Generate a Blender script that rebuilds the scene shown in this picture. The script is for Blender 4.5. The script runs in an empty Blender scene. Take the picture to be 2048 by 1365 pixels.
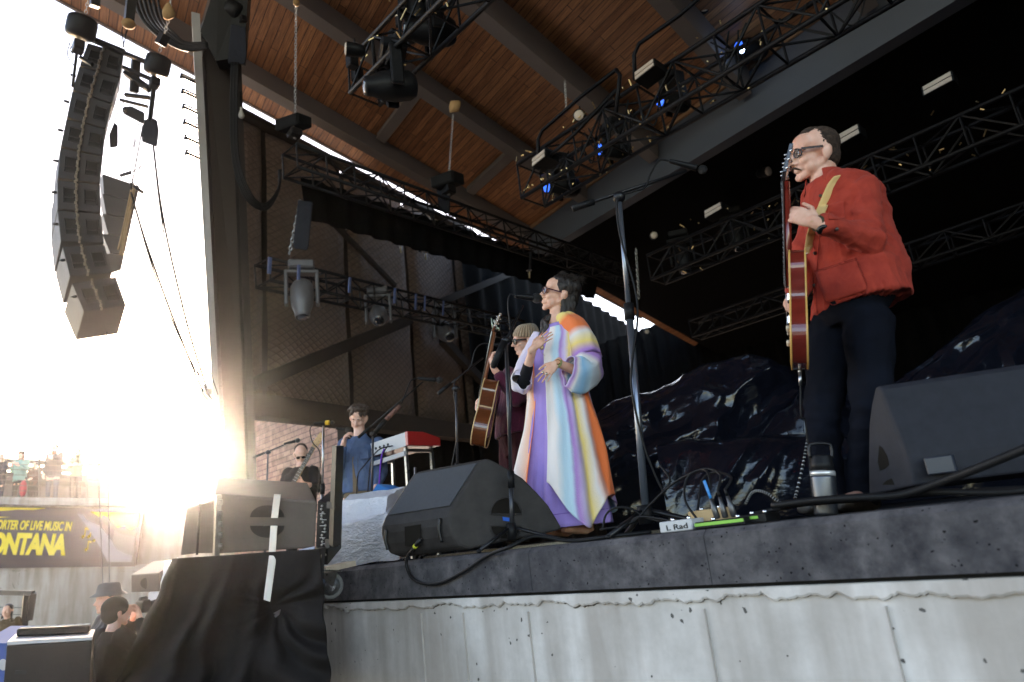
import bpy, bmesh, math, random
import numpy as np
from mathutils import Vector, Matrix, noise
random.seed(7)
SC = bpy.context.scene
COL = SC.collection
V = Vector
R_ = math.radians
# ---------------- camera ----------------
FPX, CX, CY = 1365.0, 1024.0, 682.5
CAM = V((0, 0, 1.63))
pitch, roll = R_(16.44), R_(6.56)
h = V((-math.sin(R_(45)), math.cos(R_(45)), 0))
Fw = (h*math.cos(pitch) + V((0, 0, 1))*math.sin(pitch)).normalized()
R0 = Fw.cross(V((0, 0, 1))).normalized()
U0 = R0.cross(Fw)
Rt = R0*math.cos(roll) - U0*math.sin(roll)
Up = R0*math.sin(roll) + U0*math.cos(roll)
cd = bpy.data.cameras.new('camera')
cam = bpy.data.objects.new('camera', cd); COL.objects.link(cam)
cam.matrix_world = Matrix(((Rt.x, Up.x, -Fw.x, CAM.x), (Rt.y, Up.y, -Fw.y, CAM.y), (Rt.z, Up.z, -Fw.z, CAM.z), (0, 0, 0, 1)))
cd.sensor_width = 36; cd.lens = 36*FPX/2048
cd.dof.use_dof = True; cd.dof.focus_distance = 4.3; cd.dof.aperture_fstop = 2.0
cd.clip_start = .05; cd.clip_end = 2000
SC.camera = cam
# ---------------- light ----------------
def ray(px, py):
    return Fw + Rt*((px-CX)/FPX) - Up*((py-CY)/FPX)
sd = ray(392, 905).normalized()                 # direction towards the sun
sun_el = math.asin(sd.z); sun_az = math.atan2(sd.x, sd.y)
W = bpy.data.worlds.new('World'); SC.world = W; W.use_nodes = True
nt = W.node_tree
sky = nt.nodes.new('ShaderNodeTexSky'); sky.sky_type = 'NISHITA'; sky.sun_disc = False
sky.sun_elevation = sun_el; sky.sun_rotation = sun_az
sky.dust_density = 1.3; sky.air_density = 1.0; sky.ozone_density = 1.5
nt.nodes['Background'].inputs['Strength'].default_value = 0.15
nt.links.new(sky.outputs[0], nt.nodes['Background'].inputs['Color'])
sl = bpy.data.lights.new('sun', 'SUN'); sl.energy = 4.0; sl.angle = R_(.6); sl.color = (1, .84, .66)
so = bpy.data.objects.new('sun', sl); COL.objects.link(so)
so.rotation_euler = sd.to_track_quat('Z', 'Y').to_euler()
SC.view_settings.view_transform = 'Standard'; SC.view_settings.look = 'None'
SC.view_settings.gamma = 1; SC.view_settings.use_curve_mapping = False
SC.view_settings.exposure = 2.85
SC.view_settings.use_white_balance = True; SC.view_settings.white_balance_temperature = 7050; SC.view_settings.white_balance_tint = 20
SC.cycles.use_denoising = True
SC.cycles.max_bounces = 6; SC.cycles.volume_bounces = 0; SC.cycles.transparent_max_bounces = 8
SC.cycles.sample_clamp_indirect = 6
# ---------------- geometry helpers ----------------
def P(px, py, d): return CAM + ray(px, py)*d
def onplane(px, py, p0, n):
    r = ray(px, py); return CAM + r*((p0-CAM).dot(n)/r.dot(n))
def onX(px, py, X): return onplane(px, py, V((X, 0, 0)), V((1, 0, 0)))
def onY(px, py, Y): return onplane(px, py, V((0, Y, 0)), V((0, 1, 0)))
def onZ(px, py, Z): return onplane(px, py, V((0, 0, Z)), V((0, 0, 1)))
def dep(p): return (V(p)-CAM).dot(Fw)
def frame(z, x=None):
    z = V(z).normalized()
    x = V(x) if x is not None else (V((0, 0, 1)) if abs(z.z) < .9 else V((1, 0, 0)))
    x = (x - z*x.dot(z)).normalized()
    return x, z.cross(x), z
class MB:
    def __init__(s): s.v = []; s.f = []; s.mi = []; s.uv = {}; s.m = 0; s.sm = []; s.smooth = False
    def add(s, vs, fs, uvs=None):
        o = len(s.v); s.v += [V(p) for p in vs]
        for k, f in enumerate(fs):
            s.f.append([i+o for i in f]); s.mi.append(s.m); s.sm.append(s.smooth)
            if uvs is not None: s.uv[len(s.f)-1] = [uvs[i] for i in f]
        return s
    def box(s, c, size, X=None, Y=None, Z=None, bev=0, taper=1.0):
        c = V(c); X = V(X or (1, 0, 0)); Y = V(Y or (0, 1, 0)); Z = V(Z or (0, 0, 1))
        a, b, d = size[0]/2, size[1]/2, size[2]/2
        if bev > 0:
            bev = min(bev, a*.9, b*.9, d*.9)
            pts = []; idx = {}
            for sx in (-1, 1):
                for sy in (-1, 1):
                    for sz in (-1, 1):
                        for k, (dx, dy, dz) in enumerate(((a, b-bev, d-bev), (a-bev, b, d-bev), (a-bev, b-bev, d))):
                            idx[(sx, sy, sz, k)] = len(pts)
                            t = taper if sz > 0 else 1
                            pts.append(c + X*sx*dx*t + Y*sy*dy*t + Z*sz*dz)
            fs = []
            I = idx
            for sgn in (-1, 1):
                q = [I[(sgn, -1, -1, 0)], I[(sgn, 1, -1, 0)], I[(sgn, 1, 1, 0)], I[(sgn, -1, 1, 0)]]; fs.append(q if sgn > 0 else q[::-1])
                q = [I[(-1, sgn, -1, 1)], I[(-1, sgn, 1, 1)], I[(1, sgn, 1, 1)], I[(1, sgn, -1, 1)]]; fs.append(q if sgn > 0 else q[::-1])
                q = [I[(-1, -1, sgn, 2)], I[(1, -1, sgn, 2)], I[(1, 1, sgn, 2)], I[(-1, 1, sgn, 2)]]; fs.append(q if sgn > 0 else q[::-1])
            for s1 in (-1, 1):
                for s2 in (-1, 1):
                    fs.append([I[(s1, s2, -1, 0)], I[(s1, s2, 1, 0)], I[(s1, s2, 1, 1)], I[(s1, s2, -1, 1)]])
                    fs.append([I[(s1, -1, s2, 0)], I[(s1, 1, s2, 0)], I[(s1, 1, s2, 2)], I[(s1, -1, s2, 2)]])
                    fs.append([I[(-1, s1, s2, 1)], I[(1, s1, s2, 1)], I[(1, s1, s2, 2)], I[(-1, s1, s2, 2)]])
            for sx in (-1, 1):
                for sy in (-1, 1):
                    for sz in (-1, 1): fs.append([I[(sx, sy, sz, 0)], I[(sx, sy, sz, 1)], I[(sx, sy, sz, 2)]])
            return s.add(pts, fs)
        pts = []
        for sx in (-1, 1):
            for sy in (-1, 1):
                for sz in (-1, 1):
                    t = taper if sz > 0 else 1
                    pts.append(c + X*sx*a*t + Y*sy*b*t + Z*sz*d)
        return s.add(pts, [(0, 1, 3, 2), (4, 6, 7, 5), (0, 4, 5, 1), (2, 3, 7, 6), (0, 2, 6, 4), (1, 5, 7, 3)])
    def bar(s, p0, p1, w, hh, up=None, bev=0):      # rectangular bar
        p0, p1 = V(p0), V(p1); x, y, z = frame(p1-p0, up)
        return s.box((p0+p1)/2, (hh, w, (p1-p0).length), x, y, z, bev)
    def tube(s, pts, r, n=8, cap=True, closed=False, flat=None):
        pts = [V(p) for p in pts]; m = len(pts)
        rs = r if isinstance(r, (list, tuple)) else [r]*m
        vs = []; fs = []; x = None
        for i, p in enumerate(pts):
            t = (pts[min(i+1, m-1)] - pts[max(i-1, 0)])
            if t.length < 1e-9: t = V((0, 0, 1))
            x, y, z = frame(t, x)
            for k in range(n):
                a = 2*math.pi*k/n; vs.append(p + x*math.cos(a)*rs[i] + y*math.sin(a)*rs[i]*(flat or 1))
        for i in range(m-1):
            for k in range(n): fs.append((i*n+k, i*n+(k+1) % n, (i+1)*n+(k+1) % n, (i+1)*n+k))
        if cap: fs.append(tuple(range(n))[::-1]); fs.append(tuple((m-1)*n+k for k in range(n)))
        o = s.smooth; s.smooth = n > 5; s.add(vs, fs); s.smooth = o
        return s
    def lathe(s, p0, axis, prof, n=16, x=None, sx=1, sy=1):   # prof: (dist along axis, radius)
        p0 = V(p0); X, Y, Z = frame(axis, x); vs = []; fs = []
        for (t, r) in prof:
            for k in range(n):
                a = 2*math.pi*k/n; vs.append(p0 + Z*t + X*math.cos(a)*r*sx + Y*math.sin(a)*r*sy)
        for i in range(len(prof)-1):
            for k in range(n): fs.append((i*n+k, i*n+(k+1) % n, (i+1)*n+(k+1) % n, (i+1)*n+k))
        fs.append(tuple(range(n))[::-1]); fs.append(tuple((len(prof)-1)*n+k for k in range(n)))
        o = s.smooth; s.smooth = True; s.add(vs, fs); s.smooth = o
        return s
    def ell(s, c, rx, ry, rz, X=None, Y=None, Z=None, n=16, m=10):
        X = V(X or (1, 0, 0)); Y = V(Y or (0, 1, 0)); Z = V(Z or (0, 0, 1)); c = V(c)
        vs = [c - Z*rz]; fs = []
        for i in range(1, m):
            a = math.pi*i/m
            for k in range(n):
                b = 2*math.pi*k/n; vs.append(c - Z*rz*math.cos(a) + X*rx*math.sin(a)*math.cos(b) + Y*ry*math.sin(a)*math.sin(b))
        vs.append(c + Z*rz); L = len(vs)-1
        for k in range(n): fs.append((0, 1+(k+1) % n, 1+k)); fs.append((L, 1+(m-2)*n+k, 1+(m-2)*n+(k+1) % n))
        for i in range(m-2):
            for k in range(n): fs.append((1+i*n+k, 1+i*n+(k+1) % n, 1+(i+1)*n+(k+1) % n, 1+(i+1)*n+k))
        o = s.smooth; s.smooth = True; s.add(vs, fs); s.smooth = o
        return s
    def cap(s, p0, p1, r0, r1, n=14):               # capsule with tapered radii
        p0, p1 = V(p0), V(p1); L = (p1-p0).length; prof = []
        for i in range(1, 6):
            a = math.pi/2*(1-i/5); prof.append((-r0*math.sin(a), r0*math.cos(a)+1e-5))
        for i in range(0, 5):
            a = math.pi/2*i/5; prof.append((L+r1*math.sin(a), r1*math.cos(a)+1e-5))
        prof[0] = (prof[0][0], max(prof[0][1], r0*.2))
        return s.lathe(p0, p1-p0, prof, n)
    def loft(s, secs, n=24, cap=True, power=2.0):    # secs: (centre, X half vector, Y half vector)
        vs = []; fs = []
        for (c, a, b) in secs:
            c, a, b = V(c), V(a), V(b)
            for k in range(n):
                t = 2*math.pi*k/n; ct, st = math.cos(t), math.sin(t)
                ct = math.copysign(abs(ct)**(2/power), ct); st = math.copysign(abs(st)**(2/power), st)
                vs.append(c + a*ct + b*st)
        m = len(secs)
        for i in range(m-1):
            for k in range(n): fs.append((i*n+k, i*n+(k+1) % n, (i+1)*n+(k+1) % n, (i+1)*n+k))
        if cap: fs.append(tuple(range(n))[::-1]); fs.append(tuple((m-1)*n+k for k in range(n)))
        o = s.smooth; s.smooth = True; s.add(vs, fs); s.smooth = o
        return s
    def prism(s, poly, ext):                        # polygon (3D points) extruded by vector
        n = len(poly); e = V(ext); vs = [V(p) for p in poly] + [V(p)+e for p in poly]
        fs = [tuple(range(n))[::-1], tuple(range(n, 2*n))] + [(k, (k+1) % n, n+(k+1) % n, n+k) for k in range(n)]
        return s.add(vs, fs)
    def grid(s, fn, nu, nv, smooth=True):
        vs = []; uv = []; fs = []
        for j in range(nv+1):
            for i in range(nu+1):
                u, v = i/nu, j/nv; vs.append(fn(u, v)); uv.append((u, v))
        for j in range(nv):
            for i in range(nu):
                a = j*(nu+1)+i; fs.append((a, a+1, a+nu+2, a+nu+1))
        o = s.smooth; s.smooth = smooth; s.add(vs, fs, uv); s.smooth = o
        return s
    def mesh(s, name, origin):
        me = bpy.data.meshes.new(name); o = V(origin)
        me.from_pydata([tuple(v-o) for v in s.v], [], s.f)
        me.polygons.foreach_set('material_index', s.mi); me.polygons.foreach_set('use_smooth', s.sm)
        if s.uv:
            ul = me.uv_layers.new(name='UVMap').data
            for fi, us in s.uv.items():
                for k, li in enumerate(me.polygons[fi].loop_indices): ul[li].uv = us[k]
        me.update(); return me
    def build(s, name, mats, parent=None, origin=None, fix=True, solid=0, bevel=0, sub=0):
        if origin is None: origin = world_loc(parent) if parent else sum(s.v, V())/max(1, len(s.v))
        me = s.mesh(name, origin)
        for m in (mats if isinstance(mats, (list, tuple)) else [mats]): me.materials.append(m)
        if fix:
            bm = bmesh.new(); bm.from_mesh(me); bmesh.ops.recalc_face_normals(bm, faces=bm.faces); bm.to_mesh(me); bm.free()
        ob = bpy.data.objects.new(name, me); COL.objects.link(ob)
        if parent:
            ob.parent = parent; ob.location = V(origin)-world_loc(parent)
        else: ob.location = origin
        if solid: md = ob.modifiers.new('solid', 'SOLIDIFY'); md.thickness = solid; md.offset = 0
        if bevel: md = ob.modifiers.new('bevel', 'BEVEL'); md.width = bevel; md.segments = 2; md.limit_method = 'ANGLE'
        if sub: md = ob.modifiers.new('sub', 'SUBSURF'); md.levels = sub; md.render_levels = sub
        return ob
def world_loc(o):
    l = V(o.location)
    while o.parent: o = o.parent; l = l + o.location
    return l
def thing(name, label, cat, loc, group=None):
    o = bpy.data.objects.new(name, None); COL.objects.link(o); o.location = V(loc); o.empty_display_size = .1
    o['label'] = label; o['category'] = cat
    if group: o['group'] = group
    return o
def tag(o, label, cat, group=None):
    o['label'] = label; o['category'] = cat
    if group: o['group'] = group
    return o
def struct(o, label=None, kind='structure'):
    o['kind'] = kind
    if label: o['label'] = label
    return o
def lerp(a, b, t): return a*(1-t)+b*t
def vl(a, b, t): return V(a)*(1-t)+V(b)*t
def spline(pts, n=8):                               # Catmull-Rom through points
    pts = [V(p) for p in pts]; out = []
    q = [pts[0]*2-pts[1]] + pts + [pts[-1]*2-pts[-2]]
    for i in range(1, len(q)-2):
        for k in range(n):
            t = k/n; a, b, c, d = q[i-1], q[i], q[i+1], q[i+2]
            out.append(.5*((2*b) + (c-a)*t + (2*a-5*b+4*c-d)*t*t + (3*b-a-3*c+d)*t**3))
    out.append(pts[-1]); return out
# ---------------- materials ----------------
MATS = {}
def mat(name, col, rough=.6, metal=0, var=.2, vs=4.0, bump=0, bs=60, spec=.5, var2=None, coat=0, sheen=0, sc=(1, 1, 1), det=6, rv=.1, emis=0, trans=0, bd=.01):
    if name in MATS: return MATS[name]
    m = bpy.data.materials.new(name); m.use_nodes = True; MATS[name] = m
    t = m.node_tree; N = t.nodes; L = t.links; b = N['Principled BSDF']
    b.inputs['Roughness'].default_value = rough; b.inputs['Metallic'].default_value = metal
    b.inputs['Specular IOR Level'].default_value = spec if spec != .5 else (.5 if rough < .45 or metal > .5 else .18)
    if coat: b.inputs['Coat Weight'].default_value = coat; b.inputs['Coat Roughness'].default_value = .1
    if sheen: b.inputs['Sheen Weight'].default_value = sheen
    if trans: b.inputs['Transmission Weight'].default_value = trans
    c = N.new('ShaderNodeTexCoord'); mp = N.new('ShaderNodeMapping'); mp.inputs['Scale'].default_value = sc
    L.new(c.outputs['Object'], mp.inputs[0])
    n = N.new('ShaderNodeTexNoise'); n.inputs['Scale'].default_value = vs; n.inputs['Detail'].default_value = det; n.inputs['Roughness'].default_value = .6
    L.new(mp.outputs[0], n.inputs['Vector'])
    r = N.new('ShaderNodeValToRGB'); r.color_ramp.elements[0].position = .3; r.color_ramp.elements[1].position = .72
    lo = var2 if var2 else tuple(x*(1-var) for x in col)
    r.color_ramp.elements[0].color = (*lo, 1); r.color_ramp.elements[1].color = (*([min(1, x*(1+var)) for x in col] if not var2 else col), 1)
    L.new(n.outputs['Fac'], r.inputs[0]); L.new(r.outputs[0], b.inputs['Base Color'])
    if emis:
        b.inputs['Emission Color'].default_value = (*col, 1); b.inputs['Emission Strength'].default_value = emis
    if rv:
        mr = N.new('ShaderNodeMapRange'); mr.inputs[3].default_value = max(0.02, rough-rv); mr.inputs[4].default_value = min(1, rough+rv)
        L.new(n.outputs['Fac'], mr.inputs[0]); L.new(mr.outputs[0], b.inputs['Roughness'])
    if bump:
        n2 = N.new('ShaderNodeTexNoise'); n2.inputs['Scale'].default_value = bs; n2.inputs['Detail'].default_value = 4
        L.new(mp.outputs[0], n2.inputs['Vector'])
        bp = N.new('ShaderNodeBump'); bp.inputs['Strength'].default_value = bump; bp.inputs['Distance'].default_value = bd
        L.new(n2.outputs['Fac'], bp.inputs['Height']); L.new(bp.outputs[0], b.inputs['Normal'])
    return m
def nodes(m): return m.node_tree.nodes, m.node_tree.links, m.node_tree.nodes['Principled BSDF']
def ramp(N, stops, interp='LINEAR'):
    r = N.new('ShaderNodeValToRGB'); cr = r.color_ramp; cr.interpolation = interp
    cr.elements[0].position = stops[0][0]; cr.elements[0].color = (*stops[0][1], 1)
    cr.elements[1].position = stops[-1][0]; cr.elements[1].color = (*stops[-1][1], 1)
    for p, c in stops[1:-1]:
        e = cr.elements.new(p); e.color = (*c, 1)
    return r
def uvmat(name, stops, rough=.7, wob=.0, bump=.15, bs=120, axis=0, sheen=.2, trans=0, uvs=(1, 1)):
    m = bpy.data.materials.new(name); m.use_nodes = True; N, L, b = nodes(m)
    b.inputs['Roughness'].default_value = rough; b.inputs['Sheen Weight'].default_value = sheen
    c = N.new('ShaderNodeUVMap'); s = N.new('ShaderNodeSeparateXYZ'); L.new(c.outputs[0], s.inputs[0])
    n = N.new('ShaderNodeTexNoise'); n.inputs['Scale'].default_value = 3.0; n.inputs['Detail'].default_value = 5
    L.new(c.outputs[0], n.inputs['Vector'])
    ma = N.new('ShaderNodeMath'); ma.operation = 'MULTIPLY_ADD'; ma.inputs[1].default_value = wob
    sb = N.new('ShaderNodeMath'); sb.operation = 'SUBTRACT'; sb.inputs[1].default_value = .5
    L.new(n.outputs['Fac'], sb.inputs[0]); L.new(sb.outputs[0], ma.inputs[0]); L.new(s.outputs[axis], ma.inputs[2])
    r = ramp(N, stops); L.new(ma.outputs[0], r.inputs[0]); L.new(r.outputs[0], b.inputs['Base Color'])
    if bump:
        tc = N.new('ShaderNodeTexCoord'); n2 = N.new('ShaderNodeTexNoise'); n2.inputs['Scale'].default_value = bs
        L.new(tc.outputs['Object'], n2.inputs['Vector'])
        bp = N.new('ShaderNodeBump'); bp.inputs['Strength'].default_value = bump; bp.inputs['Distance'].default_value = .01
        L.new(n2.outputs['Fac'], bp.inputs['Height']); L.new(bp.outputs[0], b.inputs['Normal'])
    return m
BLK = mat('black_paint', (.009, .009, .010), .45, var=.3, bump=.1)
BLKM = mat('black_metal', (.010, .010, .012), .4, .3, var=.3, vs=20)
RUB = mat('black_rubber', (.009, .009, .010), .5, var=.2, bump=.1, bs=200)
STEEL = mat('steel', (.45, .45, .46), .3, 1, var=.2, vs=30)
DSTEEL = mat('dark_steel', (.12, .12, .125), .4, .8, var=.25, vs=15)
CHROME = mat('chrome', (.75, .75, .77), .12, 1, var=.05)
# ================= SETTING =================
ZS = 1.6; YE = 2.4
def concrete(name, c1, c2, stain=(.2, .19, .17), pits=True, vs=1.4, psc=22, pth=.6):
    m = bpy.data.materials.new(name); m.use_nodes = True; N, L, b = nodes(m)
    b.inputs['Roughness'].default_value = .9; b.inputs['Specular IOR Level'].default_value = .12
    tc = N.new('ShaderNodeTexCoord')
    n = N.new('ShaderNodeTexNoise'); n.inputs['Scale'].default_value = vs; n.inputs['Detail'].default_value = 9; n.inputs['Roughness'].default_value = .68
    L.new(tc.outputs['Object'], n.inputs['Vector'])
    r = ramp(N, [(.32, c2), (.5, tuple((a+q)/2 for a, q in zip(c1, c2))), (.66, c1)]); L.new(n.outputs['Fac'], r.inputs[0])
    mp = N.new('ShaderNodeMapping'); mp.inputs['Scale'].default_value = (3.5, 3.5, .5); L.new(tc.outputs['Object'], mp.inputs[0])
    n3 = N.new('ShaderNodeTexNoise'); n3.inputs['Scale'].default_value = 1.5; n3.inputs['Detail'].default_value = 5; L.new(mp.outputs[0], n3.inputs['Vector'])
    r3 = ramp(N, [(.36, (.65, .65, .65)), (.62, (0, 0, 0))]); L.new(n3.outputs['Fac'], r3.inputs[0])
    mx = N.new('ShaderNodeMixRGB'); L.new(r3.outputs[0], mx.inputs[0]); L.new(r.outputs[0], mx.inputs[1]); mx.inputs[2].default_value = (*stain, 1)
    last = mx.outputs[0]; hsrc = n.outputs['Fac']
    if pits:
        vo = N.new('ShaderNodeTexVoronoi'); vo.inputs['Scale'].default_value = psc; vo.inputs['Randomness'].default_value = 1
        nw = N.new('ShaderNodeTexNoise'); nw.inputs['Scale'].default_value = 30; L.new(tc.outputs['Object'], nw.inputs['Vector'])
        vm = N.new('ShaderNodeVectorMath'); vm.operation = 'MULTIPLY_ADD'; vm.inputs[1].default_value = (.03,)*3
        L.new(nw.outputs['Color'], vm.inputs[0]); L.new(tc.outputs['Object'], vm.inputs[2]); L.new(vm.outputs[0], vo.inputs['Vector'])
        s = N.new('ShaderNodeSeparateXYZ'); L.new(vo.outputs['Color'], s.inputs[0])
        th = N.new('ShaderNodeMapRange'); th.inputs[1].default_value = pth; th.inputs[2].default_value = 1; th.inputs[3].default_value = 0; th.inputs[4].default_value = .2
        L.new(s.outputs[0], th.inputs[0])
        lt = N.new('ShaderNodeMath'); lt.operation = 'LESS_THAN'; L.new(vo.outputs['Distance'], lt.inputs[0]); L.new(th.outputs[0], lt.inputs[1])
        m2 = N.new('ShaderNodeMixRGB'); L.new(lt.outputs[0], m2.inputs[0]); L.new(last, m2.inputs[1]); m2.inputs[2].default_value = (*[q*.25 for q in c2], 1)
        last = m2.outputs[0]
        sub = N.new('ShaderNodeMath'); sub.operation = 'SUBTRACT'; L.new(n.outputs['Fac'], sub.inputs[0]); L.new(lt.outputs[0], sub.inputs[1]); hsrc = sub.outputs[0]
    L.new(last, b.inputs['Base Color'])
    bp = N.new('ShaderNodeBump'); bp.inputs['Strength'].default_value = .35; bp.inputs['Distance'].default_value = .012
    L.new(hsrc, bp.inputs['Height']); L.new(bp.outputs[0], b.inputs['Normal'])
    return m
GROUND = concrete('ground_concrete', (.46, .42, .37), (.34, .31, .27), pits=False)
CURB = concrete('curb_concrete', (.155, .145, .150), (.028, .027, .033), stain=(.045, .044, .05), vs=9, psc=46, pth=.15)
WALLC = concrete('wall_concrete', (.72, .68, .655), (.46, .43, .405), stain=(.30, .255, .22), vs=2.2)
FARC = concrete('far_concrete', (.42, .40, .36), (.28, .26, .22), stain=(.16, .13, .10), vs=.5, pits=False)
g = MB(); g.add([(-400, -400, 0), (400, -400, 0), (400, 400, 0), (-400, 400, 0)], [(0, 1, 2, 3)])
struct(g.build('ground', GROUND, origin=(0, 0, 0)), 'grey concrete ground of the pit in front of the stage')
XL, XR = -5.75, 9.0
d = MB(); d.box(((XL-3+XR+11)/2, (YE+.5+26)/2, ZS-.006-.1), (XR+8-XL+6-(0), 26-YE-.5, .2))
DECK = mat('deck', (.03, .03, .033), .95, var=.4, vs=3, spec=.0, rv=0)
struct(d.build('stage_floor', DECK), 'dark stage floor')
# curb with chamfer, a real formed edge, with a vertical joint every few metres
xj = onY(1412, 1100, YE).x; xj2 = onY(1058, 1120, YE).x
def curb_prof(x, jit=0):
    return [V((x, YE, ZS-.20)), V((x, YE, ZS-.022)), V((x, YE+.028, ZS)), V((x, YE+.55, ZS)), V((x, YE+.55, ZS-.2))]
cuts = [XL, xj2-2.3, xj2, xj, xj+1.55, XR]
root = thing('stage_curb', 'dark pitted concrete curb running along the stage front edge', 'curb', (0, YE+.3, ZS-.2))
for a, b_ in zip(cuts[:-1], cuts[1:]):
    m = MB(); m.prism(curb_prof(a+.0015), (b_-a-.003, 0, 0)); m.build('curb_section', CURB, root)
w = MB()
w.box(((XL+XR)/2, YE+.31, (ZS-.215)/2), (XR-XL, .6, ZS-.215))
root = thing('concrete_wall', 'pale board-marked concrete retaining wall under the stage curb', 'wall', (0, YE+.3, 0))
w.build('wall_face', WALLC, root)
w = MB(); w.box(((XL+XR)/2, YE+.33, ZS-.2075), (XR-XL, .6, .0145)); w.build('shadow_gap', mat('gap', (.012, .012, .012), .9), root)
# ragged lip of mortar and form joints
w = MB(); N_ = 1400
pts = []
for i in range(N_+1):
    x = lerp(XL, XR, i/N_)
    q = noise.noise(V((x*4, 0, 3)))*.04 + noise.noise(V((x*22, 0, 7)))*.018 + noise.noise(V((x*70, 0, 7)))*.008
    pts.append(-.040 + min(.022, q))
vs = []; fs = []
for i in range(N_+1):
    x = lerp(XL, XR, i/N_); zb = ZS-.215+pts[i]
    vs += [V((x, YE-.006, ZS-.217)), V((x, YE-.009, zb+.008)), V((x, YE-.004, zb)), V((x, YE+.02, zb))]
for i in range(N_):
    for k in range(3): a = i*4+k; fs.append((a, a+4, a+5, a+1))
w.add(vs, fs); w.build('mortar_lip', WALLC, root)
w = MB(); vs = []; fs = []
for i in range(N_+1):
    x = lerp(XL, XR, i/N_); zb = ZS-.215+pts[i]; tk = max(0.0004, .005*(.3+noise.noise(V((x*3, 4, 1)))*1.6))
    vs += [V((x, YE+.0085, zb+.002)), V((x, YE+.0085, zb-tk))]
for i in range(N_): fs.append((i*2, i*2+2, i*2+3, i*2+1))
w.add(vs, fs); w.build('mortar_crack', mat('crack_dark', (.10, .085, .07), .95), root)
w = MB()
for px in (845, 930, 1062, 1420, 1790):
    x = onY(px, 1290, YE).x
    w.box((x, YE+.008, (ZS-.27)/2), (.003, .018, ZS-.30))
w.build('form_joint', mat('joint', (.42, .38, .35), .9), root)

m = MB(); m.box((6.5, -14, .002), (27, 32.2, .012)); struct(m.build('bounce_dimmer', mat('bounce_dimmer_dark', (.05, .048, .046), .9, var=.3, vs=2)), 'added dark slab over the pit ground, cutting bounce light to the ceiling')  # unseen dark slab, added to weaken ground bounce on the ceiling
# ---- stage roof: plane from two vanishing directions ----
dB = ray(2480, 1290).normalized(); dXr = -ray(97, 1160).normalized()
nR = dB.cross(dXr).normalized()
if nR.z < 0: nR = -nR
def az(px):
    return math.atan((px-CX)/FPX)
# side wall plane (quilted panels): level direction towards horizon point x=1754
dW = ray(1754, 1004); dW.z = 0; dW.normalize(); nW = V((-dW.y, dW.x, 0))
W0 = P(430, 760, 9.6)
def onW(px, py, off=0): return onplane(px, py, W0 + nW*off, nW)
R0p = onW(700, 316)
def onR(px, py, off=0): return onplane(px, py, R0p + nR*off, nR)
# planks material
def planks():
    m = bpy.data.materials.new('cedar_planks'); m.use_nodes = True; N, L, b = nodes(m)
    b.inputs['Roughness'].default_value = .5
    uv = N.new('ShaderNodeUVMap')
    br = N.new('ShaderNodeTexBrick'); br.inputs['Scale'].default_value = 1; br.inputs['Brick Width'].default_value = 2.6; br.inputs['Row Height'].default_value = .13
    br.inputs['Mortar Size'].default_value = .006; br.inputs['Mortar Smooth'].default_value = .2; br.offset = .37; br.inputs['Bias'].default_value = 0
    br.inputs['Color1'].default_value = (.48, .225, .095, 1); br.inputs['Color2'].default_value = (.28, .118, .048, 1); br.inputs['Mortar'].default_value = (.02, .008, .004, 1)
    L.new(uv.outputs[0], br.inputs['Vector'])
    mp = N.new('ShaderNodeMapping'); mp.inputs['Scale'].default_value = (1.2, 22, 1); L.new(uv.outputs[0], mp.inputs[0])
    n = N.new('ShaderNodeTexNoise'); n.inputs['Scale'].default_value = 2.2; n.inputs['Detail'].default_value = 7; n.inputs['Distortion'].default_value = .6; L.new(mp.outputs[0], n.inputs['Vector'])
    r = ramp(N, [(.3, (.45, .40, .36)), (.7, (1.25, 1.2, 1.15))]); L.new(n.outputs['Fac'], r.inputs[0])
    vo = N.new('ShaderNodeTexVoronoi'); vo.inputs['Scale'].default_value = 1; mp2 = N.new('ShaderNodeMapping'); mp2.inputs['Scale'].default_value = (1.6, 7.7, 1); L.new(uv.outputs[0], mp2.inputs[0]); L.new(mp2.outputs[0], vo.inputs['Vector'])
    kr = ramp(N, [(.03, (.25, .2, .18)), (.07, (1, 1, 1))]); L.new(vo.outputs['Distance'], kr.inputs[0])
    mx = N.new('ShaderNodeMixRGB'); mx.blend_type = 'MULTIPLY'; mx.inputs[0].default_value = 1; L.new(br.outputs['Color'], mx.inputs[1]); L.new(r.outputs[0], mx.inputs[2])
    m3 = N.new('ShaderNodeMixRGB'); m3.blend_type = 'MULTIPLY'; m3.inputs[0].default_value = .8; L.new(mx.outputs[0], m3.inputs[1]); L.new(kr.outputs[0], m3.inputs[2])
    L.new(m3.outputs[0], b.inputs['Base Color'])
    bp = N.new('ShaderNodeBump'); bp.inputs['Strength'].default_value = .6; bp.inputs['Distance'].default_value = .01; bp.invert = True
    L.new(br.outputs['Fac'], bp.inputs['Height']); L.new(bp.outputs[0], b.inputs['Normal'])
    return m
PLANK = planks()
roof = thing('stage_roof', 'cedar plank stage roof with grey steel beams above the performers', 'roof', R0p)
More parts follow.
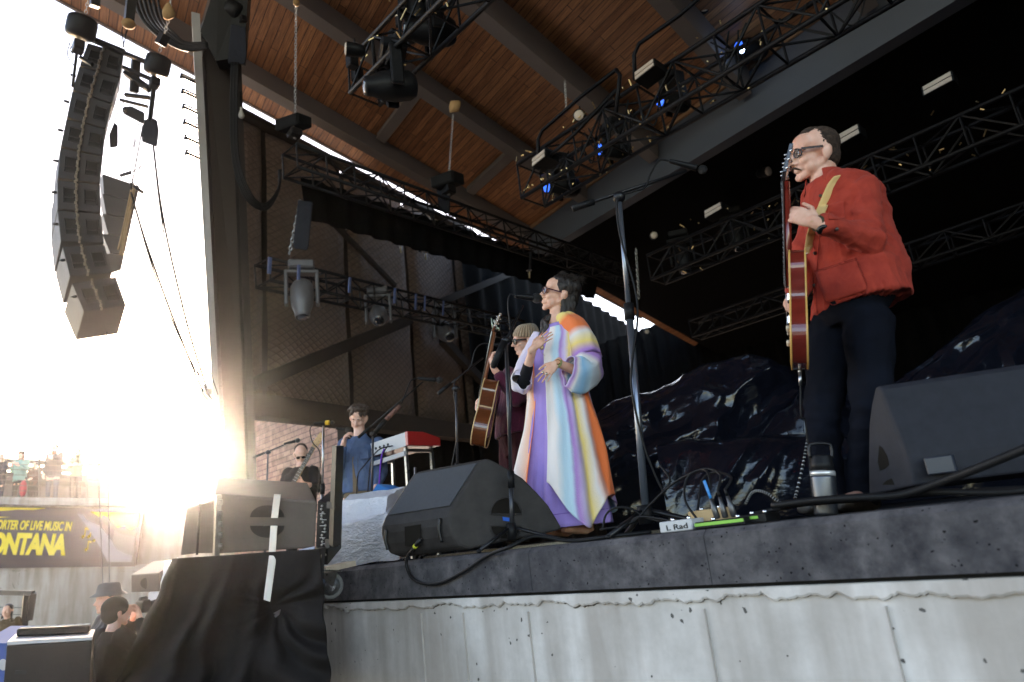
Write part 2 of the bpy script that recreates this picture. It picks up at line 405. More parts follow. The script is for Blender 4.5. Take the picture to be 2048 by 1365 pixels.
# roof polygon corners (in-plane coordinates along dXr, dB)
def rc(p): q = V(p)-R0p; M = Matrix((dXr, dB, nR)).transposed().inverted(); c = M @ q; return c.x, c.y
def rp(a, b_, off=0): return R0p + dXr*a + dB*b_ + nR*off
e0 = rc(onR(202, 3)); e1 = rc(onR(1262, 640)); hd0 = rc(onR(1048, 458)); hd1 = rc(onR(1679, 0))
print('ROOF', e0, e1, hd0, hd1, 'nR', nR, R0p, 'h', rp(*hd0), rp(*hd1))
RX = rp; aB = [rc(onR(600, 198))[0], rc(onR(832, 154))[0]]
def ceil_uv(c): a, b_ = rc(c); return (a+40, b_+40)
m = MB(); A0, A1, B0, B1 = 0.0, 22.0, -14.0, 4.55
def cpanel(m, a0, a1, b0, b1, off=0):
    q = [rp(a0, b0, off), rp(a1, b0, off), rp(a1, b1, off), rp(a0, b1, off)]
    m.add(q, [(0, 1, 2, 3)], [(a0+40, b0+40), (a1+40, b0+40), (a1+40, b1+40), (a0+40, b1+40)])
cpanel(m, A0, A1, B0, B1); cpanel(m, A0, .86, B1, 15)
m.build('plank_ceiling', PLANK, roof, fix=False)
ROOFTOP = mat('roof_top', (.05, .05, .055), .6)
m = MB(); m.prism([rp(A0+.01, B0, .03), rp(A1, B0, .03), rp(A1, 14.99, .03), rp(A0+.01, 14.99, .03)], nR*.3)
m.build('roof_deck', ROOFTOP, roof)
GREYST = mat('beam_grey', (.17, .15, .14), .5, var=.12, vs=1)
sp = aB[1]-aB[0]
beams_a = [aB[0], aB[1], aB[1]+sp*1.0, aB[1]+sp*2, aB[1]+sp*3, aB[1]+sp*4]
print('BEAMS', aB, sp)
for i, a in enumerate(beams_a):
    wd = .21; bd_ = .30 if i < 2 else .48  # beams further right are deepened to shade the ceiling between them
    m = MB(); m.box(rp(a+wd/2, (B0+B1)/2, -.01-bd_/2), (wd, B1-B0-.01, bd_), dXr, dB, nR)
    m.box(rp(a+wd/2, (B0+B1)/2, -bd_-.025), (wd+.03, B1-B0-.02, .026), dXr, dB, nR)
    m.build('beam', GREYST, roof)
for px, py, px2, py2 in ((836, 174, 767, 266), (1024, 300, 942, 376)):
    b1_ = (rc(onR(px, py))[1]+rc(onR(px2, py2))[1])/2
    m = MB(); m.box(rp((aB[0]+aB[1]+.28)/2, b1_, -.07), (sp-.27, .2, .12), dXr, dB, nR); m.build('cross_beam', GREYST, roof)
for k in (-4.2, -7.5):
    m = MB(); m.box(rp((aB[0]+aB[1]+.28)/2, b1_+k-1.5, -.07), (sp-.27, .2, .12), dXr, dB, nR); m.build('cross_beam', GREYST, roof)
m = MB(); m.box(rp((A0+A1)/2-6.5, (B0), -.1), (.01, .01, .01))
# edge trim along the left edge, and the header facing the audience
m = MB(); m.box(rp(A0-.03, (B0+10.3)/2, .14), (.05, 10.3-B0, .34), dXr, dB, nR); m.build('edge_trim', GREYST, roof)
FASC = mat('header_paint', (.085, .095, .115), .55, var=.08, vs=.6)
hx = dXr; hz = V((0, 0, 1)); hy = hx.cross(hz).normalized()*-1
hd_h = .72
m = MB()
q0 = rp(.84, B1); q1 = rp(A1, B1)
m.prism([q0+V((0, 0, .05)), q1+V((0, 0, .05)), q1-V((0, 0, hd_h*2.0)), q0-V((0, 0, hd_h))], hy*.25)
m.build('header', FASC, roof)
m = MB(); m.bar(q0+V((0, 0, -.02))-hy*.03, q1+V((0, 0, -.02))-hy*.03, .05, .07); m.build('header_trim', mat('warm_trim', (.30, .18, .10), .5), roof)
# black upstage box (stage house) of drapes
DRAPE = mat('black_drape', (.004, .004, .0043), .95, var=.3, vs=2, spec=.05)
root = thing('stage_house', 'black inner stage house closing off the back of the stage', 'stage house', (2, 14, ZS))
c0 = rp(.84, B1+.3); c1 = rp(A1, B1+.3); zb = c0.z-hd_h+.02
def flat(p, z): return V((p.x, p.y, z))
m = MB(); m.prism([rp(.84, B1+.28, -.45), rp(A1, B1+.28, -.45), rp(A1, B1+16, -.45), rp(.84, B1+16, -.45)], nR*.2); m.build('inner_ceiling', DRAPE, root)
sgn = 1 if nW.dot(CAM-W0) > 0 else -1
m = MB()
zb2 = rp(3, B1+9).z
def drape(m, p0, p1, z0, z1, amp=.08, wl=.5, nrm=None):
    L_ = (p1-p0).length; n = int(L_/wl*6); d_ = (p1-p0).normalized(); nn = V((-d_.y, d_.x, 0))
    m.grid(lambda u, v: p0 + d_*(L_*u) + nn*(amp*math.sin(u*L_/wl*6.283)+.06*noise.noise(V((u*L_*1.3, v, 0)))) + V((0, 0, lerp(z0-.05, z1, v))), n, 3)
bx0 = onW(1180, 700, -sgn*.3); bx0.z = 0
drape(m, flat(bx0, 0), V((16, bx0.y+1.5, 0)), ZS, zb2+1.2); m.build('back_drape', DRAPE, root, fix=False)
m = MB(); drape(m, V((4.9, 3.2, 0)), V((7.5, 17, 0)), ZS, 8.9); m.build('side_drape', DRAPE, root, fix=False)
# ---- side wall with quilted acoustic panels ----
def quiltm():
    m = bpy.data.materials.new('quilted_fabric'); m.use_nodes = True; N, L, b = nodes(m)
    b.inputs['Roughness'].default_value = .7
    uv = N.new('ShaderNodeUVMap'); s = N.new('ShaderNodeSeparateXYZ'); L.new(uv.outputs[0], s.inputs[0])
    def m_(op, a, b2=None, v=None):
        q = N.new('ShaderNodeMath'); q.operation = op
        if hasattr(a, 'links'): L.new(a, q.inputs[0])
        else: q.inputs[0].default_value = a
        if b2 is not None:
            if hasattr(b2, 'links'): L.new(b2, q.inputs[1])
            else: q.inputs[1].default_value = b2
        return q.outputs[0]
    nz = N.new('ShaderNodeTexNoise'); nz.inputs['Scale'].default_value = 1.7; L.new(uv.outputs[0], nz.inputs['Vector'])
    wob = m_('MULTIPLY', nz.outputs['Fac'], 1.1)
    a = m_('ADD', s.outputs[0], s.outputs[1]); c = m_('SUBTRACT', s.outputs[0], s.outputs[1])
    k = 1/.19*math.pi
    s1 = m_('ABSOLUTE', m_('SINE', m_('ADD', m_('MULTIPLY', a, k), wob))); s2 = m_('ABSOLUTE', m_('SINE', m_('ADD', m_('MULTIPLY', c, k), wob)))
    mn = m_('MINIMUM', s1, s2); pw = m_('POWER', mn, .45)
    n2 = N.new('ShaderNodeTexNoise'); n2.inputs['Scale'].default_value = 9; n2.inputs['Detail'].default_value = 5; L.new(uv.outputs[0], n2.inputs['Vector'])
    hh = m_('ADD', pw, m_('MULTIPLY', n2.outputs['Fac'], .8))
    bp = N.new('ShaderNodeBump'); bp.inputs['Strength'].default_value = .7; bp.inputs['Distance'].default_value = .02; L.new(hh, bp.inputs['Height']); L.new(bp.outputs[0], b.inputs['Normal'])
    n3 = N.new('ShaderNodeTexNoise'); n3.inputs['Scale'].default_value = .8; n3.inputs['Detail'].default_value = 6; L.new(uv.outputs[0], n3.inputs['Vector'])
    r = ramp(N, [(.3, (.11, .078, .060)), (.7, (.17, .122, .098))]); L.new(n3.outputs['Fac'], r.inputs[0])
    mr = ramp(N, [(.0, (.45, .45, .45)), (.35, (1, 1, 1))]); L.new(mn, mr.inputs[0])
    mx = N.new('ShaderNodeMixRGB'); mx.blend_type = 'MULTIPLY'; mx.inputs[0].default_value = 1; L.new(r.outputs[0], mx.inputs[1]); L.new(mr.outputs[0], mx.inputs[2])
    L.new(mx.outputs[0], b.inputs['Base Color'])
    return m
QUILT = quiltm()
def wc(p): q = V(p)-W0; return q.dot(dW), q.z
def wp(s, z, off=0): return W0 + dW*s + V((0, 0, z)) + nW*off
sgn = 1 if nW.dot(CAM-W0) > 0 else -1
seams = [wc(onW(x, 650))[0] for x in (470, 537, 688, 808, 923, 1030)]
print('SEAMS', seams)
st = (seams[4]-seams[1])/3
seams = seams[:1] + [seams[1]+st*i for i in range(0, 13)]
t0, t1 = wc(onW(470, 182)), wc(onW(800, 378)); b0, b1 = wc(onW(530, 797)), wc(onW(925, 853))
def ztop(s): return lerp(t0[1], t1[1], (s-t0[0])/(t1[0]-t0[0])) - lerp(.40, .08, max(0, min(1, s/8)))
def zbot(s): return lerp(b0[1], b1[1], (s-b0[0])/(b1[0]-b0[0]))
wall = thing('acoustic_wall', 'brown quilted acoustic side wall with dark steel bracing', 'wall', wp(3, zbot(3)))
DARKST = mat('bronze_steel', (.030, .024, .021), .85, 0, var=.15, vs=2)
m = MB(); sE = seams[-1]+.1
m.prism([wp(seams[0]-.2, zbot(seams[0]), -sgn*.12), wp(sE, zbot(sE), -sgn*.12), wp(sE, ztop(sE), -sgn*.12), wp(seams[0]-.2, ztop(seams[0]), -sgn*.12)], nW*(-sgn*.1)); m.build('backing', DARKST, wall)
for k, (s0, s1) in enumerate(zip(seams[:-1], seams[1:])):
    g_ = .05
    for (za, zb_) in ((0, 1),):
        def f(u, v, s0=s0, s1=s1, za=za, zb_=zb_):
            s = lerp(s0+g_, s1-g_, u); z = lerp(zbot(s), ztop(s), lerp(za, zb_, v))
            e = min(u*(s1-s0), (1-u)*(s1-s0), .25)/.25; e2 = min(1, min(v, 1-v)*12)
            return wp(s, z, sgn*(-.08 + .10*math.sin(e*math.pi/2)*math.sin(e2*math.pi/2)+.025*noise.noise(V((s*1.5, z*1.5, k)))))
        m = MB(); m.grid(f, 14, 40)
        for fi, us in m.uv.items(): m.uv[fi] = [(lerp(s0, s1, a), lerp(za, zb_, b_)*7.3) for a, b_ in us]
        m.build('quilted_panel', QUILT, wall, fix=False)
def wbeam(px, py, qx, qy, w_, off=.12, nm='brace'):
    m = MB(); m.bar(onW(px, py, sgn*off), onW(qx, qy, sgn*off), w_, w_*.8, nW); m.build(nm, DARKST, wall)
wbeam(672, 452, 790, 572, .09); wbeam(505, 770, 818, 640, .2, .2); wbeam(880, 605, 1160, 490, .16, .2); wbeam(885, 680, 1010, 812, .2, .2)
m = MB(); m.bar(wp(.15, zbot(.15)-.16, sgn*.05), wp(sE, zbot(sE)-.16, sgn*.05), .3, .34, V((0, 0, 1))); m.build('bottom_beam', DARKST, wall)
m = MB(); m.bar(wp(-.3, ztop(-.3)+.0, 0), wp(8, ztop(8)+.0, 0), .2, .10, V((0, 0, 1))); m.build('top_rail', DARKST, wall)
# pillar under the wall
root = thing('steel_pillar', 'dark steel pillar carrying the acoustic wall beside the brick wall', 'pillar', onW(693, 1060))
pt = onW(692, 838); pb = V((pt.x, pt.y, ZS-.02)); m = MB(); m.box((pt+pb)/2, (.22, .22, pt.z-pb.z), dW, nW); m.build('post', DARKST, root)
pl = MB(); pl.box(pb+V((0, 0, .04)), (.4, .4, .04), dW, nW); pl.build('base_plate', DARKST, root)
# black masking beyond the pillar
m = MB(); drape(m, flat(onW(700, 950, -sgn*.5), 0), flat(onW(1170, 950, -sgn*.5), 0), ZS, zb, .06, .45)
a_, b_ = onW(940, 700, sgn*.2), onW(1330, 700, sgn*.2)
m2 = MB(); m2.grid(lambda u, v: V((lerp(a_.x, b_.x, u), lerp(a_.y, b_.y, u), lerp(ZS-.05, ztop((lerp(a_.x, b_.x, u)-W0.x)*dW.x+(lerp(a_.y, b_.y, u)-W0.y)*dW.y)-.12+W0.z, v)))+nW*.06*math.sin(u*130), 260, 3)
tag(m2.build('wall_shade_sheet', DRAPE, fix=False), 'added black sheet standing in for shade on the upstage end of the acoustic wall', 'drape')  # dark sheet added in place of shade on the far panels
tag(m.build('masking_drape', DRAPE, fix=False), 'black masking drape hanging backstage right of the pillar', 'drape')
# corner column with brackets
col = thing('corner_column', 'tall tilted grey steel corner column at the edge of the roof', 'column', P(440, 1010, 9.3))
COLG = mat('column_grey', (.065, .052, .045), .5, var=.1, vs=1.5); COLL = mat('column_lit_grey', (.40, .39, .38), .5, var=.06)  # light on the flange strip is put into its paler grey
def quad(m, p, thick):
    n_ = (V(p[1])-V(p[0])).cross(V(p[2])-V(p[0])).normalized(); m.prism(p, n_*thick)
dC = 9.25
m = MB(); quad(m, [P(396, 62, dC), P(462, 40, dC+.25), P(498, 1030, dC+.3), P(446, 1030, dC)], -.35); m.build('web', COLG, col)
m = MB(); quad(m, [P(384, 58, dC-.1), P(400, 62, dC-.06), P(449, 1030, dC-.06), P(438, 1030, dC-.1)], -.5); m.build('flange', COLL, col)
m = MB(); quad(m, [P(452, 120, dC+.15), P(466, 118, dC+.2), P(500, 1030, dC+.25), P(486, 1030, dC+.2)], -.5); m.build('inner_flange', DARKST, col)
m = MB(); quad(m, [P(410, 84, dC-.2), P(446, -30, dC-.2), P(505, -30, dC-.1), P(492, 132, dC-.1), P(440, 140, dC-.15)], -.4); m.build('cap_beam', BLK, col)
m = MB(); m.bar(P(410, 84, dC-.28), P(452, -40, dC-.28), .05, .08); m.bar(P(410, 84, dC-.28), P(398, 130, dC-.2), .02, .03); m.build('cap_edge', COLL, col)
for i in range(6):
    y0 = 148+i*30.6; x0 = 363+i*2.0
    m = MB(); a0, a1 = P(x0, y0, dC-.6), P(x0+34+i*.3, y0+16, dC-.15); a2 = P(x0+100, y0+48, dC+.1)
    off = P(x0, y0+7, dC-.6)-a0
    m.bar(a0, a1, .02, .02); m.bar(a0+off*1.0, a1+off, .05, .04); m.bar(a0, a0+off*1.1, .025, .025)
    m.bar(a1, a2, .012, .012); m.bar(a1+off, a2+off, .03, .03)
    m.build('bracket', BLKM, col)
# ---- brick wall and gable beyond the opening ----
def brickm():
    m = bpy.data.materials.new('brick'); m.use_nodes = True; N, L, b = nodes(m); b.inputs['Roughness'].default_value = .9
    uv = N.new('ShaderNodeUVMap'); br = N.new('ShaderNodeTexBrick'); br.inputs['Scale'].default_value = 1
    br.inputs['Brick Width'].default_value = .34; br.inputs['Row Height'].default_value = .115; br.inputs['Mortar Size'].default_value = .010
    br.inputs['Color1'].default_value = (.42, .25, .19, 1); br.inputs['Color2'].default_value = (.30, .17, .13, 1); br.inputs['Mortar'].default_value = (.16, .10, .08, 1)
    L.new(uv.outputs[0], br.inputs['Vector']); n = N.new('ShaderNodeTexNoise'); n.inputs['Scale'].default_value = 6; n.inputs['Detail'].default_value = 6; L.new(uv.outputs[0], n.inputs['Vector'])
    r = ramp(N, [(.3, (.7, .7, .7)), (.7, (1.25, 1.25, 1.25))]); L.new(n.outputs['Fac'], r.inputs[0])
    mx = N.new('ShaderNodeMixRGB'); mx.blend_type = 'MULTIPLY'; mx.inputs[0].default_value = 1; L.new(br.outputs['Color'], mx.inputs[1]); L.new(r.outputs[0], mx.inputs[2]); L.new(mx.outputs[0], b.inputs['Base Color'])
    bp = N.new('ShaderNodeBump'); bp.invert = True; bp.inputs['Distance'].default_value = .02; L.new(br.outputs['Fac'], bp.inputs['Height']); L.new(bp.outputs[0], b.inputs['Normal'])
    return m
BRICK = brickm()
p0 = P(600, 900, 14); yb = p0.y
xa, xb = onY(470, 900, yb).x, onY(697, 900, yb).x
m = MB(); zt = onY(560, 790, yb).z-.1
m.add([(xa, yb, 0), (xb, yb, 0), (xb, yb, zt), (xa, yb, zt), (xa, yb+.4, 0), (xb, yb+.4, 0), (xb, yb+.4, zt), (xa, yb+.4, zt)],
      [(0, 1, 2, 3), (5, 4, 7, 6), (3, 2, 6, 7), (4, 0, 3, 7), (1, 5, 6, 2)], [(0, 0), (xb-xa, 0), (xb-xa, zt), (0, zt)]*2)
tag(m.build('brick_wall', BRICK, fix=False), 'pale red brick wall outside beyond the bass player', 'wall')
m = MB(); m.prism([P(425, 786, 17), P(478, 800, 16), P(478, 1160, 16), P(425, 1160, 17)], (0, 1.5, 0)); m.prism([P(350, 862, 18.5), P(428, 782, 17), P(432, 850, 17), P(400, 856, 17.6)], (0, 1.0, 0))
gb = thing('gabled_building', 'beige gabled building end beyond the corner column in the glare', 'building', P(420, 1150, 17))
m.build('wall', mat('stucco', (.42, .36, .28), .8), gb)
m = MB(); m.bar(P(338, 866, 18.9), P(430, 772, 16.9), .35, .15); m.build('roof_edge', mat('tin', (.5, .5, .5), .4), gb)
# ---- far balcony, wall, banner ----
def B(px, py, dd=0): return onplane(px, py, CAM+h*(20+px*.004+dd), h)
bw = thing('balcony', 'concrete balcony wall across the pit with cable railing', 'balcony', B(200, 1290))
bk = h.copy()
def bquad(pts, th, dd=0): m = MB(); m.prism([B(x, y, dd) for x, y in pts], bk*th); return m
bquad([(-220, 1135), (470, 1128), (470, 1300), (-220, 1300)], .5).build('lower_wall', FARC, bw)
bquad([(-220, 1006), (300, 1013), (470, 1016), (470, 1128.5), (-220, 1135)], .3, .25).build('upper_wall', FARC, bw)
bquad([(-220, 990), (300, 999), (470, 1002), (470, 1016), (-220, 1006)], 6, -.2).build('slab', FARC, bw)
RAIL = mat('rail_steel', (.06, .055, .05), .4, .5)
def cable(m, x0, y0, x1, y1, r, dd=-.1): m.tube([B(x0, y0, dd), B(x1, y1, dd)], r, 5)
m = MB(); cable(m, -220, 876, 290, 919, .02); m.build('top_rail', RAIL, bw)
for i in range(8):
    m = MB(); y = 915+i*11; cable(m, -220, y-4, 300, y+12-i, .007); m.build('cable', RAIL, bw)
for x in (-120, -20, 78, 172, 262):
    m = MB(); m.bar(B(x, 893+x*.085, -.08), B(x+2, 1000, -.08), .05, .05); m.build('post', RAIL, bw)
# bleachers behind people
bl = thing('bleachers', 'dark tiered bleachers behind the balcony people', 'bleachers', B(100, 985, 4))
for i in range(4):
    bquad([(-200, 955-i*16), (290-i*30, 968-i*14), (290-i*30, 976-i*14), (-200, 963-i*16)], .5, 3+i).build('bench', mat('bleacher', (.05, .045, .04), .6), bl)
bquad([(-200, 935), (290, 955), (290, 1000), (-200, 995)], .2, 7.5).build('riser', mat('riser', (.10, .09, .085), .7), bl)
# banner
ban = thing('banner', 'dark banner with yellow lettering, notes and mountains on the balcony wall', 'banner', B(100, 1130))
BN = lambda n, c: mat(n, c, .6, var=.05)
bquad([(-200, 1010), (287, 1018), (270, 1133), (-200, 1140)], .08, -.08).build('banner_frame', BN('ban_frame', (.03, .025, .03)), ban)
def bf(pts, col, nm, dd): bquad(pts, .012, dd).build(nm, BN('ban_'+nm, col), ban)
bf([(-190, 1016), (279, 1024), (264, 1126), (-190, 1132)], (.038, .030, .034), 'ground_color', -.10)
bf([(158, 1023), (278, 1025), (264, 1125), (215, 1125), (185, 1080), (172, 1050)], (.13, .13, .13), 'grey_mountain', -.115)
bf([(180, 1024), (278, 1026), (275, 1054), (262, 1060), (248, 1052), (232, 1057), (212, 1036), (203, 1038), (194, 1032)], (.62, .50, .03), 'yellow_sky', -.13)
bf([(200, 1040), (206, 1031), (216, 1035), (235, 1056), (250, 1053), (262, 1061), (275, 1055), (272, 1075), (240, 1068), (220, 1055)], (.055, .075, .055), 'green_ridge', -.145)
bf([(154, 1028), (166, 1030), (172, 1040), (200, 1052), (222, 1080), (232, 1098), (250, 1108), (264, 1112), (262, 1124), (215, 1124), (200, 1095), (175, 1055)], (.20, .20, .24), 'pale_mountain', -.16)
bf([(-190, 1010), (92, 1017), (60, 1021), (-190, 1026)], (.62, .50, .03), 'yellow_ray', -.13)
bf([(-190, 1030), (88, 1036), (60, 1044), (40, 1039), (20, 1045), (-190, 1040)], (.62, .50, .03), 'lower_ray', -.13)
YEL = BN('ban_letters', (.70, .56, .03))
def text3d(txt, p_l, p_r, hpx_m, mt, name, parent, th=.012, bold=.02, shear=0, nrm=None, spacing=1.0, up=None):
    cu = bpy.data.curves.new(name, 'FONT'); cu.body = txt; cu.size = 1; cu.extrude = .01; cu.offset = bold; cu.shear = shear; cu.space_character = spacing
    o = bpy.data.objects.new(name, cu); COL.objects.link(o)
    dg = bpy.context.evaluated_depsgraph_get(); me = bpy.data.meshes.new_from_object(o.evaluated_get(dg)); bpy.data.objects.remove(o)
    xs = [v.co.x for v in me.vertices]; ys = [v.co.y for v in me.vertices]
    x0, x1, y0, y1 = min(xs), max(xs), min(ys), max(ys)
    X = V(p_r)-V(p_l); L_ = X.length; X.normalize(); Yv = V(up or (0, 0, 1)); Yv = (Yv-X*Yv.dot(X)).normalized(); Z = X.cross(Yv)
    org = world_loc(parent)
    for v in me.vertices:
        c = v.co; v.co = V(p_l)-org + X*((c.x-x0)/(x1-x0)*L_) + Yv*((c.y-y0)/(y1-y0)*hpx_m) + Z*(c.z/.01*th)
    me.materials.clear(); me.materials.append(mt)
    ob = bpy.data.objects.new(name, me); COL.objects.link(ob); ob.parent = parent
    return ob
text3d('PORTER OF LIVE MUSIC IN', B(-14, 1059, -.14), B(141, 1063, -.14), .27, YEL, 'slogan_lettering', ban, bold=.03)
text3d('ONTANA', B(-26, 1110, -.14), B(130, 1112, -.14), .62, YEL, 'state_lettering', ban, bold=.05, spacing=.9)
m = MB()
for (x, y) in ((166, 1074), (172, 1100)):
    m.ell(B(x, y, -.14), .055, .03, .045); m.bar(B(x+3, y, -.14), B(x+5, y-18, -.14), .02, .03)
m.ell(B(177, 1074, -.14), .055, .03, .045); m.bar(B(180, 1074, -.14), B(182, 1058, -.14), .02, .03); m.bar(B(171, 1057, -.14), B(182, 1059, -.14), .03, .06)
m.bar(B(177, 1083, -.14), B(183, 1085, -.14), .02, .05); m.ell(B(188, 1082, -.14), .05, .03, .04); m.bar(B(191, 1082, -.14), B(192, 1066, -.14), .02, .03); m.bar(B(192, 1066, -.14), B(197, 1069, -.14), .02, .04)
m.build('music_notes', BN('ban_notes', (.62, .42, .04)), ban)
# bare vine on the lower wall
vine = thing('bare_vine', 'leafless brown vine climbing the concrete wall under the banner', 'vine', B(80, 1290, -.05))
random.seed(3)
def twig(m, x, y, ang, ln, r, dep_):
    pts = [B(x, y, -.06)]
    for i in range(6):
        ang += random.uniform(-.3, .3); x += math.cos(ang)*ln/6; y -= math.sin(ang)*ln/6
        if y < 1142: y = 1142; ang = 0
        pts.append(B(x, y, -.06-.02*random.random()))
        if dep_ > 0 and random.random() < .5: twig(m, x, y, ang+random.choice((-.8, .8)), ln*.6, r*.6, dep_-1)
    m.tube(pts, [r*(1-.5*i/6) for i in range(7)], 5)
for k, (x, a) in enumerate(((60, 2.2), (75, 1.0), (120, 1.9), (170, .9), (215, 2.4), (30, 1.3))):
    m = MB(); twig(m, x, 1285, math.pi/2, 50, .022, 1); twig(m, x, 1240, a, 110, .018, 3); m.build('branch', mat('bark', (.10, .07, .05), .9), vine)
# ================= RIGGING =================
CAB = mat('cabinet_paint', (.020, .019, .020), .55, var=.15, bump=.15, bs=150)
CABG = mat('cabinet_grille', (.004, .004, .004), .9, bump=.3, bs=300)
GOLDL = mat('worn_steel', (.35, .30, .24), .35, .9, var=.3, vs=30)
def hexa(m, near, dn, vec, df):
    a = [P(x, y, dn) for x, y in near]; b = [P(x+vec[0], y+vec[1], df) for x, y in near]
    m.add(a+b, [(0, 1, 2, 3), (7, 6, 5, 4), (0, 4, 5, 1), (1, 5, 6, 2), (2, 6, 7, 3), (3, 7, 4, 0)])
def px2m(px, d): return px*d/FPX
lefts = [(176, 85), (159, 132), (145, 181), (133, 237), (121, 295), (115, 359), (115, 420), (122, 486), (140, 554)]
rights = [(248, 106), (240, 156), (224, 208), (212, 258), (206, 313), (200, 368), (202, 427), (208, 488), (225, 547)]
words_ = ['topmost', 'second from the top', 'third from the top', 'fourth from the top', 'middle', 'fourth from the bottom', 'third from the bottom', 'second from the bottom', 'lowest, most tilted']
for i in range(9):
    g_ = 1.0
    if i < 8:
        tl, tr, bl, br = V((*lefts[i], 0)), V((*rights[i], 0)), V((*lefts[i+1], 0)), V((*rights[i+1], 0))
        s = .985; tl, tr = tl+(bl-tl)*.02, tr+(br-tr)*.02; bl, br = tl+(bl-tl)*.95, tr+(br-tr)*.97
    if i == 7: tl, tr, bl, br = V((125, 494, 0)), V((209, 490, 0)), V((140, 553, 0)), V((225, 546, 0))
    if i == 8: tl, tr, bl, br = V((144, 567, 0)), V((232, 554, 0)), V((168, 624, 0)), V((252, 611, 0))
    vec = (lerp(-3, -16, i/8), lerp(34, 57, i/8))
    dn, df = 8.0, 8.0+lerp(.35, .62, i/8)
    if i in (5, 6): vec = (-13, 62)
    cab = thing('line_array_speaker', 'black hanging line array cabinet, %s of the curved hang' % words_[i], 'speaker', P(*(((tl+br)/2).xy), dn), 'cabinets of the main line array')
    m = MB(); hexa(m, [tl.xy, tr.xy, br.xy, bl.xy], dn, vec, df); m.build('body', CAB, cab, bevel=.008)
    def q(u, v, dd=0): p = tl.lerp(tr, u).lerp(bl.lerp(br, u), v); return P(p.x, p.y, dn+dd)
    for u0 in (.17, .66):
        fr = MB(); u1 = u0+.24; v0, v1 = .27, .72
        nn = (q(0, 0)-q(1, 0)).cross(q(0, 1)-q(0, 0)).normalized()
        if nn.dot(CAM-q(0, 0)) < 0: nn = -nn
        fr.prism([q(u0, v0), q(u1, v0), q(u1, v1), q(u0, v1)], nn*.004); h_ = fr.build('handle_recess', CABG, cab)
        fr = MB()
        for (a, b_) in (((u0-.02, v0-.04), (u1+.02, v0-.04)), ((u0-.02, v1+.04), (u1+.02, v1+.04)), ((u0-.02, v0-.04), (u0-.02, v1+.04)), ((u1+.02, v0-.04), (u1+.02, v1+.04))):
            fr.bar(q(*a)+nn*.004, q(*b_)+nn*.004, .012, .012)
        fr.bar(q(u0, (v0+v1)/2+.08)+nn*.012, q(u1, (v0+v1)/2+.08)+nn*.012, .012, .012)
        fr.build('handle_frame', CAB, cab)
    m = MB(); pr = None
    for k in range(9):
        v = k/8; p = q(.46+.02*math.sin(k*2+i), v)+nn*.02
        m.box(p, (.03, .02, .035) if k % 2 else (.018, .02, .03)); pr = p
    m.tube([q(.46, 0)+nn*.02, q(.46, 1)+nn*.02], .007, 5); m.build('rigging_strap', GOLDL, cab)
    m = MB(); p = q(-.03, .45); m.tube([p, p+(q(0, .5)-q(1, .5)).normalized()*.05], .018, 8); m.build('side_pin', BLKM, cab)
def bars(name, lab, cat, specs, d, mt, group=None, part='member', dd=.04):
    cx = sum(s[0]+s[2] for s in specs)/len(specs)/2; cy = max(max(s[1], s[3]) for s in specs)
    t = thing(name, lab, cat, P(cx, cy, d), group)
    for s in specs:
        m = MB(); w_ = px2m(s[4], d); z = s[5] if len(s) > 5 else 0
        m.bar(P(s[0], s[1], d+z), P(s[2], s[3], d+z+(s[6] if len(s) > 6 else 0)), w_, w_*.8, None, w_*.08); m.build(part, mt, t)
    return t
bars('bumper_frame', 'black steel bumper frame holding the top of the main line array', 'rigging frame',
     [(158, 70, 145, 175, 5, -.1), (160, 115, 185, 130, 8, -.1), (182, 78, 250, 106, 12, .02), (246, 106, 330, 140, 9), (246, 135, 312, 163, 8), (250, 145, 300, 180, 14, .1), (250, 190, 300, 196, 8, .1), (240, 200, 296, 214, 6, .1), (312, 140, 300, 240, 8), (330, 140, 308, 163, 6), (272, 120, 268, 185, 16, .15)], 7.95, BLKM)
def hoist(px, py, d, r, tilt, lab, grp='electric chain hoists'):
    t = thing('chain_hoist', lab, 'chain hoist', P(px, py+px2m(0, d), d), grp)
    m = MB(); ax = (P(px+tilt[0], py+tilt[1], d)-P(px, py, d)); L_ = ax.length; A = ax.normalized()
    p0 = P(px, py, d)-A*L_/2
    m.lathe(p0, A, [(0, r*.6), (.02, r*.92), (.06, r), (L_-.06, r), (L_-.02, r*.95), (L_, r*.8)], 20); m.build('motor_body', BLK, t)
    m = MB(); m.lathe(p0+A*L_, A, [(0, r*.62), (.006, r*.6)], 16); m.build('label_plate', mat('hoist_label', (.22, .10, .08), .5), t)
    m = MB(); m.box(p0-A*.02+V((0, 0, -r*.6)), (r*.9, r*.7, r*.8), bev=.01); m.build('chain_guide', BLKM, t)
    return t
def chain(pts, d, lab, r=.014, name='hoist_chain', grp='hoist chains', mt=None):
    Q = [P(x, y, d) for x, y in pts] if not isinstance(pts[0], Vector) else pts
    m = MB(); L_ = 0
    for a, b_ in zip(Q[:-1], Q[1:]):
        D = (b_-a); n = max(2, int(D.length/(r*2.6))); dn_ = D.normalized(); x, y, z = frame(D)
        for k in range(n):
            c = a+D*(k/n); w_ = x if k % 2 else y; h2 = r*1.9
            lp = [c+w_*r*math.cos(t_)+dn_*h2*math.sin(t_) for t_ in [j*math.pi/4 for j in range(9)]]
            m.tube(lp, r*.28, 4, cap=False)
    ob = m.build(name, mt or STEEL, fix=False); tag(ob, lab, 'chain', grp); return ob
hoist(163, 56, 7.8, .155, (9, -42), 'round black chain hoist above the main line array, leftmost')
hoist(315, 132, 7.8, .135, (9, -38), 'round black chain hoist right of the main line array')
chain([(172, 24), (180, -25)], 7.8, 'steel chain rising from the leftmost hoist'); chain([(320, 100), (340, 30), (342, -20)], 7.8, 'steel chain rising from the hoist right of the main array', .016)
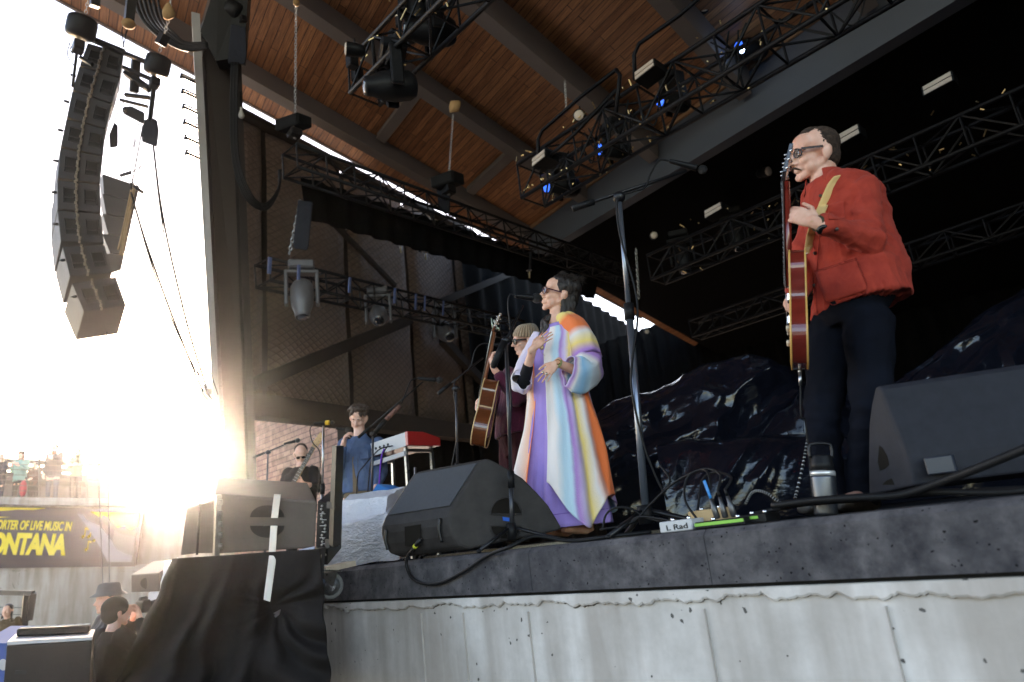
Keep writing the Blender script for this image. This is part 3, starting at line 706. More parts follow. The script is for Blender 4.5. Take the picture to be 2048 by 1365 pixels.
def cables(name, lab, lst, r, d, mt=RUB, cat='cable', group=None, part='strand'):
    t = thing(name, lab, cat, P(lst[0][-1][0], lst[0][-1][1], d) if not isinstance(lst[0][-1], Vector) else lst[0][-1], group)
    for k, pts in enumerate(lst):
        Q = [P(p[0], p[1], d+(p[2] if len(p) > 2 else 0)) if not isinstance(p, Vector) else p for p in pts]
        m = MB(); m.tube(spline(Q, 8) if len(Q) > 2 else Q, r if not isinstance(r, list) else r[k], 7); m.build(part, mt, t)
    return t
cables('steel_cable', 'thin steel guy wires hanging below the main line array', [[(194, 672), (196, 900), (206, 1175)], [(213, 664), (216, 900), (219, 1180)]], .006, 8.1, DSTEEL)
cables('cable_bundle', 'long black cables sweeping from the array down to the corner column', [
    [(262, 385), (290, 480), (340, 620), (400, 770), (418, 800)], [(263, 388), (300, 520), (352, 660), (408, 772), (424, 800)],
    [(302, 250), (325, 430), (372, 640), (414, 780)], [(304, 250), (318, 400), (345, 560), (395, 740), (420, 795)], [(306, 250), (335, 430), (380, 620), (436, 790)],
    [(286, 250), (262, 380)], [(290, 240), (276, 360), (262, 420)]], [.012, .008, .012, .008, .006, .008, .006], 8.2)
cables('array_wiring', 'tangled black wiring loops beside the main line array', [
    [(140, 85), (135, 110), (148, 132)], [(150, 85), (140, 100), (152, 112), (146, 95)], [(228, 250), (236, 225), (252, 222), (246, 205)], [(236, 245), (246, 262), (238, 280)], [(230, 298), (222, 330), (218, 350)],
    [(236, 300), (252, 312), (266, 295), (272, 250)], [(278, 245), (262, 340), (268, 370)], [(264, 345), (286, 330), (302, 308)], [(246, 96), (252, 70), (258, 50)], [(248, 96), (244, 66), (246, 50)]], .006, 8.0)
def softbox(name, lab, cat, quad_, d, th, mt, group=None):
    m = MB(); a = [P(x, y, d) for x, y in quad_]; ctr = sum(a, V())/len(a)
    m.prism(a, (ctr-CAM).normalized()*th); o = m.build(name, mt, bevel=.02); tag(o, lab, cat, group); return o
FAB = mat('bag_fabric', (.02, .022, .03), .8, bump=.3, bs=12, bd=.03)
softbox('chain_bag', 'dark navy chain bag hanging beside the bumper frame', 'chain bag', [(300, 235), (314, 240), (318, 262), (314, 295), (284, 284), (282, 262), (290, 240)], 8.0, .25, FAB, 'chain bags')
softbox('chain_bag', 'round black chain bag with pale strap behind the main array', 'chain bag', [(228, 246), (236, 250), (236, 294), (220, 297), (218, 270)], 8.6, .3, FAB, 'chain bags')
softbox('array_motor_case', 'grey cylindrical case under the bumper frame arms', 'case', [(244, 215), (262, 212), (290, 226), (288, 250), (246, 228)], 8.5, .3, mat('case_blue', (.12, .14, .16), .5))
# rear hang
rear = thing('rear_line_array', 'second dark line array hanging behind the main one', 'speaker', P(240, 545, 11))
for i in range(5):
    t_, u_ = i/5, (i+1)/5
    m = MB(); L0, L1 = (205, 348+i*40), (208+i*4, 348+(i+.96)*40); q0_, q1_ = (279-i*7.5, 373+i*34), (279-(i+.96)*7.5, 373+(i+.96)*34)
    hexa(m, [L0, q0_, q1_, L1], 10.6, (-6, 12), 11.2); m.build('cabinet', CAB, rear)
cables('lit_cable', 'sunlit cables running down the side of the rear line array', [[(268, 375), (252, 450), (240, 510)], [(272, 378), (256, 450), (244, 512)], [(264, 372), (246, 460), (236, 500)]], .014, 10.5, mat('cable_sunlit_tan', (.30, .20, .10), .5))  # warm sunlight on these cables is put into their tan colour
bars('rear_bumper', 'dark flat bar on top of the rear line array', 'rigging bar', [(240, 352, 262, 345, 6), (260, 368, 286, 386, 7)], 10.5, BLKM)
# pieces hanging from the roof edge
def edgepost(px, py, qx, qy, lab, cap=None):
    t = thing('roof_edge_post', lab, 'post', P(qx, qy, 7.6), 'posts under the roof edge')
    m = MB(); m.bar(P(px, py, 7.7), P(qx, qy, 7.7), .09, .09); m.build('post', BLKM, t)
    if cap: m = MB(); m.ell(P(qx, qy, 7.7), .075, .075, .05, n=10, m=6); m.build('burlap_wrap', mat('burlap', (.36, .22, .10), .9, bump=.5, bs=30), t)
edgepost(191, -15, 189, 14, 'short black post cut off by the roof edge, above the main line array')
edgepost(264, -15, 257, 48, 'black post with burlap wrapped tip left of the cable loop', 1)
edgepost(330, 70, 320, 90, 'stub post behind the chain right of the cable loop')
BUR = mat('burlap', (.36, .22, .10), .9)
def wrap(px, py, d, r, lab, hh=1.3):
    m = MB(); m.ell(P(px, py, d), r, r*.9, r*hh, n=12, m=8)
    for i, v in enumerate(m.v): m.v[i] = v+V((noise.noise(v*9), noise.noise(v*9+V((5, 5, 5))), noise.noise(v*9+V((9, 1, 5)))))*r*.5
    tag(m.build('burlap_wrap', BUR), lab, 'padding', 'burlap padding on the rigging slings')
wrap(338, 22, 7.7, .07, 'burlap padding on the chain right of the black cable loop')
wrap(592, 5, 9, .05, 'burlap padding high on the left chain under the roof', 1.0)
wrap(910, 213, 10, .09, 'burlap padding on the middle chain at the second roof beam'); wrap(1128, 152, 11, .11, 'burlap bundle padding on the chain left of the front truss')
cables('cable_loop', 'thick black cable loom swagging from the roof to the corner column', [[(266+i*9, -15-i*2, .1*i), (285+i*8, 38, .1*i), (325+i*5, 78-i*2, 0), (372, 100-i*3, 0), (415, 96-i*2, 0)] for i in range(6)], [.022, .018, .02, .015, .02, .015], 8.3)
# hanging loom from the hoist near the column
hoist(470, 22, 8.8, .12, (-26, -16), 'boxy chain hoist hanging at the top of the corner column')
softbox('cable_bag', 'long dark bag hanging beside the corner column', 'cable bag', [(462, 48), (492, 55), (494, 110), (490, 130), (456, 128), (458, 90)], 8.7, .25, FAB)
cables('hanging_loom', 'bundle of black cables drooping from the column hoist to the border truss', [[(464+i*3, 125, 0), (462+i*3, 220, 0), (466+i*3, 320, 0), (490+i*3, 395-i*2, 0), (530, 420-i*3, .2), (556, 385-i*2, .4), (562-i, 340, .5)] for i in range(5)], [.015, .012, .014, .01, .012], 8.7)
# light bulb
bu = thing('hanging_bulb', 'bare white pear shaped bulb hanging by the acoustic wall', 'light bulb', P(483, 237, 9))
m = MB(); m.lathe(P(483, 238, 9), P(482, 215, 9)-P(483, 238, 9), [(0, .01), (.012, .03), (.04, .042), (.08, .03), (.12, .014), (.15, .014)], 12); m.build('glass', mat('bulb_glass', (.8, .78, .72), .2, var=.02), bu)
m = MB(); m.tube([P(482, 216, 9), P(480, 185, 9)], .012, 6); m.build('lead', RUB, bu)
# ---- trusses ----
def truss(name, lab, p0, p1, w=.3, hgt=.3, n=None, mt=BLKM, up=(0, 0, 1), r=.025, group=None, ends=True):
    p0, p1 = V(p0), V(p1); D = p1-p0; L_ = D.length; z = D.normalized(); u = V(up); u = (u-z*u.dot(z)).normalized(); s = z.cross(u)
    t = thing(name, lab, 'lighting truss', (p0+p1)/2, group); n = n or max(3, int(L_/.45))
    cs = [(a, b_) for a in (-1, 1) for b_ in (-1, 1)]
    for a, b_ in cs:
        m = MB(); m.tube([p0+s*a*w/2+u*b_*hgt/2, p1+s*a*w/2+u*b_*hgt/2], r, 8); m.build('chord', mt, t)
    m = MB()
    for k in range(n+1):
        q = p0+D*(k/n)
        for a in (-1, 1): m.tube([q+s*a*w/2+u*hgt/2, q+s*a*w/2-u*hgt/2], r*.5, 5)
        for b_ in (-1, 1): m.tube([q+s*w/2+u*b_*hgt/2, q-s*w/2+u*b_*hgt/2], r*.5, 5)
        if k < n:
            q2 = p0+D*((k+1)/n); e = 1 if k % 2 else -1
            for a in (-1, 1): m.tube([q+s*a*w/2+u*e*hgt/2, q2+s*a*w/2-u*e*hgt/2], r*.5, 5)
            for b_ in (-1, 1): m.tube([q+s*e*w/2+u*b_*hgt/2, q2-s*e*w/2+u*b_*hgt/2], r*.5, 5)
    m.build('lattice', mt, t)
    return t, p0, p1, u, s
TRM = mat('truss_black', (.005, .005, .0065), .5, 0, var=.3, vs=8, spec=.22)
ta = truss('lighting_truss', 'black box truss with three moving lights along the acoustic wall', P(525, 546, 9.2), P(1040, 662, 14.2), .32, .32, mt=TRM)
tb = truss('lighting_truss', 'upper black border truss with a long valance near the sky slit', P(580, 322, 9.0), P(1262, 556, 15.5), .34, .34, mt=TRM)
BLUEST = mat('blue_clamp', (.10, .14, .30), .4, .5)
bars('truss_clamps', 'bluish vertical clamps on the lower left truss', 'clamp', [(540, 515, 538, 548, 7, -.25), (598, 530, 597, 560, 6, -.2), (700, 555, 698, 586, 5, .6), (790, 577, 789, 607, 5, 1.3), (832, 588, 831, 620, 5, 1.8), (850, 592, 849, 622, 4, 2), (887, 602, 886, 632, 4, 2.3)], 9.2, BLUEST)
# valance
m = MB(); va, vb = P(600, 352, 9.3), P(1200, 548, 15.0); vc, vd = P(612, 438, 9.3), P(1190, 600, 15.0)
m.grid(lambda u, v: (va.lerp(vb, u)).lerp(vc.lerp(vd, u), v)+nW*.03*math.sin(u*120), 240, 2)
tag(m.build('valance', DRAPE, fix=False), 'black pleated valance hanging under the upper border truss', 'drape')
tc_ = (onY(1060, 352, 5.6), onY(1760, -70, 5.6)); tg = 'front and upstage lighting trusses'
truss('lighting_truss', 'black front truss with blue lenses crossing under the roof', onY(1062, 372, 5.6), onY(1062, 372, 5.6)+V((9, 0, 0)), .4, .45, mt=TRM)
truss('lighting_truss', 'black truss with large moving lights cut off by the top of the photo', onY(728, 168, 3.4), onY(728, 168, 3.4)+V((5, 0, 0)), .35, .38, mt=TRM)
truss('lighting_truss', 'dark upstage truss with pale strobes behind the guitarist', onY(1312, 540, 8.2), onY(1312, 540, 8.2)+V((9, 0, 0)), .35, .38, mt=TRM)
truss('lighting_truss', 'dim truss far upstage behind the guitarist in the red jacket', onY(1390, 660, 10.5), onY(1390, 660, 10.5)+V((9, 0, 0)), .3, .3, mt=TRM)
print('TR', onY(1062, 372, 5.6), onY(728, 168, 3.4), onY(1312, 540, 8.2))
# curved guard bails above the front truss
bl_ = thing('guard_rail_frame', 'black tube frame with bent uprights above the front truss', 'rail frame', onY(1075, 350, 5.3))
for pts in ([(1078, 340), (1076, 280), (1084, 262), (1160, 195), (1232, 140)], [(1270, 160), (1268, 110), (1278, 88), (1360, 30), (1400, -5)], [(1232, 225), (1240, 150), (1232, 140)], [(1232, 180), (1150, 268), (1080, 330)]):
    m = MB(); m.tube([onY(x, y, 5.3) for x, y in pts], .022, 7); m.build('tube', TRM, bl_)
# ---- moving lights and lamps ----
LENS = mat('lens_glass', (.02, .02, .025), .08, var=.1, spec=1, coat=.6)
def lens_em(name, col, e):
    m = mat(name, col, .15, var=.05, emis=e); return m
BLUE1 = lens_em('blue_lens_dim', (.02, .12, .75), .35); BLUE2 = lens_em('blue_lens_hot', (.3, .6, 1), 9)
def moving(px, py, d, s, hd, lab, body=BLK, lens=LENS, grp='moving head lights', up=None):
    """yoke-mounted moving light; (px,py) the yoke pivot, s head length, hd head direction"""
    c = P(px, py, d); U = V(up or (0, 0, 1)); hd = V(hd).normalized(); S = U.cross(hd)
    if S.length < .1: S = Rt.copy()
    S.normalize(); Fv = S.cross(U)
    t = thing('moving_light', lab, 'stage light', c+U*s*.85, grp)
    m = MB(); m.box(c+U*s*.78, (s*.62, s*.5, s*.22), S, Fv, U, s*.04); m.build('base', body, t)
    m = MB()
    for a in (-1, 1): m.box(c+S*a*s*.36+U*s*.22, (s*.09, s*.24, s*.9), S, Fv, U, s*.03)
    m.box(c+U*s*.62, (s*.8, s*.26, s*.09), S, Fv, U, s*.02); m.build('yoke', body, t)
    m = MB(); m.lathe(c-hd*s*.42, hd, [(0, s*.12), (s*.03, s*.22), (s*.15, s*.29), (s*.45, s*.31), (s*.68, s*.27), (s*.86, s*.20), (s*.96, s*.19), (s, s*.175)], 24, sx=1, sy=.9); h_ = m.build('head', body, t)
    m = MB(); m.lathe(c-hd*s*.42+hd*s, hd, [(-.004, s*.155), (.006, s*.15), (.012, s*.1)], 24)
    ln = m.build('lens', lens, h_); return t
GREYP = mat('light_housing', (.10, .10, .11), .4, var=.1, coat=.1)
dn = V((0, 0, -1)); toC = lambda px, py, d: (CAM-P(px, py, d)).normalized()
moving(604, 594, 9.2, .56, dn*1.0+toC(604, 598, 9.2)*.25, 'large grey moving light pointing down, leftmost on the lower truss', GREYP)
moving(757, 632, 10.8, .52, toC(757, 640, 10.8)+dn*.3, 'grey moving light with round lens, middle of the lower truss', GREYP)
moving(890, 664, 12.5, .56, toC(890, 668, 12.5)+dn*.4+Rt*.3, 'dim moving light, rightmost of three on the lower truss', GREYP)
moving(790, 172, 6.5, .50, -Rt*.95+dn*.15-Fw*.3, 'big black moving light hanging lowest on the top truss', BLK)
moving(868, 62, 6.7, .52, -Rt*.9+dn*.1-Fw*.3, 'big black moving light with blue rim on the top truss', BLK)
moving(830, 20, 6.9, .45, Rt*.3+dn-Fw*.3, 'black moving light half cut off at the top edge', BLK)
for (x, y, d, s, lab) in ((1130, 374, 9.2, .50, 'black light with blue lens lowest on the front truss'), (1232, 300, 9.5, .50, 'black light with blue lens, second up the front truss'),
                      (1352, 205, 10, .52, 'black light with blue lens, third up the front truss'), (1507, 98, 10.5, .55, 'black light with bright blue lamp on the front truss')):
    moving(x, y, d, s, -Rt*.9-Fw*.45+dn*.12, lab, BLK, BLUE1)
o = MB(); o.ell(P(1484, 101, 9.95), .035, .035, .035, n=10, m=8); tag(o.build('led_source', BLUE2), 'bright blue white lamp spot glowing on the front truss', 'lamp')
hot = moving(1655, -22, 10.5, .36, -Rt*.5-Fw*.4+dn*.5, 'blue glowing light cut off by the top edge', BLK, lens_em('blue_lens_glow', (.03, .05, .9), 3))
for (x, y, d, s, lab) in ((1365, 515, 13.5, .62, 'dark moving light hanging under the upstage truss, left one'), (1472, 470, 13.5, .62, 'dark moving light hanging under the upstage truss, right one')):
    moving(x, y, d, s, dn+toC(x, y, d)*.3, lab, BLK)
PALE = mat('reflector_pale', (.62, .52, .42), .35, var=.05)
def strobe(c4, Y, lab):
    a = [onY(x, y, Y) for x, y in c4]; ctr = sum(a, V())/4
    t = thing('strobe_light', lab, 'strobe light', ctr, 'pale strip strobes')
    nn = (a[1]-a[0]).cross(a[3]-a[0]).normalized()
    if nn.dot(CAM-ctr) < 0: nn = -nn
    big = [ctr+(p-ctr)*1.12-nn*.012 for p in a]
    m = MB(); m.prism(big, -nn*.22); m.build('housing', BLK, t)
    for (v0, v1) in ((.0, .45), (.55, 1)):
        m = MB(); m.prism([a[0].lerp(a[3], v0), a[1].lerp(a[2], v0), a[1].lerp(a[2], v1), a[0].lerp(a[3], v1)], -nn*.01); m.build('reflector', PALE, t)
strobe([(1064, 318), (1088, 299), (1088, 313), (1064, 333)], 5.2, 'pale strobe at the left end of the front truss')
strobe([(1269, 145), (1305, 118), (1307, 131), (1270, 160)], 5.2, 'pale strobe in the middle of the front truss')
strobe([(1845, 174), (1900, 143), (1904, 160), (1848, 190)], 8.0, 'pale strobe high at the right on the upstage truss')
strobe([(1676, 270), (1714, 249), (1718, 266), (1678, 289)], 8.0, 'pale strobe beside the head of the guitarist')
strobe([(1409, 422), (1440, 405), (1442, 417), (1410, 436)], 8.0, 'pale strobe on the upstage truss left of the tall microphone')
def parcan(px, py, d, r, dirv, lab):
    t = thing('par_can', lab, 'stage light', P(px, py, d), 'par cans'); D = V(dirv).normalized(); c = P(px, py, d)
    m = MB(); m.lathe(c-D*r*2.6, D, [(0, r*.5), (r*.4, r*.8), (r*1.3, r*.95), (r*2.55, r), (r*2.6, r*1.02)], 16); m.build('can', BLK, t)
    m = MB(); m.lathe(c, D, [(-.002, r*.9), (r*.15, r*.7), (r*.2, r*.2)], 16); m.build('lens', PALE, t)
    m = MB(); m.tube([c-D*r*1.3+U0*r*1.6, c-D*r*1.3+U0*r*.6], .01, 6); m.build('clamp', BLKM, t)
parcan(1158, 231, 9.6, .085, -Rt*.3-Fw*.8+dn*.2, 'black par can with pale lens above the left end of the front truss')
parcan(1408, 12, 10, .10, -Fw*.9-Rt*.3, 'par can with pale lens near the top edge')
parcan(692, 98, 6.6, .07, -Rt*.9-Fw*.3, 'black par can with pale lens sticking out left of the top truss')
parcan(1537, 343, 12.5, .10, -Fw*.8+Rt*.4, 'par can with warm lens left of the guitarist head'); parcan(1308, 471, 13, .08, -Fw-Rt*.1, 'small par can with pale round lens at the upstage truss end')
parcan(1294, 664, 13.5, .05, -Fw, 'small bright par can low behind the singer')
# little fittings, sunlit orange glints put into their colour: clamps, connectors and chain bits on the trusses
FIT = mat('glint_fitting', (.50, .36, .18), .3, .9, var=.2, vs=40)
random.seed(11)
ft = thing('truss_fittings', 'warm-tinted clamps, connectors and short cables cluttering the front truss', 'rigging hardware', onY(1150, 330, 5.5))
m = MB()
base = onY(1062, 372, 5.6)
for k in range(130):
    x = random.random()**1.6*5.0; z_ = random.choice((-.22, .22, -.15, .3)); p = base+V((x, random.choice((-.2, .2)), z_)); a = V((random.uniform(-1, 1), random.uniform(-1, 1), random.uniform(-1, 1)))*random.choice((.012, .02, .04))
    m = MB(); m.tube([p-a, p+a], .008, 5); m.build('clamp_bolt', FIT, ft)
for k in range(26):
    x = random.random()*5; p = base+V((x, random.uniform(-.2, .2), .2)); q_ = p+V((random.uniform(.2, .6), 0, random.uniform(-.1, .1)))
    m = MB(); m.tube(spline([p, (p+q_)/2-V((0, 0, random.uniform(.15, .5))), q_], 6), .009, 5); m.build('loose_cable', RUB, ft)
ft2 = thing('truss_fittings', 'clamps and connectors cluttering the top truss above the singer', 'rigging hardware', onY(760, 140, 3.4)); base = onY(728, 168, 3.4)
for k in range(60):
    p = base+V((random.random()*2.2, random.uniform(-.25, .2), random.uniform(-.2, .4))); a = V((random.uniform(-1, 1), random.uniform(-1, 1), random.uniform(-1, 1)))*random.choice((.015, .03, .05))
    m = MB()
    if k % 3 == 0: m.box(p, (.1, .1, .14), bev=.01); m.build('connector_box', BLK, ft2)
    else: m.tube([p-a, p+a], .008, 5); m.build('clamp_bolt', FIT, ft2)
ft3 = thing('truss_fittings', 'dim clamps and connectors on the upstage truss', 'rigging hardware', onY(1400, 470, 8.2)); base = onY(1312, 520, 8.2)
for k in range(70):
    p = base+V((random.random()*6, random.uniform(-.25, .2), random.uniform(-.4, .3))); a = V((random.uniform(-1, 1), random.uniform(-1, 1), random.uniform(-1, 1)))*random.choice((.02, .03, .05)); m = MB(); m.tube([p-a, p+a], .008, 5); m.build('clamp_bolt', FIT, ft3)
# chains + hoists over the left trusses
chain([(592, 18), (590, 238)], 9.0, 'pale chain rising to the roof above the boxy hoist, left', .015)
chain([(906, 232), (898, 350)], 11.0, 'chain hanging from the second roof beam', .015)
chain([(1130, 165), (1133, 225)], 10.5, 'short chain hanging over the left end of the front truss', .015)
chain([(600, 405), (578, 512)], 9.15, 'twisted chain between the two left trusses', .02)
chain([(1272, 500), (1278, 600)], 13, 'thin chain hanging behind the tall microphone stand', .02)
chain([(720, 425), (690, 462)], 11, 'short pale chain end under the valance', .022)
def boxhoist(px, py, d, s, lab):
    t = thing('chain_hoist', lab, 'chain hoist', P(px, py, d), 'electric chain hoists')
    m = MB(); m.box(P(px, py, d), (s*1.5, s, s*.8), (Rt*.9+U0*.3).normalized(), None, None, s*.1); m.build('motor_body', BLK, t)
    m = MB(); m.box(P(px, py, d)-U0*s*.6, (s*.7, s*.7, s*.5), bev=s*.05); m.build('gear_case', BLKM, t)
    m = MB(); m.tube([P(px, py, d)-U0*s*.8, P(px+2, py+30, d)], s*.1, 8); m.build('hook', STEEL, t)
boxhoist(587, 248, 9.0, .22, 'boxy black chain hoist above the left end of the border truss'); boxhoist(895, 362, 11, .26, 'boxy black chain hoist in the middle of the border truss')
softbox('chain_bag', 'long black chain bag hanging between the two left trusses', 'chain bag', [(596, 400), (626, 405), (618, 492), (614, 502), (590, 498), (586, 492)], 9.1, .18, FAB, 'chain bags')
softbox('chain_bag', 'black chain bag below the middle border hoist', 'chain bag', [(872, 372), (900, 370), (900, 425), (878, 420)], 11, .2, FAB, 'chain bags')
# casters hanging under the valance
def caster(px, py, d, s, lab, mt_w, grp=None, D=None):
    t = thing('caster', lab, 'caster wheel', P(px, py+12, d), grp); c = P(px, py, d)
    ax = V(D or Rt).normalized()
    w_ = MB(); w_.lathe(c-ax*s*.2, ax, [(0, s*.8), (s*.06, s*.97), (s*.2, s), (s*.34, s*.97), (s*.4, s*.8)], 24); w = w_.build('wheel', mt_w, t)
    h_ = MB(); h_.lathe(c-ax*s*.24, ax, [(0, s*.3), (s*.02, s*.3), (s*.46, s*.3), (s*.48, s*.3)], 14); h_.build('hub', STEEL, w)
    f_ = MB(); f_.box(c+U0*s*1.25, (s*1.2, s*1.2, s*.12))
    for a in (-1, 1): f_.prism([c+ax*a*s*.3+Fw*s*.25, c+ax*a*s*.3-Fw*s*.25, c+ax*a*s*.3-Fw*s*.5+U0*s*1.2, c+ax*a*s*.3+Fw*s*.5+U0*s*1.2], ax*s*.05*a)
    f_.build('fork', STEEL, t)
YW = mat('cream_wheel', (.45, .36, .2), .5)
for k, (x, y, lab) in enumerate(((802, 500, 'leftmost caster hanging upside under the valance'), (825, 478, 'upper caster hanging left of the bar pair'), (852, 514, 'lowest caster hanging under the valance'), (878, 496, 'white caster hanging right of the others'), (1059, 550, 'dim caster left of the singer head'))):
    caster(x, y, 12, .06, lab, YW, 'casters of the stowed truss')
bars('stowed_legs', 'thin black legs carrying the hanging casters', 'support legs', [(838, 450, 840, 505, 5), (865, 430, 866, 492, 5), (812, 455, 826, 468, 4), (1062, 505, 1060, 540, 5), (812, 455, 812, 492, 4)], 12.05, BLKM)
# ================= PEOPLE =================
def remesh(mb, name, mats, parent, vox=.006, smooth=2, disp=None, fac=.5, keep=None):
    me = mb.mesh(name+'_src', (0, 0, 0)); o = bpy.data.objects.new('tmp', me); COL.objects.link(o)
    bm = bmesh.new(); bm.from_mesh(me); bmesh.ops.recalc_face_normals(bm, faces=bm.faces); bm.to_mesh(me); bm.free()
    r = o.modifiers.new('r', 'REMESH'); r.mode = 'VOXEL'; r.voxel_size = vox; r.use_smooth_shade = True
    if smooth: sm = o.modifiers.new('s', 'SMOOTH'); sm.factor = fac; sm.iterations = smooth
    dg = bpy.context.evaluated_depsgraph_get(); me2 = bpy.data.meshes.new_from_object(o.evaluated_get(dg)); bpy.data.objects.remove(o); bpy.data.meshes.remove(me)
    me2.name = name; org = world_loc(parent) if parent else V((0, 0, 0)); n = len(me2.vertices)
    co = np.empty(n*3); me2.vertices.foreach_get('co', co); co = co.reshape(n, 3)
    if disp is not None:
        no = np.empty(n*3); me2.vertices.foreach_get('normal', no); no = no.reshape(n, 3)
        dd = np.array([disp(V(c), V(q)) for c, q in zip(co, no)]); co = co+no*dd[:, None]
    co -= np.array(org); me2.vertices.foreach_set('co', co.ravel()); me2.polygons.foreach_set('use_smooth', [True]*len(me2.polygons))
    me2.materials.clear()
    for m in (mats if isinstance(mats, (list, tuple)) else [mats]): me2.materials.append(m)
    me2.update(); ob = bpy.data.objects.new(name, me2); COL.objects.link(ob)
    if parent: ob.parent = parent
    return ob
def nz(v, s, o=0): return noise.noise(V((v.x*s+o, v.y*s+o*1.7, v.z*s)))
def folds(amp=.008, s=9, dirs=(1, 1, .5)):
    def f(c, n):
        q = V((c.x*dirs[0], c.y*dirs[1], c.z*dirs[2]))*s
        a = noise.noise(q+V((noise.noise(q*.6), 0, noise.noise(q*.6+V((3, 1, 2)))))*1.5)
        return amp*(1-2*abs(a)**.6) + amp*.35*noise.noise(q*2.7)
    return f
def skinm(name, c, c2):
    m = bpy.data.materials.new(name); m.use_nodes = True; N, L, b = nodes(m)
    b.inputs['Roughness'].default_value = .48; b.inputs['Subsurface Weight'].default_value = .12; b.inputs['Subsurface Radius'].default_value = (.012, .005, .003)
    tc = N.new('ShaderNodeTexCoord'); n = N.new('ShaderNodeTexNoise'); n.inputs['Scale'].default_value = 18; n.inputs['Detail'].default_value = 6; L.new(tc.outputs['Object'], n.inputs['Vector'])
    r = ramp(N, [(.35, c2), (.65, c)]); L.new(n.outputs['Fac'], r.inputs[0]); L.new(r.outputs[0], b.inputs['Base Color'])
    n2 = N.new('ShaderNodeTexNoise'); n2.inputs['Scale'].default_value = 350; L.new(tc.outputs['Object'], n2.inputs['Vector'])
    bp = N.new('ShaderNodeBump'); bp.inputs['Strength'].default_value = .15; bp.inputs['Distance'].default_value = .002; L.new(n2.outputs['Fac'], bp.inputs['Height']); L.new(bp.outputs[0], b.inputs['Normal'])
    return m
SK1 = skinm('skin_fair', (.78, .47, .36), (.66, .34, .24)); SK2 = skinm('skin_warm', (.80, .48, .35), (.68, .35, .24)); SK3 = skinm('skin_light', (.76, .48, .38), (.66, .36, .27))
def hairm(name, c, c2, sc=(8, 8, 1.2)):
    return mat(name, c, .42, var2=c2, vs=14, sc=sc, bump=.7, bs=30, bd=.012, rv=.1)
HBLK = hairm('hair_black', (.030, .018, .012), (.008, .005, .004)); HBRN = hairm('hair_brown', (.09, .05, .03), (.025, .014, .009)); HBLD = hairm('hair_blond', (.50, .33, .16), (.18, .10, .05))
HSHORT = mat('hair_cropped', (.085, .055, .040), .8, var2=(.018, .012, .010), vs=60, bump=.8, bs=260, bd=.004)
def Lf(c, s, f, u): return lambda a, b_, d_: c+s*a+f*b_+u*d_     # local frame: side, forward, up
def headparts(mb, c, f, u, k=1.0, smile=0, female=False):
    f = V(f).normalized(); s = f.cross(V(u)).normalized(); u = s.cross(f); T = lambda a, b_, d_: c+(s*a+f*b_+u*d_)*k
    mb.ell(T(0, -.015, .035), .076*k, .096*k, .084*k, s, f, u, 24, 16)
    mb.ell(T(0, .032, -.028), .060*k, .064*k, .078*k, s, f, u, 20, 14)
    mb.ell(T(0, .045, .045), .058*k, .050*k, .050*k, s, f, u, 18, 12)
    for a in (-1, 1):
        mb.cap(T(.056*a, .0, -.045), T(.018*a, .074, -.098), .020*k, .016*k)
        mb.ell(T(.036*a, .066, -.030), .024*k, .026*k, .024*k, s, f, u); mb.ell(T(.040*a, .040, -.058), .027*k, .036*k, .034*k, s, f, u)
        mb.cap(T(.012*a, .094, .020), T(.042*a, .082, .018), .0095*k, .009*k)
        mb.ell(T(.080*a, -.008, -.012), .013*k, .021*k, .034*k, (s-f*.35*a).normalized(), (f+s*.35*a).normalized(), u)
        mb.ell(T(.088*a, -.018, -.004), .009*k, .018*k, .027*k, (s-f*.5*a).normalized(), (f+s*.5*a).normalized(), u)
        mb.ell(T(.013*a, .100, -.040), .009*k, .010*k, .007*k, s, f, u)
    mb.cap(T(0, .088, .012), T(0, .116, -.032), .0085*k, .0125*k)
    mb.ell(T(0, .076, -.100), .022*k, .017*k, .018*k, s, f, u)
    mb.ell(T(0, .080, -.066), .028*k, .018*k, .018*k, s, f, u)
    mb.ell(T(0, .093, -.060), .022*k, .010*k, .0055*k, s, f, u); mb.ell(T(0, .091, -.073), .019*k, .010*k, .007*k, s, f, u)
    return T, s, f, u
def eyes(parent, T, s, f, u, k=1.0, closed=False, brow=None):
    EW = mat('eye_white', (.7, .66, .62), .2, var=.05); ED = mat('eye_dark', (.03, .018, .012), .15)
    for a in (-1, 1):
        if not closed:
            m = MB(); m.ell(T(.030*a, .080, -.002), .0125*k, .0115*k, .0075*k, s, f, u); e = m.build('eye', EW, parent)
            m = MB(); m.ell(T(.030*a, .0885, -.003), .0055*k, .004*k, .0055*k, s, f, u); m.build('iris', ED, e)
        m = MB(); z = -.006 if closed else .005
        m.tube([T((.018+.006*i)*a, .092-.0014*i*i, z-.0012*abs(i-2)) for i in range(5)], .0017*k, 5); m.build('eyelashes', ED, parent)
        if brow:
            m = MB(); m.tube([T((.014+.009*i)*a, .1015-.0022*i*i, .022+.0022*i-.0012*i*i) for i in range(5)], [.003, .0038, .0035, .003, .0015], 6); m.build('eyebrow', brow, parent)
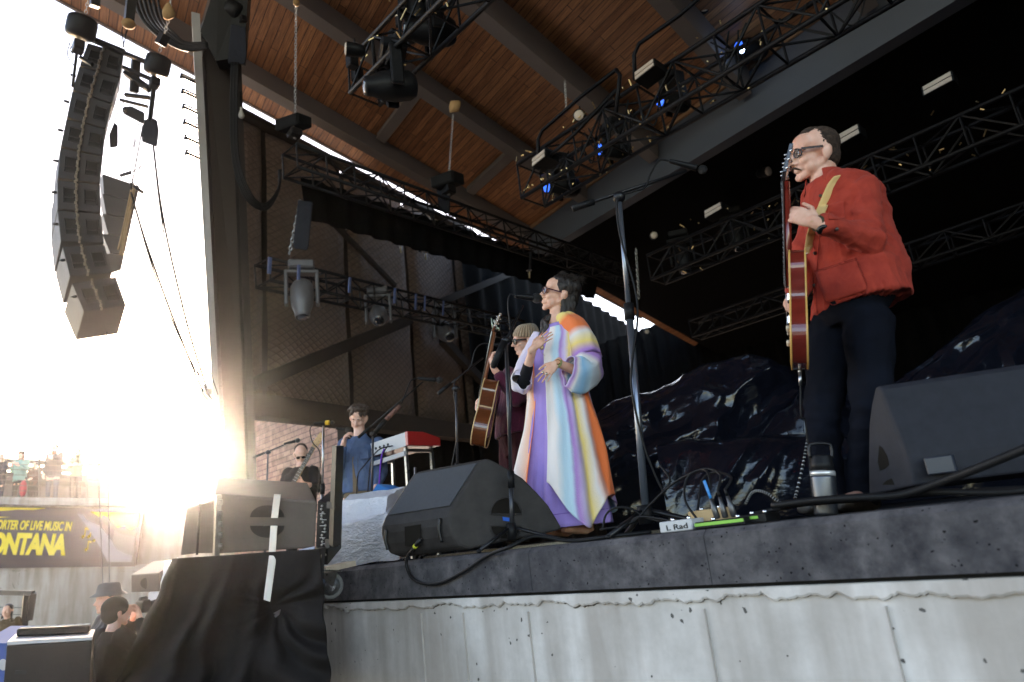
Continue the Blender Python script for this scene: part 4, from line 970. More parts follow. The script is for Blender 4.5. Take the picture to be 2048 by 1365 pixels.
def hand(mb, w, d, n, th, curl=(.3, .3, .3, .3), k=1.0, thumb=(.5, .3), spread=.12, base=None, r=.0082):
    """w wrist, d hand direction, n direction the palm faces, th direction of the thumb side; curl per finger, index first"""
    d = V(d).normalized(); n = V(n); n = (n-d*n.dot(d)).normalized(); th0 = d.cross(n); t = th0 if th0.dot(V(th)) > 0 else -th0
    mb.cap(w-d*.02*k, w+d*.02*k, .024*k, .026*k)
    mb.loft([(w+d*x*k, t*a*k, n*b_*k) for x, a, b_ in ((0, .024, .018), (.02, .030, .017), (.045, .038, .016), (.07, .040, .0145), (.088, .036, .011))], 16)
    mb.ell(w+d*.03*k+t*.024*k+n*.006*k, .017*k, .030*k, .014*k, t, d, n)
    L3 = ((.042, .026, .020), (.046, .029, .021), (.043, .027, .020), (.034, .021, .018))
    for i in range(4):
        off = (.029-.0193*i); p = w+d*(.082-.004*abs(i-1)-(.006 if i == 3 else 0))*k+t*off*k
        c = curl[i]; dirv = (d+t*(spread*(1.2-i*.8))).normalized(); ang = 0; rr = r*(1 if i < 3 else .88)
        for j, l in enumerate(L3[i]):
            ang += c*(.9 if j == 0 else 1.15)
            v = dirv*math.cos(ang)+n*math.sin(ang); q = p+v*l*k
            mb.cap(p, q, rr*k*(1-.06*j), rr*k*(.94-.06*j), 10); p = q
    p = w+d*.025*k+t*.028*k; v = (t*.75+d*.75+n*thumb[0]).normalized(); q = p+v*.042*k; mb.cap(p, q, .0125*k, .0105*k, 10)
    v2 = (t*(.45-thumb[1])+d*.9+n*thumb[0]*1.5).normalized(); q2 = q+v2*.03*k; mb.cap(q, q2, .0105*k, .009*k, 10); v3 = (v2+n*thumb[1]).normalized(); mb.cap(q2, q2+v3*.02*k, .009*k, .0075*k, 10)
def limb(mb, a, b_, c, r1, r2, r3, r4=None, bulge=1.06):
    mb.cap(a, b_, r1, r2); mb.cap(b_, c, r2, r3)
    mb.ell(V(a).lerp(b_, .38), r1*bulge*.98, r1*bulge*.98, (V(b_)-V(a)).length*.3, *frame(V(b_)-V(a)))
def torso(mb, pel, chest, neck, s, f, w=(.165, .14, .175, .19, .09), dp=(.115, .10, .125, .11, .07), top=True):
    """lofted trunk from crotch to neck"""
    ax = (V(neck)-V(pel)); secs = []
    ts = (-.12, 0.0, .25, .58, .82, .97); ws = (w[0]*.8, w[0], w[1], w[2], w[3], w[4]); ds = (dp[0]*.85, dp[0], dp[1], dp[2], dp[3], dp[4])
    for t, a, b_ in zip(ts, ws, ds):
        c = V(pel)*(1-t)*(1-t)+V(chest)*2*t*(1-t)+V(neck)*t*t if t > 0 else V(pel)+ax*t
        secs.append((c, s*a, f*b_))
    mb.loft(secs, 28, power=2.3)
def foot(mb, ank, d, k=1.0):
    d = V(d); d.z = 0; d.normalize(); b0 = V((ank.x, ank.y, ank.z-.055*k)); s = d.cross(V((0, 0, 1)))
    mb.loft([(b0-d*.06*k, s*.028*k, V((0, 0, .030*k))), (b0, s*.036*k, V((0, 0, .045*k))), (b0+d*.07*k, s*.043*k, V((0, 0, .038*k))), (b0+d*.14*k, s*.046*k, V((0, 0, .026*k))), (b0+d*.18*k, s*.03*k, V((0, 0, .018*k)))], 16, power=2.4)
    mb.cap(ank, b0, .04*k, .035*k)
def D_for(px, py, ztop):
    r = ray(px, py); return (ztop-CAM.z)/(r.z/r.dot(h))
def Jf(D):
    return lambda px, py, off=0: onplane(px, py, CAM+h*(D+off), h)
hR = V((-h.y*-1, -h.x*1, 0)); hR = h.cross(V((0, 0, 1)))     # camera-right, level
print('DIST', [(n, round(D_for(x, y, z), 2)) for n, x, y, z in (('man', 1640, 255, 3.42), ('singer', 1125, 549, 3.30), ('girl', 1050, 648, 3.28), ('kid', 716, 806, 3.38), ('bass', 603, 882, 3.38))])
RED = mat('red_twill', (.42, .052, .030), .85, var2=(.30, .032, .020), vs=14, bump=.45, bs=28, bd=.014, sheen=.05)
DENIMK = mat('black_denim', (.007, .009, .016), .9, spec=.08, var2=(.003, .0035, .006), vs=5, bump=.3, bs=200, bd=.003)
LEATH = mat('shoe_leather', (.02, .015, .012), .4)
def tz(p): return p.z
# ---------- guitarist in the red jacket ----------
D1 = D_for(1640, 255, 3.42); J = Jf(D1)
def guitarist():
    feetc = J(1690, 990, 0); man = thing('person', 'man in a red work jacket and glasses playing a sunburst electric guitar', 'person', V((feetc.x, feetc.y, ZS)), 'musicians on stage')
    f = (-hR*.93-h*.36).normalized(); s = f.cross(V((0, 0, 1)))      # s = his right
    pel, che, nk = J(1705, 618), J(1693, 480), J(1662, 362)
    Ls, Rs = J(1727, 390, -.14), J(1640, 392, .15)
    Le, Lw = J(1741, 482, -.20), J(1634, 447, -.30)
    Re, Rw = J(1610, 520, .16), J(1592, 588, .02)
    Lh, Rh = J(1738, 650, -.08), J(1668, 655, .09)
    Lk, Rk = J(1742, 815, -.10), J(1645, 820, .06)
    La, Ra = J(1722, 968, .05), J(1655, 965, .08); La.z = ZS+.10; Ra.z = ZS+.10
    KH = 1.09; hc = J(1629, 309, 0); hf = (-Rt*.985-Up*.10-Fw*.10); hu = Up+Rt*.02
    m = MB(); T, hs, hF, hU = headparts(m, hc, hf, hu, KH)
    m.cap(hc+hU*-.06-hF*.03, nk-V((0, 0, .03))-hR*.03, .062, .070)
    torso(m, pel, che, nk, s, f, (.15, .13, .155, .16, .07), (.10, .09, .105, .09, .06))
    limb(m, Ls, Le, Lw, .052, .040, .027); limb(m, Rs, Re, Rw, .052, .040, .027)
    limb(m, Lh, Lk, La, .088, .056, .040); limb(m, Rh, Rk, Ra, .088, .056, .040)
    fd = (-hR*.8-h*.5); foot(m, La, fd); foot(m, Ra, fd)
    # fretting hand wraps the neck, picking hand pinches over the strings
    nx = J(1588, 432, -.26)
    hand(m, Lw, (J(1600, 432, -.28)-Lw), (Fw*.9-Rt*.2), Up, (.62, .60, .56, .50), 1.10, (.3, .1), .05, r=.0098)
    hand(m, Rw, (J(1560, 612, -.04)-Rw), (Rt*.3-Fw*.2-Up*.2+f*-.5), (Up*.8-Rt*.4), (.7, .75, .75, .7), .98, (.6, .3), .06, r=.0095)
    remesh(m, 'body', SK1, man, .0052, 3)
    eyes(man, T, hs, hF, hU, KH, closed=True, brow=HSHORT)
    # cropped hair
    m = MB(); m.ell(T(0, -.028, .042), .0775*KH, .0895*KH, .0795*KH, hs, hF, hU, 26, 18); m.ell(T(0, -.050, -.010), .068*KH, .062*KH, .072*KH, hs, hF, hU, 20, 14); m.ell(T(0, .004, .076), .050*KH, .060*KH, .046*KH, hs, hF, hU, 20, 12)
    m.cap(hc-hU*.05-hF*.065, hc-hU*.10-hF*.07, .045, .03)
    remesh(m, 'hair', HSHORT, man, .006, 2, lambda c, n: .0025*nz(c, 120)+.0015*nz(c, 300))
    m = MB(); m.tube([T(a*.01, .108-abs(a)**2*.0026, -.054-abs(a)**1.5*.0035) for a in (-3, -2, -1, 0, 1, 2, 3)], [.003, .0055, .0065, .006, .0065, .0055, .003], 8); remesh(m, 'moustache', HSHORT, man, .003, 1)
    # glasses
    FRM = mat('glasses_tortoise', (.025, .03, .05), .25, var2=(.008, .007, .01), vs=60); GL = mat('glasses_lens', (.55, .5, .48), .05, spec=.9, trans=.9, rv=0)
    gm = MB()
    for a in (-1, 1):
        ring = [T(a*.033+.022*math.copysign(abs(math.cos(t))**.7, math.cos(t)), .106-abs(.033+a*.024*math.cos(t))*.25, .002+.016*math.copysign(abs(math.sin(t))**.7, math.sin(t))) for t in [i*math.pi/10 for i in range(21)]]
        gm.tube(ring, .0032, 6, cap=False)
        gm.bar(T(a*.062, .095, .016), T(a*.086, .008, .014), .004, .010, hU)
    gm.tube([T(-.008, .108, .008), T(0, .111, .010), T(.008, .108, .008)], .003, 6)
    g_ = gm.build('glasses', FRM, man)
    for a in (-1, 1): m = MB(); m.ell(T(a*.033, .101, .002), .023, .002, .018, hs, hF, hU, 14, 8); m.build('glasses_lens', GL, g_)
    # jacket
    m = MB(); wn = nk+V((0, 0, -.01))
    secs = []
    jc = [(J(1722, 612), .225, .165), (J(1718, 560), .215, .160), (J(1702, 500), .195, .155), (J(1690, 440), .180, .152), (J(1682, 400), .175, .142), (J(1676, 376), .155, .120), (J(1660, 364), .095, .088)]
    for c, a, b_ in jc: secs.append((c, s*a, f*b_))
    m.loft(secs, 32, power=2.5)
    for S_, E_, W_, o_ in ((Ls, Le, Lw, 1), (Rs, Re, Rw, -1)):
        cw = W_.lerp(E_, .20)
        m.ell(S_, .074, .074, .078); m.cap(S_, E_, .074, .064); m.cap(E_, cw, .064, .047); m.cap(cw, W_.lerp(E_, .17), .049, .049)
    def jd(c, n):
        d = .013*(1-2*abs(nz(V((c.x, c.y, c.z*.8+c.x*.5)), 4.2, 3))**.6)+.006*(1-2*abs(nz(c, 8, 1))**.55)+.004*(1-2*abs(nz(V((c.x, c.y, c.z*.5)), 15, 4))**.6)
        de = (c-Le).length; d += .008*math.sin((c-Ls).dot((Le-Ls).normalized())*95+nz(c, 8)*3)*math.exp(-(de/.10)**2)
        ds = (c-Ls).length; d += .005*math.sin((c-nk).length*90+nz(c, 6)*3)*math.exp(-(ds/.13)**2)
        dh = abs((c-J(1722, 606)).dot(V((0, 0, 1)))+.0); d += .003*math.sin(c.dot(hR)*260)*math.exp(-(dh/.03)**2)
        return d
    jk = remesh(m, 'jacket', RED, man, .0075, 2, jd)
    # collar: a turned-down band round the neck open at the throat
    m = MB(); cc = J(1654, 362)
    def colr(u, v):
        a = lerp(-2.5, 2.5, u); r_ = lerp(.075, .100, v); z = lerp(.020, -.028, v)+.035*math.cos(a)*-1*.5
        dr = -(f*math.cos(a))+s*math.sin(a)
        return cc+dr*r_*(1+.15*abs(math.sin(a)))+V((0, 0, z-(.03*v if abs(a) > 2 else 0)))+f*.005
    m.grid(colr, 40, 6); m.build('collar', RED, jk, solid=.006, sub=1)
    m = MB()
    a_, b_ = J(1650, 385, -.16), J(1634, 632, -.17)
    # pockets, placket, buttons, cuff
    def onfront(px, py, push=.0):      # find jacket surface along the view ray
        return None
    dgp = bpy.context.evaluated_depsgraph_get(); dgp.update()
    je = jk; org = world_loc(man)
    def hit(px, py, lift=.004):
        r = ray(px, py).normalized(); ok, loc, no, _ = je.ray_cast(CAM-org, r)
        return (loc+org-r*lift, no) if ok else (J(px, py, -.15), -h)
    def patch(name, poly, lift, mt, par, th=.004):
        # a cloth patch draped on the jacket: dense grid inside the polygon's bounding quad
        n = 10; vs = []; g2 = MB()
        tl, tr, br, bl = [V((*p, 0)) for p in poly]
        def fn(u, v):
            p = tl.lerp(tr, u).lerp(bl.lerp(br, u), v); return hit(p.x, p.y, lift)[0]
        g2.grid(fn, n, n); return g2.build(name, mt, par, solid=th)
    patch('patch_pocket', [(1630, 545), (1710, 515), (1735, 580), (1653, 607)], .006, RED, jk, .006)
    patch('chest_pocket', [(1655, 410), (1688, 402), (1690, 438), (1658, 440)], .005, RED, jk, .005)
    for pts in ([(1630, 547), (1650, 602), (1666, 611), (1733, 586), (1735, 570), (1713, 516)], [(1629, 546), (1712, 520)], [(1629, 543), (1712, 517)], [(1640, 470), (1632, 560), (1634, 628)]):
        m = MB(); sp_ = []
        for i in range(len(pts)-1):
            for k in range(8): sp_.append(hit(lerp(pts[i][0], pts[i+1][0], k/8), lerp(pts[i][1], pts[i+1][1], k/8), .009)[0])
        sp_.append(hit(*pts[-1], .009)[0]); m.tube(sp_, .0022, 5); m.build('seam', mat('red_seam', (.26, .03, .02), .9), jk)
    for (x, y) in ((1630, 507), (1628, 571), (1641, 392), (1674, 459)):
        p, no = hit(x, y, .006); m = MB(); m.lathe(p, -ray(x, y), [(0, .008), (.004, .008), (.006, .005)], 12); m.build('button', mat('dark_button', (.05, .03, .025), .3), jk)
    # watch on the left wrist
    wd = (Lw-Le).normalized(); wc_ = Lw-wd*.012; m = MB(); m.lathe(wc_-wd*.014, wd, [(0, .034), (.003, .036), (.025, .035), (.028, .033)], 20); wa = m.build('watch_strap', mat('olive_strap', (.06, .05, .03), .8), man)
    wn_ = (-Fw*.6-Up*.7+Rt*.1).normalized(); m = MB(); m.lathe(wc_+wn_*.028, wn_, [(0, .022), (.006, .025), (.014, .024), (.016, .02)], 20); m.build('watch_case', mat('watch_black', (.015, .015, .016), .2), wa)
    # trousers and shoes
    m = MB(); torso_s = [(J(1705, 650), s*.13, f*.11), (J(1708, 615), s*.175, f*.135), (J(1710, 580), s*.17, f*.13)]
    m.loft(torso_s, 24, power=2.3)
    for H_, K_, A_ in ((Lh, Lk, La), (Rh, Rk, Ra)):
        m.cap(H_, K_, .105, .078); m.cap(K_, A_+V((0, 0, .02)), .076, .060); m.cap(A_+V((0, 0, .02)), A_-V((0, 0, .03)), .062, .064)
    remesh(m, 'trousers', DENIMK, man, .009, 2, lambda c, n: .007*(1-2*abs(nz(c, 8, 2))**.6)+.004*math.sin(c.z*60+nz(c, 5)*6)*math.exp(-((c.z-(ZS+.3))/.25)**2))
    m = MB()
    for A_ in (La, Ra): foot(m, A_-V((0, 0, .003)), fd, 1.12)
    remesh(m, 'shoes', LEATH, man, .007, 1)
    return man, f, s, hit
man, mf, ms, mhit = guitarist()
# ---------- guitars ----------
def guitar(name, label, base, A, N, outline, th, neck_l, head_l, wood, edge, top, strings=True, hollow=False, k=1.0, headmat=None, body_len=.5, neckmat=None):
    """base: bottom of body; A along the neck, N out of the face; outline: (along, half width near, half width far)"""
    A = V(A).normalized(); N = V(N); N = (N-A*N.dot(A)).normalized(); S = A.cross(N); t = thing(name, label, 'guitar', base)
    pts = [(a*k, w1*k) for a, w1, w2 in outline]+[(a*k, -w2*k) for a, w1, w2 in reversed(outline)]
    sp = spline([V((a, w_, 0)) for a, w_ in pts], 6); sp = sp[:-1] if (sp[0]-sp[-1]).length < 1e-6 else sp
    ring = [base+A*p.x+S*p.y for p in sp]
    m = MB(); m.prism([p-N*th*k/2 for p in ring], N*th*k); body = m.build('body', [wood], t, bevel=.003)
    m = MB()
    m.prism([base+(p-base)*.985+N*(th*k/2+.001)+A*.003 for p in ring], N*.003); m.build('top', top, t)
    for e in (-1, 1): m = MB(); m.tube([p+N*e*th*k/2 for p in ring]+[ring[0]+N*e*th*k/2], .0042*k, 6, cap=False); m.build('binding', edge, t)
    bl = body_len*k; nn = N*(th*k/2+.012)
    m = MB(); n0, n1 = base+A*(bl-.14*k)+nn, base+A*(bl+neck_l*k)+nn
    m.loft([(n0-N*.008, S*.028*k, N*.016*k), (n1-N*.006, S*.022*k, N*.014*k)], 14); nk = m.build('neck', neckmat or wood, t)
    m = MB(); m.prism([n0-S*.028*k+N*.008, n0+S*.028*k+N*.008, n1+S*.022*k+N*.008, n1-S*.022*k+N*.008], N*.004); m.build('fretboard', mat('rosewood', (.035, .018, .012), .4), nk)
    m = MB()
    for i in range(1, 20):
        p = n1.lerp(n0, (1-2**(-i/12))*1.45); m.bar(p-S*.024*k+N*.013, p+S*.024*k+N*.013, .002, .002)
    m.build('frets', STEEL, nk)
    hb = (A*.97-N*.22).normalized(); q = n1; m = MB(); hl = head_l*k
    m.prism([q-S*.022*k, q+S*.022*k, q+S*.036*k+hb*.04, q+S*.034*k+hb*hl*.95, q+hb*hl*.9, q-S*.034*k+hb*hl*.95, q-S*.036*k+hb*.04], N*.015); hd = m.build('headstock', headmat or mat('head_black', (.02, .012, .012), .2, coat=.5), t)
    for i in range(3):
        for e in (-1, 1):
            p = q+hb*(.045+.04*i)*k+S*e*.034*k; m = MB(); m.tube([p, p+S*e*.022*k], .003*k, 6); m.ell(p+S*e*.028*k, .009*k, .006*k, .008*k, S, N, A, 8, 6); m.tube([p-S*e*.012*k+N*.012, p-S*e*.012*k+N*.028], .004, 6); m.build('tuning_peg', CHROME, hd)
    m = MB(); br = base+A*bl*.30+N*(th*k/2+.008); m.bar(br-S*.04*k, br+S*.04*k, .012, .014); m.build('bridge', CHROME if not hollow else mat('rosewood', (.035, .018, .012), .4), t)
    m = MB()
    for i in range(6): o = (i-2.5)*.0075*k; m.tube([br+S*o*1.3+N*.008, n1+S*o*.85+N*.016, q+hb*(.05+.03*(i % 3))+S*(o*1.2)+N*.02], .0008, 4)
    m.build('strings', STEEL, t)
    if hollow:
        m = MB(); m.lathe(base+A*bl*.62+N*(th*k/2+.0035), N, [(0, .052*k), (.001, .05*k)], 24); m.build('soundhole', mat('hole_black', (.01, .008, .006), .9), t)
        m = MB(); c = base+A*bl*.5-S*.075*k+N*(th*k/2+.0045); m.prism([c+A*x+S*y for x, y in ((.07, .02), (.03, -.03), (-.05, -.035), (-.06, .0), (.0, .03), (.05, .045))], N*.002); m.build('pickguard', mat('pickguard', (.05, .02, .01), .3), t)
    else:
        for u in (.42, .62): m = MB(); c = base+A*bl*u+N*(th*k/2+.006); m.box(c, (.07*k, .036*k, .014), S, A, N, .004); m.build('pickup', CHROME, t)
        for a, o in ((.10, .10), (.16, .115), (.10, .055), (.16, .07)): m = MB(); m.lathe(base+A*a*k+S*o*k+N*(th*k/2+.004), N, [(0, .011*k), (.012, .010*k), (.014, .007*k)], 12); m.build('knob', mat('cream_knob', (.62, .55, .42), .3), t)
    return t, S, N
BURST = mat('sunburst_side', (.20, .022, .014), .15, var2=(.11, .012, .008), vs=5, coat=.8, sc=(1, 1, 3)); CREAM = mat('cream_binding', (.62, .36, .10), .35, var=.06)
BTOP = mat('sunburst_top', (.50, .20, .04), .15, var2=(.22, .05, .02), vs=4, coat=.8)
ES = [(0.0, .02, .02), (.02, .12, .12), (.10, .195, .195), (.19, .185, .185), (.28, .125, .125), (.35, .13, .13), (.42, .145, .145), (.48, .12, .12), (.50, .075, .075), (.455, .045, .045), (.41, .03, .03)]
gb_, ge_ = J(1600, 738, -.16), J(1592, 405, -.26)
GA = (ge_-gb_).normalized(); GN = (-hR*.90+h*.36)
eg, gS, gN = guitar('electric_guitar', 'sunburst semi hollow electric guitar held upright by the man in red', gb_, GA, GN, ES, .062, .34, .18, BURST, CREAM, BTOP, k=.98, body_len=.5)
m = MB(); pts = [J(1613, 508, -.13), J(1622, 492, -.20), J(1634, 458, -.26)]
def stp(pl, w_, nm):
    m = MB(); L_ = len(pl); 
    def fn(u, v):
        i = min(int(v*(L_-1)), L_-2); t = v*(L_-1)-i; p, q = pl[i], pl[i+1]; d_ = (q[0]-p[0]); c = p[0].lerp(q[0], t); wv = p[1].lerp(q[1], t); return c+wv*(u-.5)*w_
    m.grid(fn, 3, (L_-1)*6); return m.build(nm, mat('tan_strap', (.68, .47, .20), .7, var=.1, bump=.2, bs=300), eg, solid=.004)
def hp(x, y, l=.012): return mhit(x, y, l)[0]
sd_ = (Rt*.9+Up*.25).normalized()
stp([(J(1612, 508, -.16), sd_*.55), (hp(1618, 494, .03), sd_*.8), (hp(1624, 468, .02), sd_), (hp(1634, 440, .014), sd_), (hp(1646, 412, .014), sd_), (hp(1656, 388, .014), sd_), (hp(1666, 366, .014), sd_), (hp(1676, 352, .012), sd_*.9), (J(1690, 346, -.02), sd_*.8)], .052, 'strap')
m = MB(); m.ell(J(1612, 508, -.165), .008, .008, .008, n=10, m=8); m.build('strap_button', CHROME, eg)
m = MB(); q = gb_; m.tube([q, q-GA*.02], .008, 8); m.tube([q-GA*.02, q-GA*.07], .007, 8); jp = m.build('jack_plug', STEEL, eg)
m = MB(); m.tube(spline([q-GA*.07, q-GA*.2-Rt*.0, J(1612, 850, -.1), J(1625, 1000, -.05)], 8), .0035, 6); m.build('guitar_lead', RUB, eg)
# ---------- singer ----------
PURP = mat('lilac_cotton', (.38, .27, .66), .85, var2=(.32, .22, .58), vs=6, bump=.3, bs=160, bd=.004, sheen=.1)
W_, LB, BL, PU, YE_, OR, PK, LV = (.84, .77, .74), (.50, .70, .82), (.27, .54, .78), (.46, .23, .62), (.90, .68, .20), (.92, .20, .05), (.88, .54, .40), (.66, .56, .80)
KAF = uvmat('kaftan_stripes', [(.0, W_), (.035, W_), (.06, LB), (.085, LB), (.10, PU), (.125, LV), (.15, YE_), (.18, W_), (.215, OR), (.25, OR), (.275, LV), (.31, PU), (.33, W_), (.36, LB), (.42, BL), (.46, W_), (.53, W_), (.58, LB), (.62, YE_), (.67, PU), (.73, W_), (.80, LB), (.86, OR), (.89, PK), (.93, W_), (.965, PK), (1.0, OR)], .8, .08, .35, 160)
SLV = uvmat('sleeve_stripes', [(0, PU), (.06, YE_), (.14, YE_), (.2, OR), (.32, OR), (.38, W_), (.46, YE_), (.53, PU), (.6, PU), (.66, W_), (.76, LB), (.86, BL), (.92, W_), (.97, PU), (1, LV)], .8, .05, .25, 160, axis=1)
SLV2 = uvmat('far_sleeve', [(0, W_), (.3, LV), (.7, W_), (1, (.6, .6, .85))], .8, .1, .2, 150)
def woman_singer():
    D = 4.42; J = Jf(D); fc = J(1128, 1050); t = thing('person', 'woman singing with hand on chest in a lilac dress and rainbow striped kaftan', 'person', V((fc.x, fc.y, ZS)), 'musicians on stage')
    f = (-hR*.80-h*.60).normalized(); s = f.cross(V((0, 0, 1)))
    hc = J(1120, 589, 0); hf = -Rt*.97+Up*.20-Fw*.14; hu = Up+Rt*.12
    nk, che, pel = J(1118, 648), J(1116, 728), J(1122, 838)
    Ls, Rs = J(1150, 668, -.13), J(1084, 680, .08)
    Le, Lw = J(1176, 752, -.20), J(1114, 726, -.32)
    Re, Rw = J(1046, 768, -.06), J(1066, 698, -.24)
    m = MB(); T, hs, hF, hU = headparts(m, hc, hf, hu, 1.12)
    m.ell(T(0, .092, -.070), .012, .012, .012)
    m.cap(hc-hU*.07-hF*.01, nk-V((0, 0, .0)), .062, .070)
    torso(m, pel, che, nk, s, f, (.165, .14, .155, .16, .07), (.12, .11, .12, .10, .06))
    for a in (-1, 1): m.ell(che+s*a*.075+f*.07+V((0, 0, .03)), .055, .05, .06, s, f)
    limb(m, Ls, Le, Lw, .047, .040, .025); limb(m, Rs, Re, Rw, .047, .038, .025)
    for a in (-.09, .09):
        hp_ = pel+s*a; k_ = V((hp_.x, hp_.y, ZS+.5))+f*.03; an = V((hp_.x, hp_.y, ZS+.13)); limb(m, hp_, k_, an, .09, .06, .04); foot(m, an, f, .95)
    hand(m, Lw, J(1084, 756, -.34)-Lw, (h*.7+hR*.4), (Up*.8-Rt*.5), (.10, .14, .12, .10), .95, (.2, .1), .16, r=.0078)
    hand(m, Rw, J(1102, 664, -.24)-Rw, (h*.6+hR*.5-Up*.2), (Up*.6-Rt*.8), (.10, .12, .1, .1), .95, (.2, .1), .14, r=.0078)
    remesh(m, 'body', SK2, t, .0052, 3); eyes(t, T, hs, hF, hU, .97, closed=True, brow=HBLK)
    m = MB(); m.ell(T(0, .097, -.064), .013, .006, .004, hs, hF, hU, 10, 6); m.build('lips', mat('lips', (.42, .12, .10), .4), t)
    # hair
    q_ = 1.12
    m = MB(); m.ell(T(0, -.028, .042), .083*q_, .098*q_, .084*q_, hs, hF, hU, 24, 16); m.ell(T(0, -.06, -.01), .076*q_, .062*q_, .085*q_, hs, hF, hU, 20, 12); m.ell(T(0, .008, .078), .060*q_, .062*q_, .044*q_, hs, hF, hU)
    m.ell(T(0, -.055, .105), .045, .05, .038, hs, hF, hU)
    rs = random.Random(5)
    for k in range(26):
        a = rs.uniform(-1, 1); st_ = T(.07*a, -.05-.03*abs(a)*rs.random(), -.02); e1 = T(.07*a, -.09+.02*rs.random(), -.12-.03*rs.random()); e2 = T(.075*a, -.075+.04*rs.random(), -.21-.06*rs.random())
        m.tube(spline([st_, e1, e2], 5), [.020, .019, .018, .017, .016, .015, .014, .012, .010, .007, .004], 7)
    for k in range(9):
        y_ = -.07+.008*k; m.tube(spline([T(-.072, y_, .0), T(-.088, y_-.012, -.09), T(-.100-.006*(k % 3), y_-.004, -.175), T(-.098-.008*(k % 2), y_+.012, -.25-.02*(k % 3))], 4), [.016]*5+[.015]*4+[.012, .009, .006, .003], 6)
    for k in range(10):
        st_ = T(rs.uniform(-.06, .06), .0, -.10); m.tube(spline([T(.05*rs.choice((-1, 1)), -.04, -.10), nk+f*.06+s*rs.uniform(.0, .09)+V((0, 0, .05)), nk+f*.105+s*rs.uniform(.0, .09)-V((0, 0, .02+.04*rs.random())), nk+f*.125+s*rs.uniform(.03, .12)-V((0, 0, .07+.05*rs.random()))], 4), [.015]*5+[.014]*4+[.012, .010, .008, .004][:4], 7)
    remesh(m, 'hair', HBLK, t, .0055, 1, lambda c, n: .006*nz(V((c.x*1, c.y, c.z*.4)), 55)+.003*nz(V((c.x*1, c.y, c.z*.25)), 150))
    m = MB()
    for k in range(150):
        a = rs.uniform(0, 6.28); b0 = T(.07*math.cos(a), -.03+.07*math.sin(a), .09+rs.random()*.03); p1 = b0+hU*rs.uniform(.0, .03)-hF*rs.uniform(.0, .03)+hs*rs.uniform(-.02, .02); p2 = p1-hF*rs.uniform(.01, .04)-hU*rs.uniform(-.02, .04)
        m.tube(spline([b0, p1, p2], 4), .0011, 4, cap=False)
    for k in range(40):
        b0 = T(rs.uniform(-.08, .08), -.07, rs.uniform(-.05, .02)); m.tube(spline([b0, b0-hU*.1-hF*rs.uniform(.0, .03), b0-hU*rs.uniform(.18, .26)+hF*rs.uniform(-.02, .03)], 4), .0011, 4, cap=False)
    m.build('flyaway_hair', HBLK, t)
    FR = mat('glasses_plum', (.06, .012, .03), .25, var=.2); GL = mat('glasses_lens', (.5, .5, .5), .05); gm = MB(); k = .97
    for a in (-1, 1):
        gm.tube([T(a*.033+.026*math.copysign(abs(math.cos(q))**.8, math.cos(q)), .112-abs(.033+a*.026*math.cos(q))*.22, .002+.021*math.copysign(abs(math.sin(q))**.8, math.sin(q))) for q in [i*math.pi/10 for i in range(21)]], .0027, 6, cap=False)
        gm.bar(T(a*.064, .098, .014), T(a*.082, .0, .006), .0035, .008, hU)
    gm.tube([T(-.007, .112, .008), T(0, .116, .010), T(.007, .112, .008)], .0025, 6); g_ = gm.build('glasses', FR, t)
    GLB = mat('glasses_lens_blue', (.50, .58, .80), .04, spec=1, var=.05, coat=1)
    for a in (-1, 1): m = MB(); m.ell(T(a*.033, .1035, .002), .0235, .0015, .018, hs, hF, hU, 14, 8); m.build('glasses_lens', GLB, g_)
    m = MB(); e = T(-.078, -.010, -.052); m.tube([e+hF*.014*math.cos(q)+hU*(-.016+.016*math.sin(q)) for q in [i*math.pi/8 for i in range(17)]], .0014, 5, cap=False); m.build('hoop_earring', mat('gold', (.7, .45, .15), .2, 1), t)
    # dress
    DS = [(1116, 652, .100, .080), (1111, 682, .165, .115), (1109, 715, .180, .150), (1110, 745, .178, .155), (1114, 800, .185, .160), (1119, 870, .225, .190), (1124, 950, .265, .225), (1130, 1056, .31, .265)]
    def ringc(v):
        i = min(int(v*(len(DS)-1)), len(DS)-2); q = v*(len(DS)-1)-i; A, B_ = DS[i], DS[i+1]; c = J(lerp(A[0], B_[0], q), lerp(A[1], B_[1], q)); return c, lerp(A[2], B_[2], q), lerp(A[3], B_[3], q)
    def dress(u, v):
        c, a, b_ = ringc(v); th = 2*math.pi*u; fl = .016*min(1, max(0, (v-.35)*2)); r_ = 1+fl*math.sin(th*9+v*2)/.2+.5*fl*math.sin(th*17+v*5)/.2
        r_ += .03*noise.noise(V((math.cos(th)*2, math.sin(th)*2, v*9)))
        p = c+s*a*math.cos(th)*r_+f*b_*math.sin(th)*r_; 
        if v > .15 and v < .6:
            for sg in (-1, 1): pass
        return V((p.x, p.y, max(p.z, ZS+.055)))
    m = MB(); m.grid(dress, 140, 90); dr = m.build('dress', PURP, t, fix=False, solid=.004)
    m = MB(); m.tube([V((p.x, p.y, p.z)) for p in [dress(i/60, .965)+(dress(i/60, .965)-ringc(.965)[0])*.012 for i in range(61)]], .002, 4); m.build('hem_seam', mat('lilac_seam', (.22, .12, .45), .9), dr)
